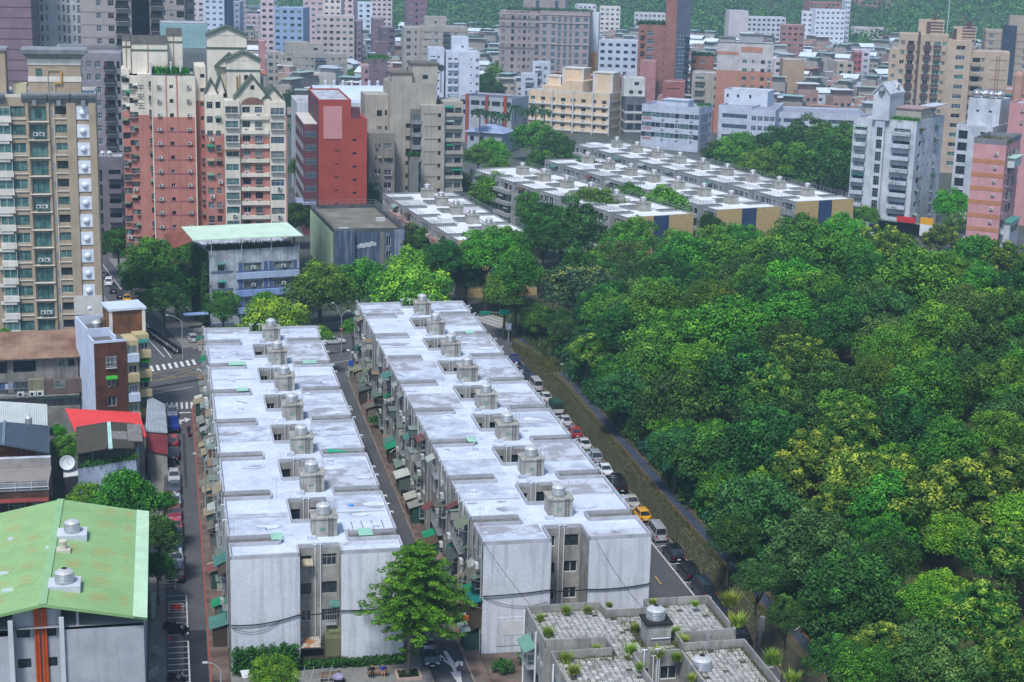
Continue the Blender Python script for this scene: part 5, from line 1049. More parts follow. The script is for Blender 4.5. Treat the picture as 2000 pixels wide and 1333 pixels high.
# blue striped building with mint roof and vines
YB = R(24); x, y, _ = P(411, 640); h = zat(x, y, 496); _, _, _, Wd = site(411, 496, 587, y, YB); BLW = hm('b8bec6', c2='8e949c', sc=.5, streak=.6, fine=.25)
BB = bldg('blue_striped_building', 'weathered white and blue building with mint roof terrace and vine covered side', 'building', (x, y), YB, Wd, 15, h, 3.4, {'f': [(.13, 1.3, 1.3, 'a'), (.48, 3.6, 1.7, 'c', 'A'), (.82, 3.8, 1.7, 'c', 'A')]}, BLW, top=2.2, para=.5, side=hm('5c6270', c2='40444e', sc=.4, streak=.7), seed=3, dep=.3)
for i in range(4):
    z = h - 2.0 - i * 3.4
    obj('blue_panel', MB().box(.02 * Wd, -.05, z - 1.95, .26 * Wd, -.003, z - 1.45), BB, mats=[hm('5a6a84', streak=.4)]); obj('blue_panel', MB().box(.29 * Wd, -.12, z - 1.9, Wd - .1, -.003, z - 1.72), BB, mats=[hm('4a5c80')]); obj('sky_blue_panel', MB().box(.29 * Wd, -.5, z - 3.2, Wd - .1, -.003, z - 2.0), BB, mats=[hm('8ea8d8' if i else 'a8b8d4', streak=.35)])
    for a in (.34, .62, .68, .95): obj('blue_pier', MB().box(a * Wd - .35, -.14, z - 1.7, a * Wd + .35, -.003, z), BB, mats=[hm('4e6088')])
    obj('awning', awnmesh(1.6, .5, .2, '3f8f84'), BB, (.13 * Wd, -.02, z + .1))
mr = MB(); mr.quad((-3.2, -1.0, h + 2.9), (Wd + .4, -1.6, h + 2.9), (Wd - .2, 7.5, h + 4.0), (-3.4, 8, h + 4.0)); mr.quad((-3.2, -1.0, h + 2.75), (-3.4, 8, h + 3.85), (Wd - .2, 7.5, h + 3.85), (Wd + .4, -1.6, h + 2.75)); mr.quad((-3.2, -1.0, h + 2.75), (Wd + .4, -1.6, h + 2.75), (Wd + .4, -1.6, h + 2.95), (-3.2, -1.0, h + 2.95)); obj('mint_roof', mr, BB, mats=[hm('c4dac8', c2='b4ccb8', sc=.4, rough=.5)])
mr = MB(); mr.quad((-6.5, 1, h + 1.2), (-3.25, -1.0, h + 2.85), (-3.45, 8, h + 3.9), (-6.8, 9, h + 2.4)); obj('rust_roof', mr, BB, mats=[hm('8a5040', c2='6e4034', fine=.3)]); pp = MB()
for a in (.02, .35, .68, .99): pp.tube((a * Wd, -.4, h), (a * Wd, -.6, h + 2.9), .06, 5)
obj('roof_post', pp, BB, mats=[PVC], kind='stuff'); obj('roof_clutter', tuft_cloud('roof_clutter', [(rnd.uniform(.5, Wd - .5), rnd.uniform(.5, 5), h + .1) for _ in range(260)], lf('3a3a2a', '6a5a4a'), (.4, 1.5), 4, 6, .3), BB, kind='stuff')
vp = [(-.25 - rnd.random() * .6, rnd.uniform(0, 12), rnd.uniform(0, h) * (1 - .0)) for _ in range(2600)]
obj('vine', tuft_cloud('vine', vp, lf('1f4f1c', '3a7a2a'), (.3, .8), 3, 8, .3), BB, kind='stuff'); obj('blue_canopy', MB().box(-5.2, -1.5, 2.9, -.6, .5, 3.05), BB, (0, 0, 0), 0, mats=[hm('8aa4d0')])
# green flat-roofed building with the cloud mural
x, y, _ = P(652, 456, 10.6); yg = R(16); _, _, _, Wd = site(645, 456, 782, y, yg); h = 10.6; GRNW = hm('a4b8a4', c2='8ea490', sc=.35, streak=.5, fine=.15); MUR = mat('stained_blue_wall', hexc('47566f'), hexc('39465c'), sc=.3, rough=.85, streak=.75, stain=hexc('8a94a0'), contrast=.9)
GB = bldg('mural_building', 'pale green flat roofed school block with stained blue end wall and white cloud mural', 'school block', (x, y), yg, Wd, 33, h, 3.3, {'l': [(.06 + i * .082, 1.7, 2.0, 'adcb') for i in range(12)], 'f': [(.78, 1.0, 2.2, 'w')]}, MUR, top=1.0, para=.9, side=GRNW, roof=mat('mossy_roof_slab', hexc('8f8b80'), hexc('5f5b50'), sc=.2, rough=.9, fine=.5, contrast=.9), parm=hm('5c6064', c2='44484c', streak=.4, fine=.3), seed=4)
obj('end_bay', MB().box(0, -1.4, 0, Wd * .28, -.003, h + .7), GB, mats=[MUR]); obj('stair_bay', MB().box(Wd * .86, -.5, 0, Wd + .02, -.003, h + .4), GB, mats=[hm('8c96a8', c2='747e90', streak=.5)]); obj('grey_strip', MB().box(Wd * .66, -.2, 0, Wd * .72, -.004, h), GB, mats=[hm('7a7872', streak=.6)])
cl = MB()
for cx_, cz_, r_ in ((4.9, 7.55, .55), (5.5, 7.75, .62), (6.1, 7.6, .5), (6.6, 7.95, .62), (7.2, 7.85, .6), (7.8, 8.15, .62), (8.3, 8.0, .55)): cl.v += [(Wd * .32 + (cx_ - 4.4) + r_ * math.cos(t), -.02 - .012 * cx_ / 4, cz_ + r_ * .8 * math.sin(t)) for t in np.linspace(0, 6.283, 17)[:-1]]; n_ = len(cl.v); cl.f.append(tuple(range(n_ - 16, n_))); cl.m.append(0)
obj('cloud_mural', cl, GB, mats=[hm('c4c8cc', c2='aab0b8', sc=1)], kind='stuff'); mb = MB()
for i in range(18): mb.box(-.25, 1.5 + i * 1.72, 0, -.003, 1.75 + i * 1.72, h)
obj('green_fins', mb, GB, mats=[hm('aac4ac', streak=.3)], kind='stuff'); mb = MB()
for i in range(26):
    t = i / 25; mb.box(-.02 + 0, t * 32.6, h + .9, .04, t * 32.6 + .05, h + 2.0); mb.box(Wd - .06, t * 32.6, h + .9, Wd, t * 32.6 + .05, h + 2.0)
for i in range(12): mb.box(i * Wd / 12, 32.9, h + .9, i * Wd / 12 + .05, 32.95, h + 2.0)
for z in (1.35, 1.95): mb.box(-.03, 0, h + z, .03, 33, h + z + .05); mb.box(Wd - .05, 0, h + z, Wd + .01, 33, h + z + .05); mb.box(0, 32.9, h + z, Wd, 32.96, h + z + .05)
obj('roof_railing', mb, GB, mats=[GREYC], kind='stuff')
for a, b in ((2.5, 2.0), (13, 14)):
    obj('roof_fan', MB().box(a - 1, b - .4, h, a + 1, b + .5, h + .8), GB, mats=[hm('c4c8cc', fine=.3)])
# red building
x, y, h, Wd = site(622, 198, 686, 408, Y12); REDW = hm('a4483c', c2='964036', sc=.25, streak=.15); MARO = hm('6a3f48', c2='5c3640', sc=.3)
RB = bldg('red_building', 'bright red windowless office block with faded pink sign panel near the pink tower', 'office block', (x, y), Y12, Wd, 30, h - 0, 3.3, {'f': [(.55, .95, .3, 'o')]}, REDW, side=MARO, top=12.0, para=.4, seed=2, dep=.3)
_, _, _, w2 = site(686, 232, 717, y, Y12); h2 = zat(x + Wd * CA, y + Wd * SA, 232); mb = MB(); wallface(mb, (Wd, 0), (1, 0), w2, 0, h2, [(w2 * .1, h2 - 5.6 - i * 3.3, w2 * .1 + .9, h2 - 5.0 - i * 3.3) for i in range(6)], .25); mb.quad((Wd, 0, h2), (Wd + w2, 0, h2), (Wd + w2, 28, h2), (Wd, 28, h2)); mb.quad((Wd + w2, 0, 0), (Wd + w2, 28, 0), (Wd + w2, 28, h2), (Wd + w2, 0, h2)); ob = obj('wing', mb, RB, mats=[REDW])
for i in range(6): obj('window', winmesh(.9, .6, 'd'), ob, (Wd + w2 * .1 + .45, .22, h2 - 5.3 - i * 3.3))
obj('sign_panel', MB().box(Wd * .15, -.12, h - 9.2, Wd * .72, -.01, h - 1.2), RB, mats=[mat('faded_sign', hexc('c08a8a'), hexc('b88488'), sc=.6)]); obj('end_cap', MB().box(Wd + .02, .3, h2 + .01, Wd + 2.2, 3, h2 + 2.6), RB, mats=[MARO])
lw = MB(); Ls = 20; hl = h - 6; lw.box(-3.4, 3, 0, -.02, 29, hl); lo_ = obj('side_wing', lw, RB, mats=[MARO]); obj('flat_roof', MB().box(-3.4, 3, hl, -.02, 29, hl + .2), lo_, mats=[hm('c8c4bc')])
for i in range(7):
    z = hl - 2.4 - i * 3.4
    for k in range(5): obj('window', winmesh(3.9 if i else 1.6, 1.5, 'g'), lo_, (-3.43, 6 + k * 5, z), R(-90)); obj('window', winmesh(2.6, 1.5, 'g'), lo_, (-1.7, 2.97, z)) if k == 0 else None
obj('blue_canopy', MB().box(-5.2, 1, 7.8, -.5, 10, 8.3), RB, mats=[hm('8a94b0')])
# white hall with barrel roof behind the red building
x, y, h, Wd = site(580, 205, 760, 470, Y12); wh = bldg('barrel_roof_hall', 'white hall with pale curved metal roof behind the red building', 'hall', (x, y), Y12, Wd, 22, h, 3.5, {'f': [(.08, .9, 1.1, 'd'), (.16, .9, 1.1, 'd'), (.92, 1.2, 4, 'o'), (.86, 1.0, 4, 'o')], 'l': [(.3, 1, 1, 'd'), (.6, 1, 1, 'd')]}, WHT, top=2.5, floors=2, seed=3); mb = MB(); nseg = 10
for k in range(nseg):
    a0, a1 = math.pi * k / nseg, math.pi * (k + 1) / nseg; q0 = (9 - 9 * math.cos(a0), h + 4.6 * math.sin(a0)); q1 = (9 - 9 * math.cos(a1), h + 4.6 * math.sin(a1)); mb.quad((5, q0[0] + 1, q0[1]), (Wd, q0[0] + 1, q0[1]), (Wd, q1[0] + 1, q1[1]), (5, q1[0] + 1, q1[1])); mb.quad((5, q1[0] + 1, q1[1]), (5, 10, h), (5, q0[0] + 1, q0[1]), mi=1)
obj('barrel_roof', mb, wh, mats=[hm('c2cede', c2='b4c2d4', sc=.2, rough=.5), hm('b4505a')])
for i in range(7): obj('roof_vent', MB().lathe(9 + i * (Wd - 11) / 6, 10, [(.35, h + 4.4), (.35, h + 5.4), (.5, h + 5.5), (.4, h + 6.0), (.05, h + 6.1)], 8), wh, mats=[WHT])
p = Matrix.Rotation(Y12, 4, 'Z') @ Vector((9.5, -2, 0)); thing('water_tank', 'tall grey cylinder tank standing above the red building', 'water tank', (x + p.x, y + p.y, h + 1.5), 0, None, TANK, (1.1, 1.1, 3.0)); 
# grey stepped building right of red one
x, y, h, Wd = site(762, 168, 852, 436, Y12); SB = bldg('stepped_grey_block', 'stained beige grey stepped apartment block with caged balconies right of the red building', 'apartment block', (x, y), Y12, Wd, 14, h, 3.3, {'f': [(.4, 1.3, 1.2, 'd'), (.78, 1.6, 1.2, 'd')]}, BEI, top=9.8, para=.8, seed=5); pm = Wd / 90.0
def hz(py): return zat(x, y, py)
bay(SB, 58 * pm, 104 * pm, -3.0, 2.99, hz(204), BEI, None, [(.78, .8, 1.1, 'd')], fh=3.3, top=2.0, seed=3, cage=False); bay(SB, 40 * pm, 58 * pm, -2.2, 2.19, hz(212), hm('77746e', streak=.5), None, [(.55, 1.7, 1.6, 'gdc')], fh=3.3, seed=4); bay(SB, 104 * pm, 142 * pm, -1.2, 12, hz(198), BEI, None, [(.3, 2.0, 1.8, 'wbg'), (.75, 1.7, 1.8, 'dga')], fh=3.3, seed=5)
bay(SB, -46 * pm, -.02, 3, 10, hz(188), BEI, None, [(.62, 1.4, 1.6, 'dc'), (.9, .6, 1.3, 'd')], fh=4.2, top=4, seed=6, cage=False); bay(SB, -46 * pm, 4 * pm, -5.5, 8.4, hz(256), hm('8a857e', c2='7a756e', streak=.4), None, [(.28, .5, 1.0, 'o'), (.42, .5, 1.0, 'o'), (.74, 2.0, 1.5, 'wcb')], fh=3.4, top=2.6, seed=7)
for dz in range(7):
    obj('joint', MB().box(64 * pm, -3.04, hz(204) - 2.3 - dz * 3.3, 90 * pm, -3.0, hz(204) - 2.1 - dz * 3.3), SB, mats=[hm('6e6a60')])
    obj('balcony', balcmesh(2.6, 1.1, .95, BEI, GREYC), SB, (49 * pm, -2.2, hz(212) - 3.6 - dz * 3.3)); obj('balcony', balcmesh(5.4, .8, .8, BEI, BEI), SB, (123 * pm, -1.2, hz(198) - 3.6 - dz * 3.3))
for dx, c in ((113, 0), (113, 3), (130, 5)): obj('awning', awnmesh(2.6, .9, .4, '1f8a6c'), SB, (dx * pm, -1.21, hz(198) - 1.0 - c * 3.3))
pent(SB, 5 * pm, 1, h, 44 * pm, 9, h + 3.0, BEI, hm('6a665e')); pent(SB, 46 * pm, 2.5, h, 96 * pm, 11, h + 5.4, BEI, hm('6a665e'), win=[(.5, .4, 1.4, 1.0, 'd')])
obj('signal_post', MB().tube((104 * pm, 4, h - 2), (104 * pm, 4, h + 4), .12, 6).tube((104 * pm, 3.6, h + 4.4), (104 * pm, 3.9, h + 4.4), .9, 14), SB, mats=[hm('4a5258')])
mb = MB(); hx_ = hz(254)
mb.box(30 * pm, -8, 0, 48 * pm, -5.4, hx_ - 6); obj('lower_terrace', mb, SB, mats=[hm('7c8078', streak=.5)]); obj('terrace_plants', tuft_cloud('terrace_plants', [(rnd.uniform(28, 48) * pm, rnd.uniform(-8, -5), hx_ - 6) for _ in range(150)], lf('1f4a2a', '3f6f3a'), (.5, 1.2), 4, 4, .3), SB, kind='stuff')
# ================================================================== trees
def leaves_mesh(name, C, Rr, per, size, m, seed, up=.35, flat=1.0, tipz=0.0, tipw=.45, aspect=.55, jitter=.16, droop=0.0):
    """leaf-sized rhombs over the outer shell of many small lobes C (n,3) radius Rr (n)"""
    g = np.random.default_rng(seed); n = len(C); k = n * per
    ci = np.repeat(np.arange(n), per)
    d = g.normal(0, 1, (k, 3)); d[:, 2] = np.abs(d[:, 2]) * .9 + d[:, 2] * .25 ; d /= np.linalg.norm(d, axis=1)[:, None]
    rr = Rr[ci] * (1 + g.normal(0, jitter, k)); p = C[ci] + d * rr[:, None] * np.array([1, 1, flat])
    nr = d + g.normal(0, .55, (k, 3)) + np.array([0, 0, up]); nr /= np.linalg.norm(nr, axis=1)[:, None]
    t = np.cross(nr, g.normal(0, 1, (k, 3))); t /= np.linalg.norm(t, axis=1)[:, None]; b = np.cross(nr, t)
    t[:, 2] -= droop
    s = size * g.uniform(.6, 1.35, k)[:, None]
    v = np.empty((k, 4, 3)); v[:, 0] = p - t * s; v[:, 1] = p + b * s * aspect; v[:, 2] = p + t * s; v[:, 3] = p - b * s * aspect
    v[:, (0, 2), :] -= nr[:, None, :] * s[:, None] * .18
    me = bpy.data.meshes.new(name); me.vertices.add(k * 4); me.vertices.foreach_set('co', v.astype(np.float32).ravel())
    me.loops.add(k * 4); me.loops.foreach_set('vertex_index', np.arange(k * 4, dtype=np.int32)); me.polygons.add(k); me.polygons.foreach_set('loop_start', np.arange(0, k * 4, 4, dtype=np.int32))
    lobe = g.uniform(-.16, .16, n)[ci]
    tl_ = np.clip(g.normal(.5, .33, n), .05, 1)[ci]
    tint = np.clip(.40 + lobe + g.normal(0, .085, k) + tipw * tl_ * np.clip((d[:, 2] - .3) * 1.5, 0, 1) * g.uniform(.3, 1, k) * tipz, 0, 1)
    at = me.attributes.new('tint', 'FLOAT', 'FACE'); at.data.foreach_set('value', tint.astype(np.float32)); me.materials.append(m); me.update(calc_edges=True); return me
def lobes(seed, n, hz=.75, r=(.2, .34), shell=(.55, .86), low=-.55):
    g = np.random.default_rng(seed); C = []; Rr = []; ph = g.uniform(0, 6.28)
    big = [(1.0 + .16 * math.sin(2 * a + ph) + .12 * math.sin(3 * a + 2 * ph)) for a in np.linspace(0, 6.28, 64)]
    for i in range(n):
        u = low + (1 - low) * ((i + .5) / n); a = i * 2.39996 + g.uniform(-.3, .3); s = math.sqrt(max(0, 1 - u * u)); sh = g.uniform(*shell)
        if g.random() < .15: sh *= .6
        k = big[int((a % 6.283) / 6.284 * 63)]
        C.append((s * math.cos(a) * sh * k, s * math.sin(a) * sh * k, u * sh * hz)); Rr.append(g.uniform(*r) * (1.15 - .35 * max(0, u)))
    return np.array(C), np.array(Rr)
BARK = mat('bark', (0.09, 0.075, 0.06), (0.05, 0.042, 0.035), sc=1.5, rough=.95, fine=.4)
BARK_P = mat('bark_pale', (0.2, 0.18, 0.15), (0.12, 0.11, 0.09), sc=1.5, rough=.95, fine=.4)
def trunkmesh(seed, hgt=1.6, r=.06, m=BARK):
    g = random.Random(seed); mb = MB(); top = -.15; mb.tube((0, 0, -hgt), (g.uniform(-.05, .05), g.uniform(-.05, .05), -.5), r, 7, 0, r * .7)
    for i in range(6):
        a = i * 1.05 + g.uniform(-.3, .3); e = (math.cos(a) * g.uniform(.3, .55), math.sin(a) * g.uniform(.3, .55), g.uniform(-.1, .3)); mid = (e[0] * .4, e[1] * .4, -.3)
        mb.tube((0, 0, -.55), mid, r * .5, 5, 0, r * .35); mb.tube(mid, e, r * .35, 5, 0, r * .12); mb.tube(mid, (e[0] * .7 + .15, e[1] * .8 - .12, e[2] + .1), r * .28, 4, 0, r * .1)
    return mb.mesh('trunk', [m])

KINDS = {   # leaf base, young leaf, lobes, leaves per lobe, leaf size (fraction of radius), tip weight, hz
    'dark':   (lf('264e1a', '52902a'), 62, 229, 0.0365, .6, 1.0, (.17, .28)),
    'mid':    (lf('3a6c1a', '7ab22c'), 60, 229, 0.0365, .6, .98, (.17, .29)),
    'bright': (lf('46841a', '88be2c'), 58, 221, 0.0380, .6, .95, (.17, .3)),
    'yellow': (lf('345f1a', '98aa36'), 92, 161, 0.0350, 1.3, .9, (.12, .2)),
    'blue':   (lf('295222', '5a8c3e'), 60, 238, 0.0380, .6, .9, (.17, .3)),
    'olive':  (lf('4a6a2c', '869a48'), 50, 204, 0.0319, .5, .8, (.15, .25)),
    'fluff':  (lf('3f6f18', '8aa022'), 30, 391, 0.0304, .5, .85, (.2, .34)),
    'wide':   (lf('2a5238', '9aa850'), 54, 187, 0.0350, .9, .42, (.13, .22)),
    'lime':   (lf('518a1e', '98be2c'), 46, 221, 0.0395, .8, .7, (.16, .27)),
}
CROWN = {}; TRUNKS = [trunkmesh(i) for i in range(3)]
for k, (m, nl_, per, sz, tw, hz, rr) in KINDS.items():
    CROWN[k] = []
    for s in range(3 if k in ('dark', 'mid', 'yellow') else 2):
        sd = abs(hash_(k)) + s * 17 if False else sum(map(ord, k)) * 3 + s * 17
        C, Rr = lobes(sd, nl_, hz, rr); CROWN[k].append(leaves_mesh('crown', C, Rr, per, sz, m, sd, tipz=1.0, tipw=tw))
TREES = []
def tree(kind, x, y, z, rad, label, group, sz=None, ground=0.0, name='tree', var=None):
    g = rnd; t = thing(name, label, 'tree', (x, y, ground), g.uniform(0, 6.28), group)
    zs = sz or g.uniform(.9, 1.12)
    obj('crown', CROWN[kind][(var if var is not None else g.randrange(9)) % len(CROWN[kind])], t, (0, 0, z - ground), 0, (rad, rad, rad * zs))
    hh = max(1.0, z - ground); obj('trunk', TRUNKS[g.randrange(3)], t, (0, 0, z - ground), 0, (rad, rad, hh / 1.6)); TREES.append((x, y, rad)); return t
def place(px, py, rp, kind, label, group, zc=None, park=True, sz=None, lift=8.0):
    if (px, py) in ((1215, 775), (1150, 690), (1320, 885), (1425, 1050), (1335, 805), (1400, 905), (1275, 725), (1480, 1010)): lift = 5.8
    """tree whose crown centre shows at px,py with radius rp; stands on the ground below it"""
    z = zc if zc is not None else lift
    for _ in range(3):
        x, y, _z = P(px, py, z); cx, cy = w2c(x, y); gz = hill_z(cx, cy) if park else 0.0
        if zc is None: z = gz + lift
    D = y; rad = rp * math.hypot(y, CAMH - z) / F
    return tree(kind, x, y, z, rad, label, group, sz, gz if park else 0.0)
KW = {'dark': 'dense dark green', 'mid': 'leafy mid green', 'bright': 'fresh bright green', 'yellow': 'green tree with yellow new shoots', 'blue': 'bluish green', 'olive': 'feathery olive green', 'fluff': 'tufted yellow green', 'wide': 'flat topped spreading', 'lime': 'lime green'}
def tl(kind, where):
    k = KW[kind]; return (k if 'tree' in k else k + ' tree') + ' ' + where
FOREST = [(1100, 458, 78, 'dark', 'tall at the park corner beside the second pale block row'), (1165, 420, 62, 'mid', 'rising highest before the pale block rows'), (1295, 420, 60, 'bright', 'in front of the third pale block row'), (1387, 440, 26, 'dark', 'small and round before the yellow end wall'), (1447, 482, 50, 'mid', 'below the left yellow brick end wall'),
 (1560, 476, 66, 'mid', 'in front of the blue striped end wall'), (1645, 468, 56, 'bright', 'at the corner of the last yellow end wall'), (1235, 470, 52, 'mid', 'among the tall trees by the block rows'), (985, 575, 48, 'mid', 'overhanging the zebra crossing'), (1125, 565, 92, 'wide', 'with bare limbs above the path end'),
 (1222, 510, 55, 'olive', 'behind the flat topped spreading tree'), (1330, 520, 58, 'mid', 'in the far middle of the wood'), (1400, 515, 62, 'mid', 'left of the park entrance gap'), (1495, 525, 60, 'mid', 'in the far right of the wood'), (1590, 548, 85, 'mid', 'broad beside the park shelter'), (1725, 492, 58, 'yellow', 'near the shop corner across the road'),
 (1705, 570, 62, 'dark', 'shading the dark park shelter'), (1905, 515, 62, 'mid', 'below the pink tower'), (1965, 525, 60, 'yellow', 'at the right edge below the pink tower'), (1780, 580, 95, 'mid', 'large behind the olive tree'), (1880, 605, 62, 'olive', 'half bare between two dark trees'), (1970, 620, 62, 'dark', 'at the right edge of the far wood'),
 (1280, 610, 72, 'mid', 'left of the rounded bright tree'), (1200, 650, 58, 'dark', 'at the edge above the path bend'), (1392, 592, 60, 'fluff', 'with rounded tufts in mid wood'), (1425, 665, 88, 'bright', 'domed in the middle of the wood'), (1150, 690, 52, 'yellow', 'at the path bend above the grass'), (1535, 645, 78, 'mid', 'in the centre of the wood'),
 (1640, 655, 70, 'dark', 'right of the wood centre'), (1560, 725, 72, 'yellow', 'with the brightest shoots in mid wood'), (1740, 690, 70, 'fluff', 'beside the brightest yellow shoots'), (1832, 655, 78, 'mid', 'above the fluffy pair'), (1925, 700, 78, 'dark', 'at the right before the grey path'), (1275, 725, 85, 'mid', 'above the middle of the walkway'),
 (1335, 805, 85, 'dark', 'over the middle of the walkway'), (1455, 765, 98, 'dark', 'largest in the left wood'), (1215, 775, 62, 'blue', 'close to the walkway railing'), (1625, 785, 78, 'dark', 'below the yellow shoots'), (1715, 755, 58, 'fluff', 'small and fluffy in the right wood'), (1805, 790, 88, 'mid', 'broad at the right of the fluffy one'),
 (1955, 765, 72, 'mid', 'leaning over the grey park path'), (1660, 865, 85, 'yellow', 'centre right with scattered shoots'), (1590, 920, 78, 'yellow', 'left of the dark hollow'), (1500, 885, 98, 'dark', 'on the slope above the black cars'), (1400, 905, 78, 'dark', 'nearest the walkway halfway down'), (1320, 885, 55, 'blue', 'small beside the walkway'),
 (1480, 1010, 88, 'blue', 'above the near end of the walkway'), (1775, 860, 78, 'dark', 'around the dark hollow'), (1855, 905, 72, 'mid', 'between the hollow and the yellow grove'), (1950, 860, 62, 'mid', 'at the right edge by the trunks'), (1700, 965, 100, 'yellow', 'west part of the yellow grove'), (1850, 1005, 112, 'yellow', 'heart of the yellow grove'),
 (1965, 965, 90, 'yellow', 'right end of the yellow grove'), (1585, 1090, 98, 'blue', 'broad and drooping above the tiled roof'), (1425, 1050, 52, 'dark', 'over the narrow path end'), (1665, 1165, 105, 'dark', 'with glossy leaves lower right'), (1858, 1065, 62, 'bright', 'vivid inside the yellow grove'), (1955, 1105, 88, 'yellow', 'lower right of the yellow grove'),
 (1812, 1185, 58, 'bright', 'small vivid lower right'), (1915, 1220, 92, 'yellow', 'at the lower right edge'), (1720, 1268, 70, 'yellow', 'behind the olive dome at the bottom'), (1820, 1305, 105, 'olive', 'large dome at the bottom edge'), (1985, 1310, 78, 'yellow', 'in the lower right corner'), (1625, 1290, 52, 'dark', 'beside the steps at the bottom'), (1690, 1325, 66, 'mid', 'cut by the bottom edge'),
 (1500, 590, 52, 'dark', 'deep in the far middle wood'), (1668, 505, 48, 'bright', 'on the far slope'), (1320, 490, 48, 'mid', 'in front of the round dark tree'), (1850, 735, 52, 'dark', 'in the gap of the right wood'), (1370, 720, 55, 'bright', 'left of the largest dark tree'), (1062, 438, 50, 'dark', 'tall at the back of the path end'), (1225, 405, 46, 'mid', 'before the third row end wall'), (1482, 1135, 48, 'blue', 'low at the near walkway end'), (1535, 1205, 42, 'dark', 'above the hill steps'), (1738, 1100, 60, 'dark', 'in the hollow below the yellow grove')]
for px, py, rp, k, w in FOREST: place(px, py, rp, k, tl(k, w), 'trees of the wooded hill', lift=8.5 if py < 700 else 7.5)
# fill of the wood between the large crowns
g0 = random.Random(31); kk = 0
base_n = len(TREES)
def clear(x, y, d, lst=None): return all((x - a) ** 2 + (y - b) ** 2 > (d) ** 2 for a, b, r in TREES)
for cy in range(104, 400, 4):
    for cx in range(69, 200, 4):
        x = cx + g0.uniform(-1.6, 1.6); y = cy + g0.uniform(-1.6, 1.6)
        if y > 300 and x < 80: continue
        if y > 330 and (x > 150 + (y - 330) * .0 or x < 96): continue
        if y > 352: continue
        wx_, wy_, _ = c2w(x, y); gz = hill_z(x, y); px, py = proj(wx_, wy_, gz + 7)
        if px > 2080 or py > 1420 or px < 980: continue
        if py < 520 and px > 1640: continue
        if not clear(wx_, wy_, 3.6 if x < 73 else 5.3 + max(0, (y - 180) * .014)): continue
        k = g0.choice(['dark', 'mid', 'mid', 'dark', 'bright', 'blue', 'yellow' if px > 1500 else 'mid', 'olive'])
        edge_ = x < 73; r = g0.uniform(2.6, 3.6) if edge_ else g0.choice([g0.uniform(2.6, 3.8), g0.uniform(4.2, 6.2)])
        nb_ = min(FOREST, key=lambda f: (f[0] - px) ** 2 + (f[1] - py) ** 2)
        tree(k, wx_, wy_, gz + (g0.uniform(3.2, 4.6) if edge_ else g0.uniform(5.5, 7.5)), r, 'small %s tree by one %s' % ({'mid': 'green', 'bright': 'bright', 'blue': 'bluish'}.get(k, k), nb_[4]), 'understorey trees of the wood', ground=gz); kk += 1
print('understorey', kk)
SHC, SHR = lobes(3, 18, .8, (.25, .4)); SHM = [leaves_mesh('foliage', SHC, SHR, 60, .12, lf(a, b), 3 + i, tipz=1) for i, (a, b) in enumerate((('1f4f22', '3f7a2c'), ('2c5f20', '5a8f2c'), ('22503a', '3f7a50')))]
for i in range(150):
    cy_ = 112 + i * 1.1 + g0.uniform(-.7, .7); cx_ = 65.9 + (2.6 if 262 < cy_ else 0) + abs(g0.gauss(0, 1.6)); x, y, _ = c2w(cx_, cy_); gz = hill_z(cx_, cy_); r = g0.uniform(1.1, 1.9) + (cx_ - 66) * .35; q = g0.randrange(3)
    t = thing('shrub', ['dark green', 'fresh green', 'bluish'][q] + ' shrub crowding the hill side of the walkway, ' + ('near end' if cy_ < 165 else ('middle stretch' if cy_ < 220 else 'far end')), 'shrub', (x, y, gz), g0.uniform(0, 6), 'shrubs along the walkway'); obj('foliage', SHM[q], t, (0, 0, r * .5), 0, (r, r, r * g0.uniform(.8, 1.3)))
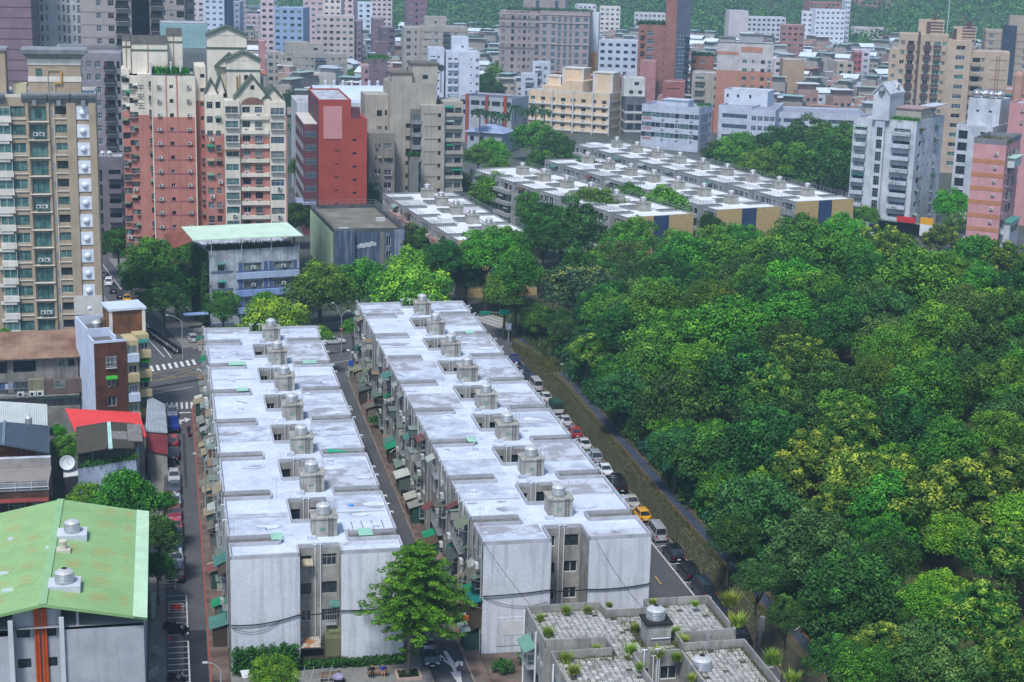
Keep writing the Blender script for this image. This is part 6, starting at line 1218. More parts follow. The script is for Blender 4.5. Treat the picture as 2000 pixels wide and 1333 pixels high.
STREET = [(232, 480, 42, 'dark', 'by the tall tan tower'), (300, 520, 62, 'mid', 'largest on the left avenue'), (345, 560, 50, 'dark', 'shading the parked motorcycles'), (270, 555, 34, 'mid', 'beside the avenue kerb'), (318, 590, 45, 'dark', 'over the lawn by the vine covered wall'), (380, 500, 36, 'mid', 'behind the mint roof'), (285, 480, 40, 'mid', 'under the pink tower'), (590, 330, 30, 'mid', 'left of the red building'), (575, 430, 36, 'dark', 'between pink tower and green flat roof building'),
 (437, 604, 30, 'mid', 'in front of the blue striped building'), (520, 602, 32, 'mid', 'before the blue striped building'), (625, 575, 62, 'mid', 'big in front of the green flat roof building'), (700, 560, 48, 'mid', 'under the cloud mural'), (800, 545, 52, 'bright', 'right of the cloud mural'), (860, 530, 45, 'mid', 'beside the pale block row end'), (810, 575, 70, 'lime', 'wide behind the far end of the right block'), (540, 632, 58, 'lime', 'wide behind the far end of the left block'), (625, 655, 22, 'lime', 'small at the corner of the left block'), (690, 640, 20, 'bright', 'small at the left corner of the right block'),
 (815, 480, 42, 'dark', 'right of the cloud mural wall'), (870, 505, 36, 'dark', 'by the red wavy balcony'), (950, 500, 55, 'bright', 'large before the short pale block row'), (985, 490, 40, 'mid', 'beside the short pale block row'), (912, 545, 36, 'dark', 'behind the stone kerb'), (1060, 470, 45, 'dark', 'left end of the tall wood'), (1010, 540, 45, 'mid', 'next to the crossing'),
 (710, 385, 34, 'dark', 'in front of the red wall'), (765, 355, 38, 'mid', 'at the foot of the grey stepped building'), (830, 350, 48, 'bright', 'at the back of the short block row'), (885, 365, 40, 'mid', 'between two block rows'), (965, 380, 45, 'bright', 'between the block rows'), (1040, 410, 36, 'mid', 'between the rows nearer the wood'), (1150, 350, 42, 'dark', 'tall between the second and third rows'), (1100, 335, 40, 'dark', 'dark between the block rows'), (1245, 380, 24, 'dark', 'small between the third and second rows'), (1060, 325, 36, 'mid', 'behind the second row'),
 (1440, 305, 46, 'mid', 'beside the long white office'), (1480, 330, 44, 'mid', 'at the back of the last pale row'), (1400, 300, 30, 'dark', 'under the white office windows'), (1520, 300, 56, 'dark', 'at the left of the big tree clump'), (1590, 288, 62, 'dark', 'top of the big clump behind the rows'), (1645, 300, 54, 'mid', 'left of the white balcony tower'), (1600, 330, 64, 'dark', 'in the big clump behind the rows'), (1650, 355, 40, 'dark', 'at the foot of the white tower'), (1540, 330, 58, 'mid', 'front of the big clump behind the rows'), (1690, 425, 26, 'mid', 'by the corner of the white tower'),
 (1855, 405, 38, 'bright', 'between white and pink towers'), (1835, 470, 36, 'yellow', 'with thick limbs on the far crossing'), (1870, 440, 30, 'olive', 'small by the pink tower'), (1772, 480, 22, 'dark', 'small at the far shop corner'),
 (975, 158, 36, 'mid', 'clump left of the beige hotel'), (945, 165, 24, 'dark', 'left of the beige hotel'), (960, 300, 34, 'bright', 'below the small grey roof house'), (1040, 275, 40, 'mid', 'below the palm crowns'), (1085, 290, 34, 'dark', 'right of the palms'), (1000, 245, 26, 'mid', 'behind the palms'), (935, 310, 28, 'mid', 'left of the grey roof house'), (975, 325, 24, 'mid', 'behind the first long row'),
 (690, 150, 18, 'mid', 'beside the slim brown building'), (560, 200, 20, 'dark', 'behind the cream tower'), (1200, 120, 22, 'mid', 'behind the hoarding'), (1790, 215, 0, 'mid', '')]
for px, py, rp, k, w in STREET:
    if rp: place(px, py, rp * (1.2 if 430 < px < 1060 and 480 < py < 660 else 1.05), k, tl(k, w), 'street trees', park=False, lift=12.0 if (px, py) in ((950, 500), (985, 490), (1060, 470), (870, 505), (1010, 540)) else (7.0 if py > 250 else 6.0))
for i, (px, py, rp) in enumerate(((40, 965, 26), (15, 985, 20), (80, 985, 24))): place(px, py, rp, 'dark', ['dark shrub below the brick wall of the grey terrace', 'dark shrub at the left edge behind the green roof', 'low bush beside the long green roof'][i], 'shrubs behind the green hall', park=False, lift=2.5)
for px, py, rp, k, w, l in ((245, 988, 72, 'mid', 'spreading over the parked cars behind the green hall', 7), (170, 985, 45, 'mid', 'low behind the green hall ridge', 5), (310, 1050, 46, 'dark', 'squeezed between green hall and parked cars', 5.5), (308, 1110, 36, 'dark', 'at the side wall of the green hall', 4.5), (132, 880, 36, 'mid', 'left of the mossy tiled roof', 5), (112, 845, 18, 'bright', 'small behind the red roof', 5.5), (10, 655, 16, 'bright', 'at the left edge under the tan tower', 7), (320, 985, 28, 'mid', 'hanging over the row of cars', 6), (530, 1325, 52, 'bright', 'low at the bottom edge of the plaza', 2.6)):
    place(px, py, rp, k, tl(k, w), 'trees among the houses on the left', park=False, lift=l)
# tiered tree in front of the blocks: long level branches in storeys
tx, ty, _ = P(797, 1322); g = np.random.default_rng(5)
ht = thing('tiered_tree', 'tall bright green tree with level tiered branches in front of the two blocks', 'tree', (tx, ty, 0), A)
C = []; Rr = []; tb = MB(); tb.tube((0, 0, 0), (.25, 0, 6), .26, 8, 0, .2); tb.tube((.25, 0, 6), (.9, 0, 13.8), .2, 8, 0, .05)
for zt, rt_, off, nb in ((5.6, 4.6, 1.0, 13), (6.9, 5.4, .7, 15), (8.2, 5.2, .9, 14), (9.4, 4.2, 1.0, 12), (10.6, 3.6, 1.0, 11), (11.8, 2.9, 1.0, 9), (12.9, 2.0, .95, 7), (13.8, 1.1, .9, 5)):
    for i in range(nb):
        a = 2 * math.pi * i / nb + g.uniform(-.25, .25); ln = rt_ * g.uniform(.72, 1.1); ox = off
        tb.tube((ox * .7, 0, zt - .4), (ox + ln * math.cos(a) * .85, ln * math.sin(a) * .85, zt + .1), .06, 4, 0, .02)
        for t in np.linspace(.22, 1.0, 6):
            for _ in range(2): C.append((ox + ln * t * math.cos(a) + g.normal(0, .3 * t), ln * t * math.sin(a) + g.normal(0, .3 * t), zt + .12 * t + g.normal(0, .14))); Rr.append(.42 + .22 * (1 - t) + g.uniform(-.08, .1))
for z in (2.2, 3.0, 3.6):
    for i in range(4): a = g.uniform(0, 6.28); C.append((.1 + .7 * math.cos(a), .7 * math.sin(a), z)); Rr.append(.45)
TIER = lf('33700f', '6cac1c')
obj('crown', leaves_mesh('crown', np.array(C), np.array(Rr), 42, .135, TIER, 9, flat=.34, tipz=1, tipw=.4, up=.7), ht)
obj('trunk', tb, ht, mats=[BARK_P])
# palms
PALM_L = lf('2a5a2c', '4f8a3a')
def frondmesh():
    mb = MB()
    for k in range(14):
        a = k * 2 * math.pi / 14; el = .9 if k % 2 else .35; pts = []
        for t in np.linspace(0, 1, 6): pts.append((math.cos(a) * 2.6 * t, math.sin(a) * 2.6 * t, el * 2.2 * t - 2.6 * t * t))
        for p, q in zip(pts[:-1], pts[1:]):
            for s in (-1, 1): mb.quad(p, q, (q[0] - math.sin(a) * .38 * s, q[1] + math.cos(a) * .38 * s, q[2] - .18), (p[0] - math.sin(a) * .38 * s, p[1] + math.cos(a) * .38 * s, p[2] - .18))
    return mb.mesh('fronds', [PALM_L])
FRO = frondmesh(); PTR = MB().lathe(0, 0, [(.28, 0), (.24, .4), (.22, .85), (.14, 1.0)], 8).mesh('trunk', [BARK_P])
for i, (px, pt, pb) in enumerate(((936, 215, 300), (981, 225, 290), (1005, 208, 292), (1025, 215, 288), (1045, 210, 280), (1062, 216, 272), (958, 220, 285), (1157, 125, 150), (575, 245, 300))):
    x, y, _ = P(px, pb); z = zat(x, y, pt); t = thing('palm_tree', 'tall royal palm, ' + ['leftmost by the grey roofed house', 'behind the grey roofed house', 'left of the palm row', 'second of the palm row', 'tallest in the palm row', 'right end of the palm row', 'between house and palm row', 'small behind the yellow building', 'left of the red building'][i], 'palm', (x, y, 0), i * .7, 'royal palms'); obj('trunk', PTR, t, (0, 0, 0), 0, (1, 1, z)); obj('fronds', FRO, t, (0, 0, z), 0, 1.25)
# ================================================================== pale block rows beyond the park
YBR = mat('ochre_brick_panel', hexc('c2aa7a'), hexc('a08858'), sc=3.5, rough=.9, fine=.3, contrast=.5); NAVY = hm('2f4468', c2='28395a', sc=.5)
ROWW = mat('row_roof_pale', (0.55, 0.56, 0.57), (0.42, 0.43, 0.44), sc=.3, rough=.7, fine=.25); ROWP = mat('row_roof_sheet', (0.74, 0.76, 0.78), (0.64, 0.66, 0.69), sc=.4, rough=.6, fine=.15)
def row(label, fl, yaw, Wd, L, where, seed, end=True, n0=6.0, pitch=12.5, h=12.0):
    g = random.Random(seed); ns_ = []; v = n0
    while v < L - 5: ns_.append(v); v += pitch
    root, tk = walkup(label, (fl[0], fl[1], 0), yaw, Wd, L, ns_, [(v + 4.6, v + 9.6) for v in ns_[:-1]], h=h, roofs=[ROWP, ROWP, ROWW], para=.35, parm=hm('8e9092', c2='7c7e80', sc=.5, fine=.2), sidem=hm('a0a2a4', c2='888a8c', sc=.4, streak=.4), endm=hm('9a9c9e'), seed=seed, sides='l', dress=False, hx=8.3, group='pale block rows beyond the park')
    place_tanks(tk, where, 'water tanks of the pale rows', yaw)
    if end:
        e = .12
        obj('brick_panel', MB().box(.1, -e, 0, Wd * .39, -.005, h + .3), root, mats=[YBR]); obj('brick_panel', MB().box(Wd * .62, -e, 0, Wd - .1, -.005, h + .3), root, mats=[YBR]); obj('blue_panel', MB().box(Wd * .39 + .05, -e - .05, 0, Wd * .62 - .05, -.005, h + .25), root, mats=[NAVY])
    mb = MB()
    for i in range(int(L / 1.6)):
        y = i * 1.6; mb.box(.1, y, h + .35, .15, y + .05, h + 1.5); mb.box(Wd - .15, y, h + .35, Wd - .1, y + .05, h + 1.5)
    for x_ in (.1, Wd - .15): mb.box(x_, 0, h + 1.45, x_ + .05, L, h + 1.5); mb.box(x_, 0, h + .9, x_ + .04, L, h + .94)
    obj('roof_railing', mb, root, mats=[hm('8f9498')], kind='stuff')
    v = n0 + 2
    while v < L - 8:   # balconies with waved rim, awnings
        for f in range(3):
            obj('balcony', MB().box(-1.2, v + .5, f * 3 + 3.0, -.005, v + 9.5, f * 3 + 3.9), root, mats=[hm('8f5a4c' if seed == 1 else '9a9c9e', c2='b0a8a4' if seed == 1 else '8a8c8e')])
            if g.random() < .6: obj('awning', awnmesh(g.choice([2.5, 3.5]), 1.1, .5, g.choice(AWC)), root, (-.02, v + g.uniform(2, 8), f * 3 + 5.7), R(-90))
        obj('roof_box', MB().box(g.uniform(1, 3), v + 1.5, h + .01, g.uniform(4, 5.5), v + 6, h + 1.1), root, mats=[ROWP]) if g.random() < .4 else None
        obj('roof_pipe', MB().tube((Wd * .7, v, h + .3), (Wd * .7, v + 9, h + .3), .08, 5), root, mats=[GREYC]); v += pitch
    return root
row('short pale block row with red waved balconies and yellow end wall behind the mural building', P(894, 473, 12), R(18.5), 17.8, 65, 'the short row with red waved balconies', 1)
f = P(1225, 428, 12); row('second pale block row partly hidden by the tall park trees', f, R(27), 18, 84, 'the second row behind the tall trees', 2)
f = P(1400, 413, 12); row('third pale block row with yellow and blue end wall left of the last row', f, R(25.5), 18, 92, 'the third row left of the last one', 3)
f = P(1554, 397, 12); row('last pale block row with yellow and blue end wall nearest the white balcony tower', f, R(25.5), 17.5, 118, 'the last row by the big tree clump', 4)
# ================================================================== right hand buildings
WT = hm('c4c9d2', c2='a8aeb8', sc=.3, streak=.38, fine=.12); YR = R(-33)
x, y, h, Wd = site(1668, 232, 1791, 440, YR); TW = bldg('white_balcony_tower', 'white stained apartment tower with arched glazed stair column and planted balconies at right', 'apartment tower', (x, y), YR, Wd, 21, h, 3.2, {'f': [(.13, 3.0, 1.6, 'dcTw', 'cw'), (.78, 4.6, 1.5, 'agbd', 'b')], 'r': [(.16, 1.8, 1.4, 'bcd', 'w'), (.33, .9, .8, 'd'), (.5, .6, .8, 'd'), (.72, 2.0, 1.5, 'Tbc', 'cw')]}, WT, top=1.6, para=.6, seed=12, parm=WT)
for i in range(int(h / 3.2) - 2):
    obj('balcony', balcmesh(3.6, 1.0, .9, WT, WT), TW, (Wd * .13, -.01, h - 3.6 - i * 3.2)); 
    if i in (0, 3, 4, 6): obj('balcony_plants', tuft_cloud('balcony_plants', [(Wd * .78 + rnd.uniform(-2.2, 2.2), -.8, h - 3.2 - i * 3.2) for _ in range(40)], lf('2a5a22', '4f8a30'), (.4, .9), 4, i, .2), TW, kind='stuff')
st = MB(); xs0, xs1 = Wd * .37, Wd * .52; ht = zat(x + Wd * .45 * math.cos(YR), y + Wd * .45 * math.sin(YR), 172)
wallface(st, (xs0, -1.0), (1, 0), xs1 - xs0, 0, ht - 1.5, [(.5, ht - 12.6 - i * 3.2, xs1 - xs0 - .5, ht - 10.2 - i * 3.2) for i in range(9)], .25); st.quad((xs0, 5, 0), (xs0, -1, 0), (xs0, -1, ht - 1.5), (xs0, 5, ht - 1.5)); st.quad((xs1, -1, 0), (xs1, 5, 0), (xs1, 5, ht - 1.5), (xs1, -1, ht - 1.5)); so = obj('stair_column', st, TW, mats=[WT])
for i in range(9): obj('window', winmesh(xs1 - xs0 - 1.0, 2.4, 'a'), so, ((xs0 + xs1) / 2, -.78, ht - 11.4 - i * 3.2))
hd = MB(); hd.box(xs0 - 1.0, -1.2, h + .3, xs1 + 1.0, 9, ht - 1.6); k_ = obj('stair_head', hd, TW, mats=[WT]); gtri(TW, xs0 - 1.0, xs1 + 1.0, -1.2, 10, ht - 1.6, 2.6, WT, WT); bl = MB().lathe(0, 0, [(.05, -.9), (.6, -.7), (.9, 0), (.6, .7), (.05, .9)], 14); obj('emblem_ball', bl, k_, ((xs0 + xs1) / 2, -1.5, ht - .6), mats=[hm('8c9098', rough=.3)])
obj('roof_garden', tuft_cloud('roof_garden', [(rnd.uniform(Wd * .6, Wd), rnd.uniform(.4, 2.2), h + .2) for _ in range(200)], lf('2f6a22', '5f9a38'), (.4, 1.5), 5, 4, .3), TW, kind='stuff'); pent(TW, Wd * .56, 4, h, Wd - .5, 12, h + 3.2, hm('a8a49c', streak=.3), hm('a08a88')); obj('pergola', MB().box(Wd - 3, 10, h + 3.6, Wd + 1, 20, h + 3.9), TW, mats=[WT])
p = Matrix.Rotation(YR, 4, 'Z') @ Vector(((xs0 + xs1) / 2 + 1.5, 5, 0)); thing('water_tank', 'steel tank behind the gabled stair head of the white tower', 'water tank', (x + p.x, y + p.y, ht - .3), 0, None, TANK, 1.1)
x, y, h, Wd = site(1868, 247, 1925, 462, YR); TW2 = bldg('white_rear_tower', 'white rear wing with dark open shafts between the white tower and the pink one', 'apartment tower', (x, y), YR, Wd + 2, 18, h, 3.3, {'f': [(.2, 2.6, 2.3, 'o'), (.75, 1.6, 1.4, 'dc', 'b')], 'r': [(.3, 1.5, 1.4, 'd'), (.7, 1.5, 1.4, 'c')]}, WT, para=.6, seed=13)
x, y, h, Wd = site(1893, 192, 1955, 466, YR); pp = bldg('tank_house', 'white stair house carrying silver ball tanks behind the white tower', 'stair house', (x, y), YR, Wd, 9, h, 3.2, {'f': [(.3, .8, .6, 'd'), (.7, .8, .6, 'd')]}, WT, floors=1, top=3, seed=3, para=.2)
for k in range(4):
    p = Matrix.Rotation(YR, 4, 'Z') @ Vector((Wd * (.15 + .23 * k), 2.5 + (k % 2) * 1.5, 0)); thing('water_tank', 'silver ball tank on the white stair house, number counted from the left: ' + ORD[k + 1].replace('second', 'first').replace('third', 'second') if False else 'silver domed tank on the white stair house, ' + ['leftmost', 'left of centre', 'right of centre', 'rightmost'][k], 'water tank', (x + p.x, y + p.y, h + .1), 0, 'silver tanks on the white stair house', MB().lathe(0, 0, [(.6, 0), (1.2, .6), (1.3, 1.3), (1.0, 2.0), (.3, 2.4)], 14).mesh('water_tank', [STEEL]) if k == 0 else bpy.data.meshes['water_tank' if False else [m.name for m in bpy.data.meshes if m.name.startswith('water_tank')][-1]])
# shops under the white tower
x, y, _ = P(1700, 452); sh = thing('corner_shop', 'ground floor shop front with red and yellow signs under the white tower', 'shop', (x, y, 0), YR); obj('canopy', MB().box(0, -2.5, 3.6, 19, 0, 3.8), sh, mats=[hm('6a7a6c')]); obj('shop_front', MB().box(0, -.6, 0, 19, -.1, 3.6), sh, mats=[hm('30343a')]); obj('red_sign', MB().box(8, -2.9, 3.9, 13, -2.6, 5.4), sh, mats=[hm('c0303a')]); obj('yellow_sign', MB().box(14.5, -3.2, 4.0, 18.0, -2.9, 5.8), sh, mats=[hm('d8a030')]); obj('white_sign', MB().box(14.5, -3.2, 1.0, 18.0, -2.9, 4.0), sh, mats=[hm('d8dce0')])
PK = hm('c08f92', c2='b28286', sc=.25, streak=.2); PKO = hm('b07a58', sc=.4); YP = R(-28)
x, y, h, Wd = site(1902, 280, 1966, 400, YP); PB = bldg('pink_tower', 'pink apartment tower with ochre bands at the right edge', 'apartment tower', (x, y), YP, Wd, 16, h, 3.3, {'f': [(.72, .9, .7, '', 'A')], 'r': [(.12, 2.0, 1.7, 'wTc', 'w'), (.35, 3.2, 1.9, 'wgc', 'c'), (.6, 3.2, 1.9, 'gcd', 'c')]}, PK, top=1.8, para=1.4, parm=hm('7a7c82', c2='666a70', streak=.4), seed=6); mb = MB()
for i in range(7): mb.box(-.02, -.05, h - 4.6 - i * 3.3, Wd + .02, -.003, h - 3.6 - i * 3.3)
obj('ochre_band', mb, PB, mats=[PKO], kind='stuff'); obj('sun_room', MB().box(Wd - .2, 3, h - 5.6, Wd + 1.6, 11, h - 3.4), PB, mats=[hm('c8d0d4', fine=.3)]); obj('sun_room_roof', MB().box(Wd - .4, 2.6, h - 3.3, Wd + 2.0, 11.4, h - 3.1), PB, mats=[hm('a8ccc0')]); obj('roof_plants', tuft_cloud('roof_plants', [(rnd.uniform(1, Wd), rnd.uniform(1, 6), h + .3) for _ in range(130)], lf('5a5a2a', '8a7a3a'), (.5, 1.6), 5, 3, .3), PB, kind='stuff')
obj('white_bay', MB().box(Wd + .02, 2, 2, Wd + 2.2, 12, 9.5), PB, mats=[hm('b8bcc2', streak=.4)]); obj('bay_window', winmesh(8, 1.8, 'w'), PB, (Wd + 2.23, 7, 7.6), R(90)); obj('bay_roof', MB().box(Wd + .02, 1.6, 9.5, Wd + 2.6, 12.4, 9.7), PB, mats=[hm('4f8f7c')])
x, y, h, Wd = site(1972, 205, 2060, 455, YP); bldg('pink_tower', 'rear pink wall rising behind the banded pink tower', 'apartment tower', (x, y), YP, Wd, 14, h, 3.2, {'f': [(.3, .9, .8, 'd', 'A')]}, PK, seed=3)
x, y, h, Wd = site(1960, 178, 2050, 520, R(-18)); SAL = hm('b08a7c', c2='a27e70', sc=.3, streak=.2); sb = bldg('salmon_tower', 'salmon tower with rounded column and green windows at the right edge', 'apartment tower', (x, y), R(-18), Wd, 14, h, 3.3, {'f': [(.12, 1.5, 1.6, 'tb', 'w'), (.42, 2.2, 1.6, 'tc', 'b')]}, SAL, seed=4); obj('round_column', MB().lathe(4.2, -.4, [(1.5, 0), (1.5, h + 5), (1.1, h + 6), (.1, h + 6.3)], 14), sb, mats=[SAL]); pent(sb, 5, 3, h, Wd, 10, h + 6, SAL)
TB = hm('b3a392', c2='a49484', sc=.3, streak=.15); TBD = hm('5e4c54', c2='524048'); YT = R(-14)
x, y, h, Wd = site(1738, 98, 1847, 566, YT); pm = Wd / 109.0; T1 = bldg('tan_stepped_tower', 'large tan stepped apartment tower with plum balconies and striped penthouses at right', 'apartment tower', (x, y), YT, Wd, 16, h, 3.2, {'f': [(.08, 1.2, 1.3, 'c'), (.2, 1.8, 1.4, 'wc'), (.33, 2.2, 1.4, 'wd', ''), (.46, 1.4, 1.3, 'c'), (.62, 1.6, 1.5, 'wb'), (.79, 2.2, 1.5, 'Tb'), (.92, 1.3, 1.3, 'Tc', 'a')]}, TB, top=1.5, seed=4, para=.5)
n_ = int(h / 3.2) - 1; h2 = zat(x, y, 65)
bay(T1, 17 * pm, 112 * pm, -1.5, 12, h2, TB, None, [(.08, 1.5, 1.4, 'wc'), (.25, 1.9, 1.4, 'wcd'), (.4, 1.3, 1.3, 'c'), (.59, 1.7, 1.5, 'wb'), (.79, 2.2, 1.5, 'TbT'), (.93, 1.2, 1.3, 'cT')], fh=3.2, top=2.2, seed=5, cage=False)
for i in range(n_ + 3):
    z = h2 - 4.4 - i * 3.2
    for a in (.25, .59, .79): obj('balcony', balcmesh(2.6, .8, .95, TBD if a < .7 else TB, TBD), T1, (17 * pm + 95 * pm * a, -1.5, z))
obj('plum_column', MB().box(54 * pm, -2.4, 0, 58 * pm, -1.51, h2 + 1), T1, mats=[TBD])
bay(T1, 112 * pm + .02, 158 * pm, -3.2, 12, zat(x, y, 74), TB, None, [(.55, 3.0, 1.4, 'bTw')], fh=3.2, top=1.6, seed=6, cage=False); bay(T1, 158 * pm + .02, 232 * pm, -1.6, 12, zat(x, y, 94), TB, None, [(.15, 2.4, 1.5, 'bdw'), (.32, 1.2, 1.3, 'cT')], fh=3.2, top=2.0, seed=7, cage=False)
for i in range(n_ - 1): obj('balcony', balcmesh(3.4, 1.0, .8, hm('9a8e84'), hm('9a8e84')), T1, (158 * pm + 11 * pm, -1.6, h - 4.0 - i * 3.2))
mb = MB()
for i in range(n_): mb.box(196 * pm, -1.66, h - 2 - i * 3.2, 228 * pm, -1.61, h - 1.8 - i * 3.2)
obj('joint', mb, T1, mats=[hm('84725c')], kind='stuff'); obj('cable_ladder', MB().box(208 * pm, -1.8, 4, 209 * pm, -1.62, h - .5).box(213 * pm, -1.8, 4, 214 * pm, -1.62, h - .5), T1, mats=[hm('7a5a50')])
for a, b, dz in ((52, 102, 0), (120, 165, -2)):
    pb_ = pent(T1, a * pm, 3, h2 - 2, b * pm, 9, h2 + 4.6 + dz, TB); mb = MB()
    for k in range(6): mb.box(a * pm + 3, 2.9, h2 - 1.4 + k * 1.0 + dz * .2, b * pm - .3, 2.99, h2 - .95 + k * 1.0 + dz * .2)
    obj('stripes', mb, pb_, mats=[TBD], kind='stuff'); obj('plum_fin', MB().box((a if a > 100 else a + 16) * pm, 2.4, h2 - 2, (a if a > 100 else a + 16) * pm + 1.2, 3.5, h2 + 4 + dz).box((a + 26) * pm, 4, h2 + 4 + dz, (a + 34) * pm, 7, h2 + 6.6 + dz), pb_, mats=[TBD])
obj('antenna_mast', MB().tube((108 * pm, 5, h2), (109 * pm, 5, h2 + 11.5), .14, 5), T1, mats=[hm('b8c0c8')])
x, y, h, Wd = site(1926, 62, 2040, 740, R(-10)); db = bldg('dark_core_tower', 'beige and dark slate tower at the upper right edge', 'apartment tower', (x, y), R(-10), Wd, 16, h, 3.2, {'f': [(.1, 2, 1.6, 'b'), (.7, 1.8, 1.5, 'b'), (.85, 1.8, 1.5, 'b')]}, hm('a09488', c2='948878', sc=.3), seed=8, bands=(hm('7a7278'), .3, .2)); obj('dark_core', MB().box(Wd * .28, -1.2, 0, Wd * .52, -.01, h + 3), db, mats=[hm('3c4658', c2='303a4a')]); pent(db, Wd * .4, 3, h, Wd * .8, 9, h + 7, hm('a09488'))
# ================================================================== centre distance
YW = R(-25); YEL_ = hm('d4bca0', c2='c6ae92', sc=.3, streak=.2); WFR = hm('c8c8c4', c2='b4b4b0', sc=.3, streak=.3)
x, y, h, Wd = site(1032, 176, 1190, 655, YW); YBd = bldg('yellow_apartment_block', 'long yellow apartment block with white bands and blank banded end wall', 'apartment block', (x, y), YW, Wd, 13, h, 3.25, {'f': [(.06 + i * .126, 1.9, 1.4, 'dabc', 'a') for i in range(8)]}, YEL_, top=2.2, seed=5, para=.6, parm=WFR, dep=.4)
mb = MB()
for i in range(9): mb.box(-.1, -.7, h - 5.0 - i * 3.25, Wd, -.003, h - 4.5 - i * 3.25); mb.box(Wd + .003, 0, h - 3.3 - i * 3.25, Wd + .15, 13, h - 2.6 - i * 3.25)
mb.box(Wd + .003, -.1, 0, Wd + .3, .9, h + .3); mb.box(Wd + .003, 12, 0, Wd + .3, 13.1, h + .3); obj('white_bands', mb, YBd, mats=[WFR], kind='stuff')
for a in (.0, .3, .56, .8): obj('white_pier', MB().box(Wd * a, -.75, 0, Wd * a + .5, -.003, h + .4), YBd, mats=[WFR])
for a, b, dh in ((.17, .42, 2.3), (.42, .68, 4.6)): obj('upper_storey', MB().box(Wd * a, .01, h + .02, Wd * b, 12, h + dh), YBd, mats=[YEL_])
for a, b, py in ((.16, .34, 150), (.36, .62, 133), (.74, .98, 140)): hh = zat(x + Wd * a, y, py); k_ = pent(YBd, Wd * a, 5, h, Wd * b, 12, hh, YEL_, WFR); obj('white_frame', MB().box(Wd * a - .1, 4.8, h, Wd * a + .9, 4.99, hh).box(Wd * b - .9, 4.8, h, Wd * b + .1, 4.99, hh), k_, mats=[WFR])
x, y, h, Wd = site(1222, 190, 1262, 640, R(5)); ab = bldg('arched_block', 'dark fronted block with rows of arches between yellow block and white office', 'apartment block', (x, y), R(5), Wd, 12, h, 3.6, {'f': [(.25, 2.4, 2.2, 'o'), (.72, 3.0, 2.2, 'o')]}, hm('6c6a74', c2='5a5862', sc=.3, streak=.2), top=3.0, seed=3, para=.3, bands=(WFR, .8, -3.2)); ww = pent(ab, -.5, 2, h, Wd - .3, 9, h + 7.2, WFR, None, win=[(.6, .7, 1.8, 1.2, 'd'), (.35, .25, 1.6, 1.2, 'd'), (.78, .25, 1.6, 1.2, 'd')]); obj('cooling_unit', MB().box(.5, 3, h + 7.2, 4.6, 7, h + 9.6), ww, mats=[hm('b8bcc4', fine=.3)])
OFW = hm('b8c0d0', c2='a6aebe', sc=.3, streak=.25); YO = R(-26)
x, y, h, Wd = site(1254, 207, 1366, 606, YO); OF = bldg('white_office', 'long white office slab with bands of green glazed windows behind the last pale row', 'office block', (x, y), YO, Wd, 14, h, 3.6, {'f': [(.04 + i * .0835, 1.75, 1.7, 'tgdb', 'a' if i in (4, 7, 10) else '') for i in range(12)], 'r': [(.86, 1.8, 1.8, 't')]}, OFW, top=2.0, seed=6, para=.7, parm=OFW, roof=hm('8e90a0', c2='a4a6b4', sc=.3)); mb = MB()
for i in range(5): mb.box(Wd + .003, 2.0, h - 4.8 - i * 3.6, Wd + .1, 9.5, h - 1.9 - i * 3.6)
obj('grey_panels', mb, OF, mats=[hm('8e9098')], kind='stuff'); obj('pink_panels', (lambda m_: [m_.box(.4, -.06, h - 4.7 - i * 3.6, Wd * .18, -.003, h - 3.9 - i * 3.6) for i in range(5)] and m_)(MB()), OF, mats=[hm('a87a78')], kind='stuff'); pent(OF, Wd * .32, 3, h, Wd * .75, 9, h + 2.4, OFW, OFW); obj('planter', tuft_cloud('planter', [(rnd.uniform(Wd * .8, Wd), rnd.uniform(9, 13), h + .5) for _ in range(120)], lf('2f6a22', '5f9a38'), (.4, 1.2), 5, 3, .3), OF, kind='stuff')
x, y, h, Wd = site(1404, 208, 1468, 612, R(-24)); bldg('white_office', 'middle wing of the white office with plain ribbon windows', 'office block', (x, y), R(-24), Wd, 16, h, 3.8, {'f': [(.5, 9.5, 1.5, 'g')]}, OFW, top=2.4, seed=6, parm=OFW, roof=hm('8e90a0'))
x, y, h, Wd = site(1466, 217, 1515, 600, R(-14)); bldg('white_office', 'right wing of the white office with pink panels under square windows', 'office block', (x, y), R(-14), Wd, 30, h, 3.5, {'f': [(.15, 1.8, 1.7, 'b'), (.4, 1.8, 1.7, 'b'), (.65, 1.8, 1.7, 'b'), (.88, 1.8, 1.7, 'b')]}, OFW, top=1.8, seed=6, parm=OFW, roof=hm('8e90a0')); x, y, h, Wd = site(1415, 178, 1500, 622, R(-20)); bldg('roof_pavilion', 'white rooftop pavilion with small windows above the white office', 'roof pavilion', (x, y), R(-20), Wd, 12, h, 3, {'f': [(.08, .8, 1.2, 'd'), (.32, .8, 1.2, 'd'), (.6, .8, 1.2, 'd')]}, hm('c4ccd8'), top=1.0, floors=1, seed=3)
x, y, h, Wd = site(1512, 222, 1690, 610, R(-6)); bldg('white_office', 'far right wing of the white office with long dark ribbon windows above the trees', 'office block', (x, y), R(-6), Wd, 24, h, 3.7, {'f': [(.06, 1.4, 1.5, 'b'), (.2, 6.0, 1.5, 'g'), (.5, 5.5, 1.5, 'g'), (.68, 5.5, 1.5, 'g'), (.86, 5.5, 1.5, 'g')]}, OFW, top=1.6, seed=6, parm=OFW, roof=hm('8e90a0'))
BRN = hm('93685e', c2='845a50', sc=.25, streak=.12); SLT = hm('545a6c', c2='484e60')
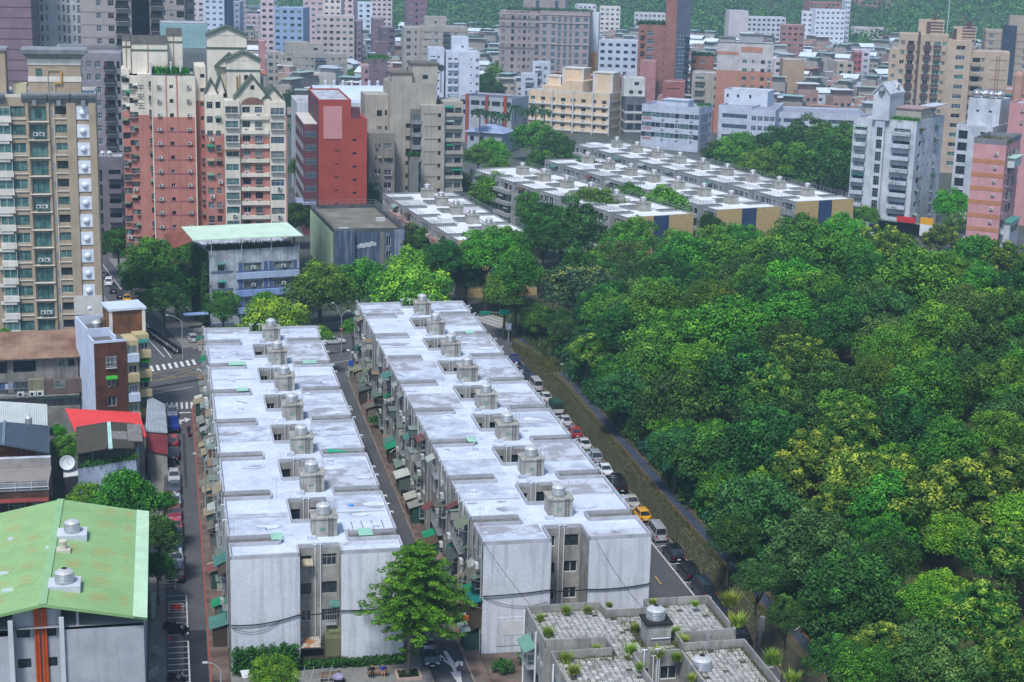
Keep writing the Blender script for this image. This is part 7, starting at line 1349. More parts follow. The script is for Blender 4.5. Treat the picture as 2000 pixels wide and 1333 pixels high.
x, y, h, Wd = site(1248, 50, 1312, 705, R(-4)); BT = bldg('brown_brick_tower', 'brown brick tower with planted shoulder and taller slate fin', 'apartment tower', (x, y), R(-4), Wd, 18, h, 3.3, {'f': [(.12, 1.4, 1.5, 'd', 'b'), (.36, 2.4, 2.0, 'b'), (.82, 1.2, .5, 'o'), (.95, 1.0, 1.6, 'b')]}, BRN, top=2.2, seed=6, para=.4); pm = Wd / 64.0
mb = MB(); mb.box(52 * pm, -.6, 0, 73 * pm, 12, h + 22); obj('brown_fin', mb, BT, mats=[BRN]); hb_ = MB(); rects = [(.6, h - 5.2 - i * 3.3, 4.4, h - 2.8 - i * 3.3) for i in range(11)]; wallface(hb_, (73 * pm, -.9), (1, 0), 27 * pm, 0, h + 22, rects); hb_.quad((100 * pm, -.9, 0), (100 * pm, 12, 0), (100 * pm, 12, h + 22), (100 * pm, -.9, h + 22)); sl = obj('slate_fin', hb_, BT, mats=[SLT])
for r in rects: obj('window', winmesh(3.8, 2.4, 'b'), sl, (73 * pm + 2.5, -.72, (r[1] + r[3]) / 2))
for i in range(11): obj('balcony', balcmesh(2.2, 1.2, .9, SLT, FR_D), sl, (96 * pm, -.91, h - 5 - i * 3.3))
obj('roof_garden', tuft_cloud('roof_garden', [(rnd.uniform(0, Wd * .85), rnd.uniform(.5, 8), h + .2) for _ in range(330)], lf('1f4a30', '3f6f3a'), (.8, 2.0), 5, 3, .5), BT, kind='stuff')
ORG = hm('ae7e6c', c2='a07260', sc=.3); CRW = hm('bcb8b8', c2='a8a4a4', sc=.3, streak=.3)
x, y, h, Wd = site(1402, 84, 1512, 660, R(-8)); zz = zat(x, y, 137); OC = bldg('orange_banded_block', 'cream block with orange base band and grey stepped top right of the brown tower', 'apartment block', (x, y), R(-8), Wd, 16, h, 3.3, {'f': [(.5, 1.8, 1.4, 'wT'), (.65, 1.2, 1.2, 'c'), (.82, 1.5, 1.4, 'd'), (.94, 1.5, 1.3, 'bc', 'a')]}, CRW, top=6.2, seed=5, split=[(zz, ORG)], para=.4, parm=hm('5c6064')); obj('orange_band', MB().box(-.1, -.1, h - 4.4, Wd * .38, -.003, h - 3.2).box(Wd * .42, -.1, h - 3.2, Wd * .8, -.003, h - 1.2), OC, mats=[ORG]); pent(OC, Wd * .02, 2, h, Wd * .3, 9, h + 1.8, hm('9a9ca0'), hm('6a6c70')); pent(OC, Wd * .38, 2, h, Wd * .8, 9, h + 3.2, hm('9a9ca0'), hm('6a6c70'))
x, y, h, Wd = site(1352, 145, 1430, 672, R(-8)); bldg('cream_low_block', 'cream low block with green glazed corner below the orange banded block', 'apartment block', (x, y), R(-8), Wd, 14, h, 3.6, {'f': [(.2, 3.6, 1.6, 'T', 'b'), (.6, 1.2, 1.4, 'w'), (.85, 1.4, 1.4, 'w')]}, hm('a8a49c', c2='98948c', sc=.3, streak=.4), seed=4, floors=4, split=[(8, hm('a05f50'))])
x, y, h, Wd = site(1352, 112, 1395, 715, R(-4)); b_ = bldg('brown_side_block', 'low brown block with roof garden beside the brown tower', 'apartment block', (x, y), R(-4), Wd, 14, h, 3.6, {'f': [(.1, 1.4, 1.5, 'd'), (.5, 2, 1.5, 'b')]}, BRN, seed=4); obj('roof_garden', tuft_cloud('roof_garden', [(rnd.uniform(0, Wd), rnd.uniform(.5, 8), h + .2) for _ in range(150)], lf('1f4a30', '3f6f3a'), (.8, 2.0), 5, 3, .5), b_, kind='stuff')
x, y, h, Wd = site(1295, 162, 1338, 640, R(-6)); bldg('red_brick_house', 'blank maroon brick gable in front of the brown tower', 'house', (x, y), R(-6), Wd, 10, h, 3.3, {'f': [(.5, 5, .35, 'o')]}, hm('96605c', c2='8a5650'), floors=1, top=2, seed=3)
HOT = hm('9c8f90', c2='8e8284', sc=.3, streak=.1); x, y, h, Wd = site(1055, 24, 1152, 800, R(-6)); HB = bldg('beige_hotel', 'large beige grey tower block with dark vertical window strips and round topped crown', 'tower block', (x, y), R(-6), Wd, 26, h, 3.3, {'f': [(.1, 2.0, 2.0, 'b'), (.28, 1.9, 2.2, 'b'), (.4, 1.5, 2.9, 'b'), (.52, 1.5, 2.9, 'b'), (.63, 1.3, 2.9, 'b'), (.76, 2.0, 2.2, 'b'), (.93, 2.0, 2.0, 'b')]}, HOT, top=2.0, seed=4, para=.8); pm = Wd / 97.0
bay(HB, -80 * pm, -.02, 1.5, 20, h, HOT, None, [(.1, 1.6, 2.0, 'c'), (.33, 1.4, 1.8, 'd'), (.5, 1.3, 1.6, 'c'), (.62, 1.3, 1.6, 'd'), (.74, 1.3, 1.6, 'c'), (.93, 1.6, 1.8, 'a')], fh=3.3, top=2, seed=4, cage=False); mb = MB()
for zc in (h - 1.2, h - 5.0, h - 15): mb.box(-82 * pm, -.3, zc, Wd + .3, -.003, zc + .5)
obj('cornice', mb, HB, mats=[hm('a89c9a')], kind='stuff'); cr = pent(HB, -36 * pm, 6, h, 47 * pm, 22, h + 11, HOT)
for a in (-8, 30): obj('arch_window', MB().box(a * pm - .8, 5.85, h + 2, a * pm + .8, 5.99, h + 5.2).lathe(0, 0, [(.01, 0), (.02, .01)], 4), cr, mats=[G_BLUE])
obj('roof_garden', tuft_cloud('roof_garden', [(rnd.uniform(-16, Wd), rnd.uniform(.5, 5), h + .5) for _ in range(300)], lf('2f5a3c', '4f7a4a'), (.8, 2.0), 5, 3, .5), HB, kind='stuff')
x, y, h, Wd = site(1151, 28, 1170, 815, R(-6)); hd_ = bldg('hoarding_block', 'slim white block with painted yellow and orange advert beside the beige hotel', 'building', (x, y), R(-6), Wd, 12, h, 3.3, {}, hm('ccd4dc'), seed=2)
obj('advert', MB().box(.3, -.12, 3.5, Wd - .2, -.01, 16.5), hd_, mats=[hm('e8c83c')]); obj('advert_top', MB().box(.3, -.13, 11, Wd - .2, -.01, 20), hd_, mats=[mat('advert_orange', hexc('e0703c'), hexc('e8b060'), sc=.2)])
for i in range(3): obj('advert_windows', (lambda m_: [m_.box(.8 + i * 1.3, -.2, 5 + k * 1.8, 1.6 + i * 1.3, -.13, 6.2 + k * 1.8) for k in range(4)] and m_)(MB()), hd_, mats=[hm('f0e0b0')], kind='stuff')
BG2 = hm('a49e96', c2='948e86', sc=.3, streak=.35)
x, y, h, Wd = site(573, 107, 678, 775, Y12); B7 = bldg('beige_banded_block', 'beige grey apartment block with dark central balconies in the middle distance', 'apartment block', (x, y), Y12, Wd, 14, h, 3.3, {'f': [(.25, .8, .7, 'o'), (.36, 1.3, 1.2, 'b'), (.5, 4.6, 1.9, 'b', 'B'), (.74, 1.3, 1.2, 'b'), (.86, .8, .7, 'o')], 'l': [(.3, 2, 1.5, 'd')]}, BG2, top=1.6, seed=6, bands=(hm('86806f'), .22, .1)); pm = Wd / 105.
bay(B7, -24 * pm, -.02, 3, 14, h - .2, BG2, None, [(.3, 1.3, 1.3, 'b'), (.7, 2, 1.5, 'bd')], fh=3.3, seed=4, cage=False); bay(B7, -48 * pm, -24 * pm - .02, 7, 12, h + .5, BG2, None, [(.25, 2, 1.6, 'bd'), (.75, 1.0, 1.5, 'd')], fh=3.3, seed=4, cage=False); pent(B7, -15 * pm, 3, h, 30 * pm, 10, h + 5.5, BG2); pent(B7, 20 * pm, 2, h, 60 * pm, 8, h + 5, BG2, win=[(.6, .5, 2, 1, 'd')])
x, y, h, Wd = site(720, 117, 756, 690, R(4)); sbm = hm('74646c', c2='685860'); SL = bldg('slim_brown_block', 'slim brown block with vines and roof garden in the middle distance', 'apartment block', (x, y), R(4), Wd, 16, h, 3.4, {'f': [(.35, 2.2, .25, 'o')]}, sbm, top=1.2, seed=5); bay(SL, -16 * .2, -.02, 4, 10, h - 3, hm('a08488'), None, [(.7, 1.0, 1.4, 'd')], fh=3.4, seed=3, cage=False); pent(SL, Wd * .35, 5, h, Wd, 11, h + 7, sbm); obj('roof_garden', tuft_cloud('roof_garden', [(rnd.uniform(0, Wd), rnd.uniform(.5, 3), h + .2) for _ in range(200)], lf('2a6a2a', '5f9a3a'), (.8, 2.2), 5, 3, .5), SL, kind='stuff')
x, y, h, Wd = site(823, 55, 914, 770, R(8)); B9 = bldg('taupe_slab', 'taupe apartment slab with deep central balconies above the white block', 'apartment block', (x, y), R(8), Wd, 16, h, 3.3, {'f': [(.13, 3, .3, 'o'), (.33, 1.2, 1.4, 'b'), (.55, 3.4, 2.0, 'b', 'B'), (.74, 1.2, 1.4, 'b')]}, BG2, top=1.8, seed=4, bands=(hm('827b6c'), .2, .1)); pm = Wd / 91.
bay(B9, -33 * pm, -.02, 2, 14, h, BG2, None, [(.28, 1.8, 1.5, 'wbd'), (.7, .8, 1.2, 'd')], fh=3.3, seed=3, cage=False); pent(B9, 8 * pm, 4, h, 50 * pm, 10, h + 5, BG2, win=[(.5, .5, 1, .8, 'd')])
x, y, h, Wd = site(794, 2, 834, 900, R(8)); bldg('plum_tower', 'plum brown tower behind the taupe slab', 'apartment tower', (x, y), R(8), Wd, 14, h, 3.3, {'f': [(.2, 1.8, 1.8, 'c'), (.5, 1.2, 1.4, 'd'), (.8, 1.8, 1.8, 'c')]}, hm('7e6470', c2='725864'), seed=3)
WB = hm('c8cedc', c2='b8bece', sc=.3, streak=.2)
x, y, h, Wd = site(897, 105, 937, 700, R(6)); bldg('white_block', 'bright white blank sided block in front of the taupe slab', 'apartment block', (x, y), R(6), Wd, 12, h, 3.3, {'f': [(.6, .6, .6, 'd'), (.9, 1.3, 1.3, 'c')]}, WB, top=2, seed=3); x, y, h, Wd = site(872, 104, 897, 703, R(6)); bldg('white_block', 'balconied left part of the bright white block', 'apartment block', (x, y), R(6), Wd, 12, h, 3.3, {'f': [(.3, 1.6, 1.6, 'c', 'b'), (.75, 1.6, 1.6, 'b', 'b')]}, WB, top=2, seed=4); x, y, h, Wd = site(883, 75, 915, 712, R(6)); bldg('white_block', 'tall white lift house above the bright white block', 'roof house', (x, y), R(6), Wd, 8, h, 3.3, {'f': [(.65, .8, .9, 'd')]}, WB, floors=2, top=3, seed=3); x, y, h, Wd = site(837, 97, 868, 706, R(6)); bldg('white_block', 'lower white block with round sign left of the bright white one', 'apartment block', (x, y), R(6), Wd, 12, h, 3.3, {'f': [(.65, .8, .9, 'd'), (.3, 2.2, 1.2, 'b', 'b')]}, WB, top=2.6, seed=5)
x, y, h, Wd = site(1041, 125, 1075, 690, R(0)); bldg('white_stepped_house', 'white stepped house in front of the beige hotel', 'house', (x, y), 0, Wd, 10, h, 3.3, {'f': [(.3, 2.4, 1.5, 'w', 'b'), (.75, 1.5, 1.4, 'b')]}, hm('b8c0cc', streak=.3), seed=3); x, y, h, Wd = site(1018, 148, 1050, 680, R(0)); bldg('white_stepped_house', 'lower white balconied house left of the stepped one', 'house', (x, y), 0, Wd, 10, h, 3.3, {'f': [(.5, 3, 1.5, 'g', 'b')]}, hm('b8c0cc', streak=.3), seed=3)
x, y, h, Wd = site(1140, 150, 1212, 668, R(-10)); bldg('rose_block', 'rose pink block with plain roof behind the yellow apartment block', 'apartment block', (x, y), R(-10), Wd, 12, h, 3.3, {'f': [(.7, 1.2, 1.2, 'd')]}, hm('a06a6c', c2='946064', sc=.3), seed=3); x, y, h, Wd = site(1250, 122, 1282, 690, R(-6)); bldg('rose_block', 'rose pink block at the foot of the brown tower', 'apartment block', (x, y), R(-6), Wd, 10, h, 3.3, {}, hm('a87a7c', c2='9a6c70', sc=.3), seed=3)
# small grey-roofed house by the palms, arcade building behind
x, y, _ = P(912, 297); gh = thing('grey_roof_house', 'low grey house with wide hipped blue grey roof beside the palms', 'house', (x, y, 0), R(-20)); obj('wall', MB().box(0, 0, 0, 13, 11, 7.2), gh, mats=[hm('9ca2b0', streak=.3)]); 
for a in (1.8, 5.4, 9.4): obj('window', winmesh(1.4, 1.6, 'd'), gh, (a, -.03, 5.0))
mb = MB(); mb.v = [(-1, -1, 7.2), (14, -1, 7.2), (14, 12, 7.2), (-1, 12, 7.2), (5, 5, 9.6), (8, 6, 9.6)]; mb.f = [(0, 1, 5, 4), (1, 2, 5), (2, 3, 4, 5), (3, 0, 4), (3, 2, 1, 0)]; mb.m = [0] * 5; obj('roof', mb, gh, mats=[hm('8f9cb8', c2='828ea8', sc=.4)])
x, y, h, Wd = site(898, 190, 1000, 610, R(-22)); ac = bldg('arcade_block', 'long low building with open galleries and red piers behind the palms', 'building', (x, y), R(-22), Wd, 16, h, 3.6, {'f': [(.1 + i * .2, 3.4, 1.7, 'o') for i in range(5)]}, hm('a8acb4', streak=.3), top=.8, floors=2, seed=3, roof=hm('5a6070'))
for a in (.12, .5, .85): obj('red_pier', MB().box(Wd * a, -.4, 0, Wd * a + 1.2, -.01, h + 1.5), ac, mats=[hm('96483e')])
# ================================================================== far high-rises on the left horizon
FARS = [(372, -20, 398, 1000, 'd0c4c8', 'pale pinkish white gridded'), (398, -25, 437, 980, 'c0cce0', 'cool white gridded'), (437, -10, 446, 985, '4a5a80', 'narrow navy glazed'), (446, 5, 468, 1010, '9aa6b8', 'greyish blue'), (468, 0, 480, 1050, 'b0a0a8', 'thin mauve'), (480, 30, 512, 1150, 'b8a0a4', 'dusty rose'), (509, -10, 535, 900, 'cdb8bc', 'pale pink with dark square windows'), (535, 16, 592, 870, '8aa0bc', 'slate blue'), (592, -10, 632, 980, 'c8b0b4', 'pink gridded'), (632, -15, 666, 930, 'd8ccc4', 'cream and pink'), (664, -5, 690, 990, 'd0b8b8', 'rose white'), (616, 32, 692, 900, 'c0b4b0', 'broad cream'), (690, 42, 706, 905, '86707c', 'narrow plum'), (698, 6, 726, 1100, 'c8d4e4', 'white stepped'), (726, -5, 766, 1180, 'c8b4b8', 'pinkish hillside'), (506, 82, 518, 820, 'b4807c', 'small salmon'), (730, 38, 750, 980, '8a7078', 'small plum'), (744, 55, 772, 930, '6e5c68', 'brown low'),
 (1425, 22, 1462, 1150, 'c0b8bc', 'plain white slab'), (1460, 34, 1535, 1180, 'c4c4cc', 'low white banded'), (1567, 24, 1600, 1120, 'd0d0dc', 'white left wing of the hospital'), (1594, 20, 1652, 1110, 'd4d8e4', 'white hospital like'), (1652, 0, 1662, 1125, 'd0d0dc', 'white lift shaft'), (1662, -5, 1740, 1350, 'b08088', 'rose brick hillside'), (1527, 50, 1572, 1010, '9c7068', 'brown brick gridded'), (1580, 5, 1650, 1300, 'a06a68', 'dark red roofed hillside'), (1670, 55, 1735, 1230, 'c8bcc0', 'long pale low'), (1530, 118, 1572, 800, 'a89078', 'blank tan'), (1512, 118, 1546, 830, 'c8b8bc', 'pale pink'), (1636, 122, 1668, 850, 'b0a494', 'beige'), (1668, 100, 1700, 900, 'c4c0cc', 'white grey'), (1668, 103, 1684, 880, '9a5a58', 'brick chimney like'), (1170, 80, 1246, 800, 'b8c0d0', 'white terraced'), (1130, 10, 1165, 1250, 'd0d0d8', 'white villa'), (1172, 14, 1212, 1200, 'd4ccc8', 'cream villa'), (1240, 26, 1300, 1250, 'c4c0c8', 'low white hillside')]
for i, (pl, pt, pr, D, c, w) in enumerate(FARS):
    yw = R(rnd.uniform(-8, 12)); x, y, h, Wd = site(pl, pt, pr, D, yw); h = max(h, 6); g = random.Random(i); n_ = max(2, int(Wd / 3.2)); st = g.choice(['d', 'b', 'dc', 'db'])
    gl = g.random() < .3
    bldg('far_tower', w + ' building far off ' + ('near the wooded hill' if pl > 1000 else 'on the left skyline'), 'far building', (x, y), yw, Wd, 14, h, 3.3, {'f': [((k + .5) / n_, min(2.0, Wd / n_ * (.75 if gl else .55)), 1.6 if gl else 1.4, st) for k in range(n_)]} if Wd > 3 and 'plain' not in w and 'blank' not in w else {}, hm(c, sc=.2), seed=i, zlow=2, para=.4)
# ================================================================== low-rise sprawl
SPR = 0; ROOFC = ['8fb0b8', 'c8d4dc', '9aaca4', 'd4dade', 'a07a68', 'a8b0a4', 'b8c0c8', 'b0644f', '7f9a90', 'b0bec8']; WALLC = ['b4b0ac', 'a09890', 'c0c4cc', 'a88a80', '8e8a88', 'b8aca0', '98a0a8']
HM = []
for k in range(14):
    g = random.Random(k + 50); w, d, h = g.uniform(6, 12), g.uniform(7, 12), g.uniform(6, 13); mb = MB(); wl2 = hm(g.choice(WALLC), sc=.3, streak=.35); rf2 = hm(ROOFC[k % 10], fine=.25, sc=.4)
    n_ = int(w / 2.6); rects = [(w * (i + .5) / n_ - .8, 1.0 + f * 3.3, w * (i + .5) / n_ + .8, 2.5 + f * 3.3) for i in range(n_) for f in range(int(h / 3.3))]
    wallface(mb, (0, 0), (1, 0), w, 0, h, rects, .3)
    for r in rects: mb.quad((r[0], .26, r[1]), (r[2], .26, r[1]), (r[2], .26, r[3]), (r[0], .26, r[3]), mi=1)
    for (o, u, L_) in (((w, 0), (0, 1), d), ((w, d), (-1, 0), w), ((0, d), (0, -1), d)): wallface(mb, o, u, L_, 0, h)
    mb.quad((0, 0, h), (w, 0, h), (w, d, h), (0, d, h), mi=3)
    t = k % 4
    if t in (0, 1): z = h + g.uniform(2.0, 2.8); mb.box(-.4, -.6, z, w + .4, d * .7, z + .2, 2); mb.box(.8, 1, h, w - .8, d * .65, z, 0)
    if t == 2: mb.box(w * .2, d * .3, h, w * .6, d * .8, h + 2.8, 0, top=2); mb.box(w * .65, d * .1, h, w * .95, d * .6, h + 1.2, 2)
    if t == 3:
        mb.quad((-.3, -.4, h + .3), (w + .3, -.4, h + .3), (w + .3, d / 2, h + 2.6), (-.3, d / 2, h + 2.6), mi=2); mb.quad((-.3, d / 2, h + 2.6), (w + .3, d / 2, h + 2.6), (w + .3, d + .4, h + .3), (-.3, d + .4, h + .3), mi=2)
    for q in range(3):
        cx_, cy_ = g.uniform(1, w - 1), g.uniform(d * .75, d - .5); mb.lathe(cx_, cy_, [(.6, h), (.6, h + 1.5), (.1, h + 1.8)], 8, 4)
    HM.append((mb.mesh('house', [wl2, G_BLUE, rf2, ROOFG, STEEL]), ROOFC[k % 10], w, d, h))
CN = dict(zip(ROOFC, ['dull teal', 'pale blue', 'grey green', 'white', 'rust', 'olive grey', 'light grey', 'red', 'dark green', 'steel blue']))
used = []
def near_foot(x, y, d):
    for fx_, fy_, yw, w_, d_ in FOOT:
        c, s = math.cos(yw), math.sin(yw); u = (x - fx_) * c + (y - fy_) * s; v = -(x - fx_) * s + (y - fy_) * c
        if -d < u < w_ + d and -d < v < d_ + d: return True
    return False
ROWS = [(P(894, 473, 12), R(18.5), 18, 65), (P(1225, 428, 12), R(27), 18, 84), (P(1400, 413, 12), R(25.5), 18, 92), (P(1554, 397, 12), R(25.5), 18, 118)]
FOOT += [(p[0], p[1], yw, w_, d_) for p, yw, w_, d_ in ROWS]
g = random.Random(77)
def hillh(x, y):
    # wooded hills: base line nearer on the right, ridge beyond the frame
    b = 1120 + 70 * math.sin(x * .004 + .6) - .2 * max(x, -50) + (600 if x < -150 else 0) * min(1, (-150 - x) / 120 if x < -150 else 0)
    t = (y - b) / 650.0
    if t <= 0: return 0.0
    t = min(1, t); return 105 * t * t * (3 - 2 * t) * (.8 + .25 * math.sin(x * .011 + y * .004) + .12 * math.sin(x * .027 + 2))
spots = []
for y in range(650, 1500, 18):
    x = -.33 * y
    while x < .33 * y:
        spots.append((x + g.uniform(-4, 4), y + g.uniform(-4, 4))); x += 14.5
spots.sort(key=lambda s: s[1]); FARV = []; FARF = []; FARI = []; NV = 0
for x, y in spots:
    if near_foot(x, y, 7) or hillh(x, y) > 1.5: continue
    px, py = proj(x, y, 8)
    if not (-20 < px < 2020 and py > -30): continue
    if px < 480 or (y < 760 and 900 < px < 1260) or (900 < px < 985 and y < 800): 
        if g.random() < .75: continue
    if px < 560 and y < 760: continue
    if g.random() < .1 + .12 * (y > 1000): continue
    me, rc, w_, d_, h_ = HM[g.randrange(14)]
    if SPR >= 296:
        rz_h = R(g.choice([-25, -20, -15, 5, 12, 60])); zz_ = g.uniform(.75, 1.05); co = np.empty(len(me.vertices) * 3); me.vertices.foreach_get('co', co); co = co.reshape(-1, 3) @ np.array([[math.cos(rz_h), math.sin(rz_h), 0], [-math.sin(rz_h), math.cos(rz_h), 0], [0, 0, zz_]]) + np.array([x, y, 0]); FARV += co.tolist(); HMI = [m_[0] for m_ in HM].index(me)
        for p_ in me.polygons: FARF.append(tuple(NV + v for v in p_.vertices)); FARI.append(HMI * 5 + p_.material_index)
        NV += len(me.vertices); continue
    o = obj('house', me, None, (x, y, 0), R(g.choice([-25, -20, -15, 5, 12, 60, 70])) , (1, 1, g.uniform(.75, 1.05)))
    zone = 'left of the beige hotel' if px < 975 else ('between hotel and brown tower' if px < 1250 else ('behind the white office' if px < 1530 else ('in the roofscape left of the tan stepped tower' if px < 1740 else 'at the far right')))
    o['label'] = 'small far house with %s roof, %s' % (CN[rc], zone); o['category'] = 'house'; o['group'] = 'houses of the far low town'; SPR += 1
fm_ = bpy.data.meshes.new('distant_houses'); fm_.from_pydata(FARV, [], FARF)
for m_ in HM:
    for q in m_[0].materials: fm_.materials.append(q)
fm_.polygons.foreach_set('material_index', FARI); obj('distant_houses', fm_, None, kind='stuff')
print('sprawl', SPR, len(FARF))
# trees scattered in the far town
for k in range(34):
    y = g.uniform(640, 1350); x = g.uniform(-.25, .32) * y
    if near_foot(x, y, 4): continue
    tree(g.choice(['mid', 'dark', 'blue']), x, y, 7, g.uniform(4, 7), 'tree among the roofs of the far low town', 'trees of the far low town')
# ================================================================== hills
mb = MB(); xs = list(range(-1500, 1501, 50)); ys2 = list(range(900, 3001, 50)); n = len(xs)
for y in ys2:
    for x in xs: mb.v.append((x, y, hillh(x, y) - .3))
for j in range(len(ys2) - 1):
    for i in range(n - 1): mb.f.append((j * n + i, j * n + i + 1, (j + 1) * n + i + 1, (j + 1) * n + i)); mb.m.append(0)
struct('hills', mb, [mat('hill_ground', (0.03, 0.06, 0.02), (0.045, 0.075, 0.03), sc=.01, rough=1)])
gg = np.random.default_rng(4); C = []
while len(C) < 4600:
    y = gg.uniform(950, 2100); x = gg.uniform(-.36, .36) * y; z = hillh(x, y)
    if z > .6 or (gg.random() < .02 and y > 1100):
        if not near_foot(x, y, 6): C.append((x, y, z + gg.uniform(2.5, 6.0)))
C = np.array(C); Rr = gg.uniform(4.0, 10.5, len(C)); fm = leaves_mesh('hill_forest', C, Rr, 60, 1.2, lf('2f6a2c', '6a9a3c', var=0.0), 8, tipz=1, tipw=.4, jitter=.2); obj('hill_forest', fm, None, kind='stuff')
# ================================================================== haze
hz_ = MB().box(-1900, -40, -1.0, 1900, 3450, 150); ho = obj('haze', hz_, None, kind='stuff'); hmm = bpy.data.materials.new('haze_air'); hmm.use_nodes = True; t = hmm.node_tree; t.nodes.clear(); o_ = t.nodes.new('ShaderNodeOutputMaterial'); v_ = t.nodes.new('ShaderNodeVolumePrincipled'); v_.inputs['Density'].default_value = HAZE; v_.inputs['Color'].default_value = (0.55, 0.8, 1.0, 1); v_.inputs['Anisotropy'].default_value = 0.0; t.links.new(v_.outputs[0], o_.inputs['Volume']); ho.data.materials[0] = hmm
# ================================================================== vehicles
TYRE = hm('16171a', rough=.9); RIM = hm('8e9296', rough=.4); CGL = mat('car_glass', (0.012, 0.016, 0.02), (0.03, 0.035, 0.045), sc=2, rough=.05, spec=.8); LAMP_R = hm('8a1418', rough=.3); LAMP_W = hm('d0d4d8', rough=.2); PLATE = hm('d4d8da', rough=.5); BUMP = hm('26282c', rough=.7)
def paint(h):
    m = mat('car_paint_' + h, hexc(h), tuple(v * .9 for v in hexc(h)), sc=2, rough=.28, spec=.6)
    b = m.node_tree.nodes['Principled BSDF']; b.inputs['Coat Weight'].default_value = .6; b.inputs['Coat Roughness'].default_value = .12; return m
SHAPE = {'sedan': (4.5, 1.74, 1.45, -1.0, -.3, .75, 1.45, .9), 'suv': (4.5, 1.82, 1.7, -1.15, -.55, 1.45, 2.05, 1.02), 'hatch': (4.0, 1.7, 1.5, -1.05, -.4, 1.2, 1.75, .93), 'van': (4.8, 1.75, 1.95, -1.85, -1.2, 2.05, 2.28, 1.08)}
CM_ = {}
def carparts(kind):
    if kind in CM_: return CM_[kind]
    L, Wd, Hh, wb, r0, r1, rb, bz = SHAPE[kind]; w = Wd / 2; h2 = L / 2; body = MB()
    st = [(-h2, .62, .80, .38), (-h2 + .12, .70, .94, .26), (-h2 + .5, bz - .14, 1.0, .22), (wb, bz, 1.0, .2), (0, bz, 1.0, .2), (rb - .05, bz, 1.0, .2), (h2 - .3, bz - (.02 if kind == 'sedan' else .0), .98, .24), (h2 - .06, bz - .12, .92, .3), (h2, bz - .3, .86, .4)]
    def sec(y, zt, k, zb): return [(-w * k * .92, y, zb), (-w * k, y, zb + .2), (-w * k * .99, y, zt - .12), (-w * k * .9, y, zt), (w * k * .9, y, zt), (w * k * .99, y, zt - .12), (w * k, y, zb + .2), (w * k * .92, y, zb)]
    for s in st: body.v += sec(*s)
    for i in range(len(st) - 1):
        for j in range(8):
            k = (j + 1) % 8; body.f.append((i * 8 + j, i * 8 + k, i * 8 + 8 + k, i * 8 + 8 + j)); body.m.append(0)
    body.f += [tuple(range(7, -1, -1)), tuple(range(len(st) * 8 - 8, len(st) * 8))]; body.m += [0, 0]
    tw = w * .72; bw = w * .88; gl = MB()
    T = [(-tw, r0, Hh), (tw, r0, Hh), (tw, r1, Hh - .03), (-tw, r1, Hh - .03)]; B = [(-bw, wb + .02, bz), (bw, wb + .02, bz), (bw, rb, bz), (-bw, rb, bz)]
    rm = (0, (r0 + r1) / 2, Hh + .05)
    for i in range(4): body.quad(T[i], T[(i + 1) % 4], rm)
    def lerp(a, b, t): return tuple(a[q] + (b[q] - a[q]) * t for q in range(3))
    for i in range(4):
        j = (i + 1) % 4; a, b, c, d = B[i], B[j], T[j], T[i]; e = .1 if i in (1, 3) else .06
        n = 3 if (i in (1, 3)) else 1; cuts = [0] + [k / n for k in range(1, n)] + [1]
        ctr = (0, (r0 + r1) / 2, (bz + Hh) / 2)
        for q in range(n):
            u0, u1 = cuts[q] + (e * .6 if q == 0 else .018), cuts[q + 1] - (e * .6 if q == n - 1 else .018)
            def pt(u, v): return lerp(lerp(a, b, u), lerp(d, c, u), v)
            gl.quad(pt(u0, .06), pt(u1, .06), pt(u1, .9), pt(u0, .9)); 
            for (ua, ub, va, vb) in ((cuts[q], u0, 0, 1), (u1, cuts[q + 1], 0, 1), (u0, u1, 0, .06), (u0, u1, .9, 1)): body.quad(pt(ua, va), pt(ub, va), pt(ub, vb), pt(ua, vb))
    wh = MB(); wh.lathe(0, 0, [(.30, -.09), (.32, -.06), (.32, .06), (.30, .09), (.2, .1), (.19, .07), (.02, .09)], 14, 0, [0, 0, 0, 0, 0, 1, 1]); wh.v = [(z, y, x) for x, y, z in wh.v]
    hl = MB().box(-.2, -.06, -.08, .2, .03, .08); tl_ = MB().box(-.12, -.03, -.12, .12, .05, .12); pl = MB().box(-.2, -.02, -.07, .2, .02, .07); mr = MB().box(-.08, -.06, -.06, .08, .06, .07)
    CM_[kind] = dict(body=body, gl=gl.mesh('glazing', [CGL]), wh=wh.mesh('wheel', [TYRE, RIM]), hl=hl.mesh('headlight', [LAMP_W]), tl=tl_.mesh('tail_light', [LAMP_R]), pl=pl.mesh('number_plate', [PLATE]), mr=mr.mesh('mirror', [BUMP])); return CM_[kind]
CB = {}
def car(kind, colr, x, y, rz, label, group, name='parked_car', cat='car', z=.015):
    p = carparts(kind); L, Wd, Hh, wb, r0, r1, rb, bz = SHAPE[kind]; k = (kind, colr)
    if k not in CB: CB[k] = p['body'].mesh('body', [paint(colr)])
    t = thing(name, label, cat, (x, y, z), rz, group); obj('body', CB[k], t); obj('glazing', p['gl'], t); w = Wd / 2
    for yy in (-L / 2 + .85, L / 2 - .85):
        for s in (-1, 1): obj('wheel', p['wh'], t, (s * (w - .08), yy, .32), 0 if s > 0 else R(180))
    for s in (-1, 1): obj('headlight', p['hl'], t, (s * (w - .33), -L / 2 + .06, .68), s * R(-18)); obj('tail_light', p['tl'], t, (s * (w - .22), L / 2 - .05, bz - .2)); obj('mirror', p['mr'], t, (s * (w + .06), wb + .35, bz + .05))
    obj('number_plate', p['pl'], t, (0, L / 2 + .01, .55)); obj('number_plate', p['pl'], t, (0, -L / 2 - .01, .45)); return t
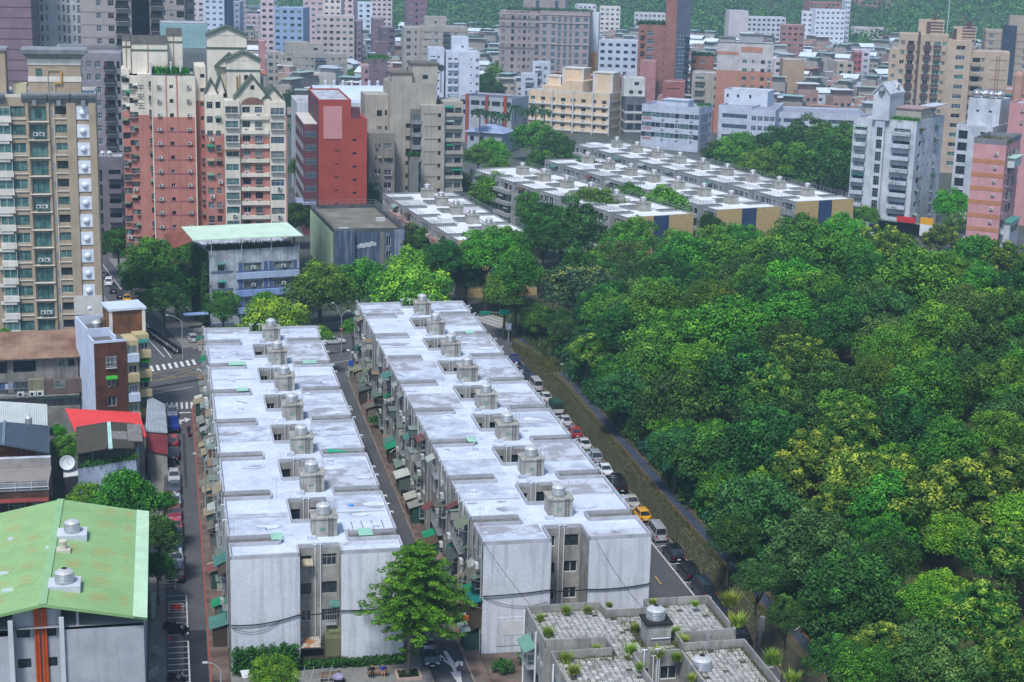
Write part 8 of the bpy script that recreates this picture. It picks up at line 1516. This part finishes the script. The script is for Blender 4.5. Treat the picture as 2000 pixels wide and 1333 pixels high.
def truck(colr, cover, x, y, rz, label, group):
    t = thing('parked_truck', label, 'truck', (x, y, .015), rz, group); pm = paint(colr)
    cb = MB(); cb.prism([(-.8, -2.3), (.8, -2.3), (.82, -1.0), (-.82, -1.0)], .4, 1.0); cb.v += [(-.8, -2.28, 1.0), (.8, -2.28, 1.0), (.82, -1.0, 1.0), (-.82, -1.0, 1.0), (-.7, -1.95, 1.85), (.7, -1.95, 1.85), (.74, -1.0, 1.9), (-.74, -1.0, 1.9)]; n = len(cb.v) - 8
    cb.f += [(n + 1, n + 2, n + 6, n + 5), (n + 3, n, n + 4, n + 7), (n + 4, n + 5, n + 6, n + 7), (n + 2, n + 3, n + 7, n + 6)]; cb.m += [0] * 4; obj('cab', cb, t, mats=[pm])
    obj('windscreen', MB().quad((-.75, -2.28, 1.02), (.75, -2.28, 1.02), (.68, -1.96, 1.8), (-.68, -1.96, 1.8)) or None, t, mats=[CGL]) if False else None
    g = MB(); g.quad((-.78, -2.285, 1.0), (.78, -2.285, 1.0), (.7, -1.955, 1.85), (-.7, -1.955, 1.85)); obj('windscreen', g, t, mats=[CGL])
    b = MB(); b.box(-.85, -.95, .6, .85, 2.3, .7); 
    if cover: b.box(-.85, -.9, .7, .85, 2.3, 1.2); obj('canvas_cover', MB().prism([(-.86, -.9), (.86, -.9), (.86, 2.32), (-.86, 2.32)], 1.2, 2.15).quad((0, 0, 0), (0, 0, 0), (0, 0, 0)) or MB().prism([(-.87, -.9), (.87, -.9), (.87, 2.2), (-.87, 2.2)], 1.2, 2.2).prism([(-.6, -.88), (.6, -.88), (.6, 2.18), (-.6, 2.18)], 2.2, 2.32), t, mats=[hm(cover, fine=.2)]); obj('rear_opening', MB().box(-.7, 2.2, 1.22, .7, 2.23, 2.05), t, mats=[BUMP])
    else: b.box(-.85, -.9, .7, -.78, 2.3, 1.2).box(.78, -.9, .7, .85, 2.3, 1.2).box(-.78, 2.23, .7, .78, 2.3, 1.2).box(-.78, -.9, .7, .78, -.83, 1.5)
    obj('load_bed', b, t, mats=[pm if not cover else hm('b8bcc0')]); wh = carparts('sedan')['wh']
    for yy in (-1.6, 1.4):
        for s in (-1, 1): obj('wheel', wh, t, (s * .72, yy, .32), 0 if s > 0 else R(180))
    for s in (-1, 1): obj('tail_light', carparts('sedan')['tl'], t, (s * .7, 2.3, .6))
    return t
CN_ = {'1c2a6a': 'bright blue', '1a2236': 'dark navy', '17191d': 'black', 'a8a8a8': 'silver', 'b8b8b4': 'pale silver', 'a01c24': 'red', 'c8ccd0': 'white', '8c939c': 'grey', 'd8dce0': 'white', 'd8a018': 'yellow', '9a9ea2': 'silver grey', '2a3240': 'slate blue', '6a8ab0': 'light blue', '7a1c24': 'dark red'}
GRP = 'cars parked along the stone wall'
RC = [(998, 703, 'hatch', '1c2a6a', 'farthest'), (1016, 724, 'sedan', '17202c', ''), (1031, 737, 'sedan', '1a2236', ''), (1050, 754, 'van', 'a8a8a8', ''), (1064, 777, 'sedan', 'b8b8b4', ''), (1100, 823, 'sedan', 'a8a8a8', ''), (1120, 846, 'hatch', 'a01c24', ''), (1138, 868, 'sedan', 'b8bcc0', ''), (1160, 893, 'suv', '8c939c', ''), (1177, 918, 'sedan', 'd8dce0', ''), (1206, 949, 'van', '17191d', ''), (1231, 980, 'sedan', 'a8a69e', ''), (1254, 1006, 'hatch', 'd8a018', ''), (1284, 1042, 'van', '9a9ea2', ''), (1312, 1082, 'suv', '17191d', ''), (1345, 1117, 'suv', '121417', ''), (1379, 1152, 'van', '232c3c', ''), (1418, 1193, 'suv', '17191d', ''), (1452, 1238, 'sedan', '141619', '')]
RL = ['bright blue hatchback, farthest car along the stone wall', 'dark teal saloon second from the far end of the stone wall', 'navy saloon half hidden behind the roof edge by the stone wall', 'silver people carrier near the far end of the stone wall', 'pale silver saloon just beyond the green canvas truck', 'silver saloon between the green canvas truck and the red car', 'red hatchback parked along the stone wall', 'pale grey saloon on the near side of the red car', 'grey estate with dark glass along the stone wall', 'bright white saloon along the stone wall', 'black van on the near side of the bright white saloon', 'champagne silver saloon just beyond the yellow car', 'yellow hatchback along the stone wall', 'tall silver van on the near side of the yellow car', 'black sport utility car next to the tall silver van', 'second black sport utility car nearer than the one by the silver van', 'dark navy van with ridged roof near the tiled roof', 'black car behind the tall grass tuft of the tiled roof', 'black car nearest the camera below the stone wall']
for (px, py, k, c, _), lb in zip(RC, RL):
    cx, cy = Pc(px, py, .5); x, y, _z = c2w(60.15, cy); car(k, c, x, y, A + R(180) + rnd.uniform(-.03, .03), lb, GRP)
cx, cy = Pc(1082, 800, .6); x, y, _ = c2w(60.1, cy); truck('c0c4c8', '1f4a38', x, y, A + R(180), 'small truck with dark green canvas cover along the stone wall', GRP)
LC = [(340, 806, 'hatch', '5a6472', 'grey hatchback first in the row by the crossing'), (338, 862, 'hatch', 'a01c24', 'red hatchback right behind the blue truck'), (340, 886, 'sedan', '17191d', 'black saloon beside the maroon shed'), (339, 932, 'hatch', 'a8a8a8', 'silver hatchback nearest the street tree'), (341, 952, 'sedan', '4a5058', 'dark grey saloon under the street tree'), (341, 978, 'sedan', 'a8b0b4', 'pale grey saloon half under the street tree'), (341, 1004, 'hatch', '7a1c24', 'dark red hatchback beside the green hall'), (342, 1026, 'sedan', 'a83a3c', 'faded red saloon beside the green hall'), (344, 1046, 'hatch', '6a8ab0', 'light blue hatchback beside the green hall'), (345, 1064, 'hatch', '1c2a6a', 'deep blue hatchback beside the green hall'), (344, 1090, 'sedan', 'b8bcc0', 'silver saloon beside the black one at the street end'), (344, 1120, 'suv', '17191d', 'black car at the near end of the street row')]
for i, (px, py, k, c, lb) in enumerate(LC):
    cx, cy = Pc(px, py, .5); x, y, _z = c2w(.1, cy); car(k, c, x, y, A + (R(180) if i % 3 else 0) + rnd.uniform(-.03, .03), lb, 'cars parked along the left street')
cx, cy = Pc(341, 833, .6); x, y, _ = c2w(.15, cy); truck('1c3a8a', None, x, y, A + R(180), 'blue open bed truck parked beside the grey shed', 'cars parked along the left street')
x, y, _ = P(840, 1284, .4); car('sedan', '2a3240', x, y, A + R(-2), 'slate blue saloon facing the camera under the tiered tree', 'cars in the alley'); x, y, _ = P(826, 1240, .4); car('sedan', '141a2c', x, y, A, 'dark car behind the slate blue saloon under the tiered tree', 'cars in the alley')
for px, py, k, c, lb, rz in ((376, 663, 'hatch', 'a8a8a8', 'silver hatchback on the lot by the vine covered wall', 200), (650, 668, 'sedan', 'c0c4c8', 'white saloon behind the street lamp at the crossing', 110), (213, 553, 'suv', 'd8dce0', 'white car at the head of the avenue row', 190), (223, 567, 'sedan', '17191d', 'black car second in the avenue row', 190), (236, 577, 'sedan', '23262c', 'dark car third in the avenue row', 190), (249, 585, 'sedan', 'd8a018', 'yellow taxi in the avenue row behind the rooftop box', 190), (200, 538, 'sedan', '5a6470', 'grey car farthest up the avenue', 190), (1703, 462, 'sedan', 'c8ccd0', 'pale car by the corner shop at the far crossing', 30)):
    x, y, _ = P(px, py, .4); car(k, c, x, y, R(rz), lb, 'cars about the avenue')
# ------------------------------------------------------------------ scooters
def scootermesh(c):
    mb = MB(); pm = paint(c)
    for yy in (-.62, .6):
        k = len(mb.v); mb.lathe(0, 0, [(.17, -.05), (.25, -.06), (.26, 0), (.25, .06), (.17, .05)], 12, 1); mb.v[k:] = [(z, yy + y, .26 + x) for x, y, z in mb.v[k:]]
    mb.tube((0, -.62, .3), (0, -.42, .95), .05, 6, 1); mb.tube((-.33, -.38, 1.0), (.33, -.38, 1.0), .025, 5, 1); mb.prism([(-.2, -.5), (.2, -.5), (.16, -.42), (-.16, -.42)], .3, .92)
    mb.box(-.14, -.45, .24, .14, .1, .34); mb.prism([(-.17, .02), (.17, .02), (.13, .82), (-.13, .82)], .34, .66); mb.prism([(-.15, 0), (.15, 0), (.12, .72), (-.12, .72)], .66, .76, 1); mb.box(-.07, .8, .55, .07, .86, .66, 2); mb.tube((-.33, -.38, 1.0), (-.38, -.4, 1.2), .015, 4, 1); mb.tube((.33, -.38, 1.0), (.38, -.4, 1.2), .015, 4, 1); mb.box(-.09, -.56, .72, .09, -.5, .84, 3)
    return mb.mesh('scooter', [pm, TYRE, LAMP_R, LAMP_W])
SC = [scootermesh(c) for c in ('17191d', '2a3a6a', '8c939c', 'c8ccd0', '6a1a20')]; SCN = ['black', 'blue', 'grey', 'white', 'dark red']
k = 0
for i in range(26):
    t = i / 25.0; x, y, _ = P(288 + 60 * t, 650 + 42 * t, 0); q = rnd.choice([0, 0, 0, 1, 1, 2, 3, 4]); o = thing('parked_scooter', SCN[q] + ' scooter in the long row along the vine covered lot', 'scooter', (x, y, .015), R(-62) + rnd.uniform(-.15, .15), 'scooters parked along the avenue', SC[q], 1.12)
for i, (px, py, w) in enumerate(((336, 1232, 'left in the upper bay by the street'), (345, 1240, 'middle of the upper bay by the street'), (352, 1234, 'right in the upper bay by the street'), (338, 908, 'beside the black saloon at the maroon shed'), (430, 1190, 'against the end of the left block'), (427, 1112, 'under an awning of the left block'), (345, 1332, 'cut by the bottom edge in the lower bay'), (796, 972, 'on the brick pavement of the alley'), (880, 1160, 'behind the tiered tree by the alley sheds'))):
    x, y, _ = P(px, py, 0); thing('parked_scooter', 'dark scooter ' + w, 'scooter', (x, y, .11 if i in (4, 5, 7, 8) else .02), A + R(70), None, SC[0], 1.15)
# ------------------------------------------------------------------ people
SKIN = hm('b58a6e', c2='a87c62', rough=.6); HAIR = hm('14110f')
def person(label, loc, rz, joints, radii, edges, cols, group=None, head=None, hair=True):
    """one continuous skinned body; clothes follow it as material zones"""
    t = thing('person', label, 'person', loc, rz, group); me = bpy.data.meshes.new('body'); me.from_pydata(joints, edges, []); o = obj('body', me, t)
    sk = o.modifiers.new('skin', 'SKIN'); 
    for v, r in zip(me.skin_vertices[0].data, radii): v.radius = (r, r)
    me.skin_vertices[0].data[0].use_root = True; sb = o.modifiers.new('sub', 'SUBSURF'); sb.levels = 1; sb.render_levels = 1
    dg = bpy.context.evaluated_depsgraph_get(); bpy.context.view_layer.update(); m2 = bpy.data.meshes.new_from_object(o.evaluated_get(dg)); o.modifiers.clear(); o.data = m2
    for c in cols: m2.materials.append(c[0])
    for p in m2.polygons:
        b = 0
        for q, c in enumerate(cols):
            if c[1](p.center): b = q
        p.material_index = b; p.use_smooth = True
    return t, o
seatE = [(0, 1), (1, 2), (2, 3), (3, 4), (2, 5), (5, 6), (6, 7), (2, 8), (8, 9), (9, 10), (0, 11), (11, 12), (12, 13), (13, 14), (0, 15), (15, 16), (16, 17), (17, 18)]
def seated(fwd=.0): return [(0, 0, .5), (0, .02, .75), (0, .0, 1.0), (0, -.02, 1.1), (0, -.05, 1.24), (-.2, 0, .98), (-.26, -.1, .72), (-.1, -.32, .66), (.2, 0, .98), (.26, -.1, .72), (.1, -.32, .66), (-.1, -.08, .5), (-.12, -.45, .5), (-.12, -.48, .1), (-.12, -.62, .04), (.1, -.08, .5), (.12, -.45, .5), (.12, -.5, .1), (.12, -.64, .04)]
SR = [.15, .14, .15, .06, .11, .065, .05, .035, .065, .05, .035, .1, .07, .045, .04, .1, .07, .045, .04]
BLK = hm('17171a'); BLU = hm('2a3a9a')
bx_, by_, _ = P(737, 1322, 0); dxv = Vector((CA, SA, 0))
for s, top, legs, lb in ((-.55, BLK, BLK, 'person in black with long dark hair sitting on the bench by the tiered tree'), (.55, BLU, SKIN, 'person in a bright blue top sitting on the bench by the tiered tree')):
    p = Vector((bx_, by_, .1)) + dxv * s
    t, o = person(lb, p, A + R(0), seated(), SR, seatE, [(top, lambda c: True), (legs, lambda c: c.z < .57 and c.y < -.05), (SKIN, lambda c: c.z > 1.06 or (c.y < -.2 and c.z > .6)), (HAIR, lambda c: c.z > 1.12 and (c.z > 1.3 or c.y > -.06)), (BLK if legs is BLK else hm('d8d8d8'), lambda c: c.z < .08)])
# rider on scooter seen from behind
x, y, _ = P(369, 852, 0); thing('scooter', 'red and black scooter ridden up the left street', 'scooter', (x, y, .02), A + R(180), None, scootermesh('8a1c20'), 1.1)
J = [(0, 0, .85), (0, .06, 1.1), (0, .1, 1.32), (0, .12, 1.42), (0, .13, 1.58), (-.21, .1, 1.3), (-.3, .22, 1.12), (-.32, .45, 1.08), (.21, .1, 1.3), (.3, .22, 1.12), (.32, .45, 1.08), (-.11, .08, .83), (-.16, .42, .78), (-.14, .34, .42), (-.14, .45, .38), (.11, .08, .83), (.16, .42, .78), (.14, .34, .42), (.14, .45, .38)]
t, o = person('scooter rider in dark clothes and red helmet seen from behind on the left street', (x, y, .02), A, J, SR, seatE, [(hm('2a1c20'), lambda c: True), (hm('1c1c22'), lambda c: c.z < .9), (SKIN, lambda c: c.y > .4 and c.z > .9)]); 
hm_ = MB().lathe(0, .12, [(.1, 1.46), (.15, 1.52), (.165, 1.62), (.13, 1.73), (.03, 1.77)], 12); obj('helmet', hm_, t, mats=[paint('a01c24')])
# benches and plaza things
WOOD = hm('7a6048', c2='6a523c', sc=2); bm = MB()
def bench(x, y, rz, label):
    t = thing('park_bench', label, 'bench', (x, y, .1), rz, 'plaza benches')
    for i in range(3): obj('seat_slat', MB().box(-1.1, -.45 + i * .16, .42, 1.1, -.32 + i * .16, .46), t, mats=[WOOD])
    for i in range(2): obj('back_slat', MB().box(-1.1, .06 + i * .03, .56 + i * .18, 1.1, .09 + i * .03, .7 + i * .18), t, mats=[WOOD])
    for s in (-.9, .9): obj('leg', MB().box(s - .04, -.42, 0, s + .04, .08, .42).box(s - .04, .04, .42, s + .04, .12, .9), t, mats=[BUMP])
bench(bx_, by_ + .12, A, 'brown bench with two people beside the tiered tree'); x, y, _ = P(645, 1330, 0); bench(x, y, A, 'empty brown bench left of the two people')
x, y, _ = P(661, 1335, 0); bt = thing('covered_barrow', 'two wheeled barrow under a lilac cover between the two benches', 'barrow', (x, y, .1), A); obj('cover', MB().lathe(0, 0, [(.3, .45), (.62, .55), (.6, .75), (.35, .9), (.05, .95)], 12), bt, mats=[hm('9a94b4', fine=.3)])
for s in (-.5, .5): obj('wheel', carparts('sedan')['wh'], bt, (s, 0, .3))
tpx, tpy, _ = P(797, 1322); pl = thing('tree_planter', 'square pink kerbed planter at the foot of the tiered tree', 'planter', (tpx, tpy, .1), A); pb = MB()
for x0, y0, x1, y1 in ((-1.3, -1.2, 1.3, -.95), (-1.3, .95, 1.3, 1.2), (-1.3, -.95, -1.05, .95), (1.05, -.95, 1.3, .95)): obj('kerb', MB().box(x0, y0, 0, x1, y1, .3), pl, mats=[hm('b49a90', c2='a08880', sc=1)])
obj('soil', MB().box(-1.05, -.95, 0, 1.05, .95, .18), pl, mats=[SOIL]); obj('grass', tuft_cloud('grass', [(rnd.uniform(-.95, .95), rnd.uniform(-.85, .85), .18) for _ in range(120)], gm, (.1, .3), 5, 3, .1), pl, kind='stuff')
iv = lf('1f5a1c', '3f8a2a')
pts = [(5.6 + rnd.random() ** 1.0 * 6.5, 159.2 - rnd.random() * 1.2, .1 + rnd.random() * (1.2 + 1.6 * (.3 + .7 * abs(math.sin(k * .13))))) for k in range(2600)]; C = np.array(pts); o = obj('ivy', leaves_mesh('ivy', C[::4], np.full(len(C[::4]), .28), 14, .14, iv, 3, tipz=1), None, rz=A); o['label'] = 'dense ivy climbing the foot of the left white end wall'; o['category'] = 'ivy'
pts = np.array([(12.5 + rnd.random() * 10.5, 159.2 - rnd.random() * .7, .1 + rnd.random() * .7) for k in range(420)]); o = obj('hedge', leaves_mesh('hedge', pts, np.full(len(pts), .25), 16, .13, lf('1c4f1a', '3a7a2a'), 4, tipz=1), None, rz=A); o['label'] = 'low dark hedge along the white wall behind the benches'; o['category'] = 'hedge'
x, y, _ = P(982, 1307, .5); t = thing('shrub', 'round dark shrub on the brick yard before the right block', 'shrub', (x, y, 0)); C, Rr = lobes(3, 16, .8, (.25, .4)); obj('foliage', leaves_mesh('foliage', C, Rr, 60, .13, lf('1f5a22', '4f8f30'), 3, tipz=1), t, (0, 0, .7), 0, 1.1)
for i, (px, py, s, l) in enumerate(((735, 735, 1.5, 'leafy shrub beside an alley doorway of the right block, farther'), (712, 700, 1.5, 'leafy shrub at the far alley entrance'), (735, 828, 1.2, 'leafy shrub beside an alley doorway of the right block, nearer'), (1027, 1290, 1.0, 'small bright shrub squeezed behind the tiled roof block'))):
    x, y, _ = P(px, py, .8); t = thing('shrub', l, 'shrub', (x, y, 0)); obj('foliage', leaves_mesh('foliage', C, Rr, 50, .13, lf('1f5a22', '4f8f30'), 3 + i, tipz=1), t, (0, 0, s), 0, s * .9)
wb = MB().box(-1.6, -.9, 2.0, 1.6, .9, 2.06); x, y, _ = P(503, 1315, 2); o = thing('white_board', 'white plastic board laid over the plants at the bottom edge', 'board', (x, y, 0), A + .1, None, wb.mesh('white_board', [hm('d0d4d4')]))
fr = MB()
for i in range(5): fr.tube((-1.8 + i * .9, -2, 1.9), (-1.0 + i * .9, 1.5, 2.3), .03, 4)
fr.tube((-2, -1, 2.0), (2.6, -.6, 2.0), .03, 4).tube((-1.6, .8, 2.2), (2.8, 1.2, 2.2), .03, 4)
for px_ in (-1.8, 2.5): fr.tube((px_, -1, 0), (px_, -1, 2), .04, 5)
x, y, _ = P(600, 1322, 2); thing('plant_frame', 'thin metal frame over the planting at the bottom edge', 'frame', (x, y, 0), A, None, fr.mesh('plant_frame', [FR_A]))
# ------------------------------------------------------------------ street furniture
POLE = hm('9aa0a2', rough=.5); 
def lamp(base, top_py, arms, label, m=None, z0=0.0):
    x, y, _ = P(*base); h = zat(x, y, top_py); t = thing('street_lamp', label, 'street lamp', (x, y, z0), A, 'street lamps'); m = m or POLE; obj('pole', MB().tube((0, 0, 0), (0, 0, h - z0 - .6), .11, 7, 0, .07), t, mats=[m])
    for ax, rise in arms: obj('arm', MB().path([(0, 0, h - z0 - .6), (ax * .25, 0, h - z0 - .1), (ax * .6, 0, h - z0 + rise * .7), (ax, 0, h - z0 + rise)], .055, 6), t, mats=[m]); obj('lamp_head', MB().box(ax - .4 if ax < 0 else ax - .1, -.13, h - z0 + rise - .06, ax + .1 if ax < 0 else ax + .4, .13, h - z0 + rise + .09), t, mats=[hm('b8bcbc')])
    return t, h
lamp((357, 702), 622, [(-2.4, .6)], 'curved arm street lamp at the corner of the scooter row'); t, h = lamp((667, 690), 612, [(-1.4, 1.9), (1.2, .4)], 'double arm street lamp beyond the gap between the two blocks')
rs = MB(); k = MB().lathe(0, 0, [(.38, 0), (.39, .02), (.02, .03)], 18); k.v = [(x_, -z_ - .12, y_) for x_, y_, z_ in k.v]; obj('no_entry_sign', k, t, (0, 0, 4.6), mats=[hm('c02028')]); k = MB().box(-.26, -.17, 4.52, .26, -.155, 4.68); obj('sign_bar', k, t, mats=[hm('e8e8e8')])
lamp((402, 1002), 893, [(-1.1, .5)], 'street lamp leaning over the left street in front of the left block'); lamp((432, 1345), 1300, [(-1.4, .4)], 'street lamp at the lower end of the left street'); lamp((488, 425), 380, [(-2.2, .8)], 'street lamp between pink tower and red building'); lamp((1103, 775), 714, [(-.5, .2)], 'green lamp post beside the hill path', hm('3a6a58'), 3.0); lamp((1435, 1115), 1078, [(-.3, .1)], 'short green lamp post on the wooded slope', hm('3a6a58'), 3.0); lamp((894, 588), 530, [(-2.2, .5)], 'street lamp among the dark trees behind the right block'); lamp((1025, 650), 605, [(.6, .2)], 'thin lamp post by the path end at the crossing')
x, y, _ = P(391, 776); t = thing('camera_pole', 'pole with cameras and a round mirror at the street corner', 'pole', (x, y, 0), A); obj('pole', MB().tube((0, 0, 0), (0, 0, 4.6), .07, 6), t, mats=[POLE]); obj('mirror', MB().lathe(0, 0, [(.4, 3.2), (.42, 3.3), (.1, 3.4)], 12), t, mats=[hm('a0a8b0', rough=.2)]); obj('camera', MB().box(-.5, -.1, 4.5, .1, .1, 4.75).box(.1, -.3, 4.3, .3, .2, 4.5), t, mats=[hm('c8ccd0')])
x, y, _ = P(685, 745); t = thing('sign_pole', 'pole with blue parking sign and white cameras at the alley mouth', 'sign', (x, y, 0), A); obj('pole', MB().tube((0, 0, 0), (0, 0, 5.6), .07, 6), t, mats=[POLE]); obj('blue_sign', MB().box(-.35, -.12, 2.7, .35, -.08, 3.7), t, mats=[hm('1c50b0')]); obj('camera', MB().box(-.7, -.15, 5.3, -.2, .15, 5.6).box(.1, -.2, 4.9, .5, .1, 5.2), t, mats=[hm('c8ccd0')])
x, y, _ = P(993, 668); t = thing('traffic_signal', 'signal mast with green street name plate and horizontal traffic light at the crossing', 'traffic light', (x, y, 0), A); obj('mast', MB().tube((0, 0, 0), (0, 0, 6.0), .1, 7).tube((0, 0, 5.6), (-4.2, 0, 5.8), .06, 6), t, mats=[POLE]); obj('street_name_plate', MB().box(-1.9, -.12, 5.3, .1, -.06, 6.3), t, mats=[hm('0f8a78')]); obj('signal_box', MB().box(-5.6, -.2, 5.4, -3.6, .2, 5.95), t, mats=[hm('0f7a68')]); obj('notice', MB().box(-.45, -.14, 2.4, .45, -.1, 3.6), t, mats=[hm('c8d4e4')])
x, y, _ = P(912, 1268); t = thing('shop_sign', 'orange lightbox sign on a pole by the right block corner', 'sign', (x, y, .1), A); obj('pole', MB().tube((0, 0, 0), (0, 0, 3.4), .05, 6), t, mats=[POLE]); obj('lightbox', MB().box(-.8, -.2, 3.2, .6, .2, 3.7), t, mats=[hm('c8602c')]); obj('base', MB().box(-.5, -.4, 0, .5, .4, .1), t, mats=[CONC])
def rack(px, py, rz, label, red=False):
    x, y, _ = P(px, py); t = thing('road_barrier', label, 'barrier', (x, y, .02), rz, 'metal barriers'); mb = MB()
    for z in (.2, .55, .9): mb.box(-.9, -.03, z, .9, .03, z + .08)
    for s in (-.9, 0, .84): mb.box(s, -.03, 0, s + .06, .03, 1.0)
    for s in (-.8, .74): mb.box(s, -.4, 0, s + .06, .4, .06)
    obj('rails', mb, t, mats=[hm('b8b8b4')], kind='stuff')
    if red: obj('notice', MB().box(-.6, -.06, .3, .6, -.04, .85), t, mats=[hm('b8382c')])
rack(344, 1195, A + R(-12), 'metal barrier with red notice standing in the left street', True); rack(329, 1150, A + R(8), 'metal barrier behind the black parked car'); rack(308, 1283, A + R(-60), 'metal barrier leaning beside the green hall wall'); rack(300, 1326, A + R(60), 'metal barrier at the bottom by the green hall')
mb = MB(); mb.box(-.6, -.06, .3, .6, .0, 3.2); x, y, _ = P(300, 1215); thing('lean_board', 'pale green board leaning against the green hall side', 'board', (x, y, .1), A + R(70), None, mb.mesh('lean_board', [hm('9ab4a0', streak=.3)]))
# ------------------------------------------------------------------ cables on the white end walls
def cable(name, label, pts, r=.05):
    mb = MB()
    for (a, b, sag) in pts:
        a, b = Vector(a), Vector(b); prev = a
        for i in range(1, 9):
            t = i / 8; q = a.lerp(b, t); q.z -= sag * 4 * t * (1 - t); mb.tube(tuple(prev), tuple(q), r, 5); prev = q
    o = obj(name, mb, None, rz=A, mats=[hm('1c1e22')]); o['label'] = label; o['category'] = 'cable'
cable('cable', 'black cable bundle looping across the left white end wall', [((5.4, 159.2, 5.2), (12.2, 159.25, 5.9), .35), ((12.2, 159.25, 5.9), (16.6, 159.25, 6.1), .1), ((16.6, 159.25, 6.1), (23.1, 159.25, 6.3), .15)], .07); cable('cable', 'thin lower cable on the left white end wall', [((5.4, 159.2, 5.0), (10.5, 159.25, 5.5), .9)], .03)
cable('cable', 'black cable bundle across the right white end wall', [((31.5, 159.7, 6.6), (38.8, 159.75, 6.9), .1), ((38.8, 159.75, 6.7), (42.9, 159.75, 6.7), .05), ((42.9, 159.75, 6.7), (49.8, 159.75, 7.0), .2)], .07); cable('cable', 'sagging thin cable on the right white end wall', [((31.5, 159.7, 6.6), (38.6, 159.75, 5.6), .8)], .03); cable('cable', 'thin wire running down from the right block roof', [((43.5, 159.6, 12.4), (46.5, 150.0, 8.0), .6)], .025); cable('cable', 'thin wire from the roof corner across the right end wall', [((31.6, 159.6, 12.4), (36.5, 156.5, 6.0), .3), ((36.5, 156.5, 6.0), (40.0, 155.0, 1.0), .2)], .025)
cable('cable', 'thin wire spanning the alley in front of the tiered tree', [((26.5, 156.0, 7.5), (31.4, 166.0, 9.0), .4)], .025)
# ------------------------------------------------------------------ weeds on the tiled roof
GT_ = lf('6f8f2a', 'b0b050'); MOS = lf('4a5a1c', '7a7a30')
def tuftobj(px, py, s, label, z=12.3):
    x, y, _ = P(px, py, z); pts = [(0, 0, 0)] * 60; me = tuft_cloud('grass_tuft', pts, GT_, (.45 * s, 1.2 * s), 5, int(px), .2 * s, .045, .012, 1.1); o = thing('grass_tuft', label, 'grass tuft', (x, y, z), 0, 'grass tufts on the tiled roof', me)
for px, py, s, z, w in ((1425, 1182, 1.25, 12.9, 'tallest, on the far right corner parapet'), (1441, 1222, 1.1, 12.9, 'round one on the right parapet'), (1190, 1186, .5, 12.9, 'on the far parapet right of the left corner'), (1055, 1212, .6, 12.4, 'inside the far left corner'), (1070, 1241, .75, 12.4, 'by the left parapet above the green awning'), (1106, 1198, .7, 12.5, 'centre of the far left parapet'), (1148, 1196, .6, 12.5, 'right part of the far left parapet'), (1165, 1272, .6, 12.5, 'on the grey inner parapet'), (1232, 1276, .8, 12.3, 'in the middle of the tiles'), (1106, 1292, .8, 12.4, 'upper one near the lower left edge'), (1122, 1316, .8, 12.6, 'lower one near the lower left edge'), (1285, 1284, .9, 12.3, 'before the tank plinth'), (1320, 1290, .7, 12.3, 'right of the pair before the plinth'), (1335, 1258, .8, 12.3, 'right of the tank plinth'), (1320, 1240, .7, 12.3, 'against the right side of the plinth'), (1240, 1232, .7, 12.3, 'left of the tank plinth'), (1508, 1296, 1.2, 12.9, 'bushy one on the lower right parapet'), (1548, 1336, 1.0, 12.9, 'at the lowest right corner'), (1275, 1180, .5, 12.9, 'short one by the far right parapet'), (1358, 1184, .5, 12.9, 'left of the tallest one'), (1250, 1308, .6, 12.6, 'above the dark recess'), (1350, 1330, .6, 12.3, 'by the low tank')): tuftobj(px, py, s, 'yellow green grass tuft ' + w, z)
pts = []
for k in range(5200):
    x_, y_ = rnd.uniform(.4, 17.6), rnd.uniform(6, 29.6)
    x_ = .2 + (x_ - .4) * 1.022; ed = min(x_, 18 - x_, 29.9 - y_, abs(y_ - 22.2), abs(x_ - 8.9), abs(y_ - 18.5), abs(x_ - 11.9)); bad = (7.2 < x_ < 11.6 and (11.3 < y_ < 18.3 or y_ > 27.8)) or (9.2 < x_ < 11.6 and 20.9 < y_ < 23.3)
    for nn in TN:
        if x_ < 5.8 or x_ > 12.2: ed = min(ed, abs(y_ - nn + .2), abs(y_ - nn - 2.5)); bad = bad or nn - .1 < y_ < nn + 2.4
    if not bad and rnd.random() < math.exp(-ed * 2.0) + .05: pts.append((x_, y_, 12.23))
obj('moss_and_weeds', tuft_cloud('moss_and_weeds', pts, MOS, (.08, .36), 5, 6, .16, .07, .012, .9), TBR, kind='stuff')
# park shelter and steps seen through the wood
x, y, _ = P(1640, 640, 8); t = thing('park_shelter', 'dark park shelter with pale flat roof among the trees', 'shelter', (x, y, 3), R(10)); obj('roof', MB().box(-3, -2, 3, 3, 2, 3.2), t, mats=[hm('b0b8c0')]); obj('wall', MB().box(-2.6, -1.6, 0, 2.6, 1.6, 3), t, mats=[hm('20242a')])
st_ = thing('hill_steps', 'grey stone steps and posts at the foot of the wood below the tiled roof', 'steps', (*P(1530, 1260, 1)[:2], 0), A)
for i in range(8): obj('step', MB().box(-1.4 + i * .45, -1.2, 0, -.95 + i * .45, 1.6, .6 + i * .3), st_, mats=[hm('3c4048', c2='50545a')])
for dx, dy in ((-1.9, 2.0), (2.4, -2.2)): obj('post', MB().box(dx, dy, 0, dx + .45, dy + .45, 3.4), st_, mats=[hm('8a8c8c', streak=.4)])
for i in range(3): obj('handrail', MB().tube((-1.4, -1.0 + i * 1.1, 1.6), (2.0, -1.0 + i * 1.1, 3.9), .045, 5), st_, mats=[PVC])
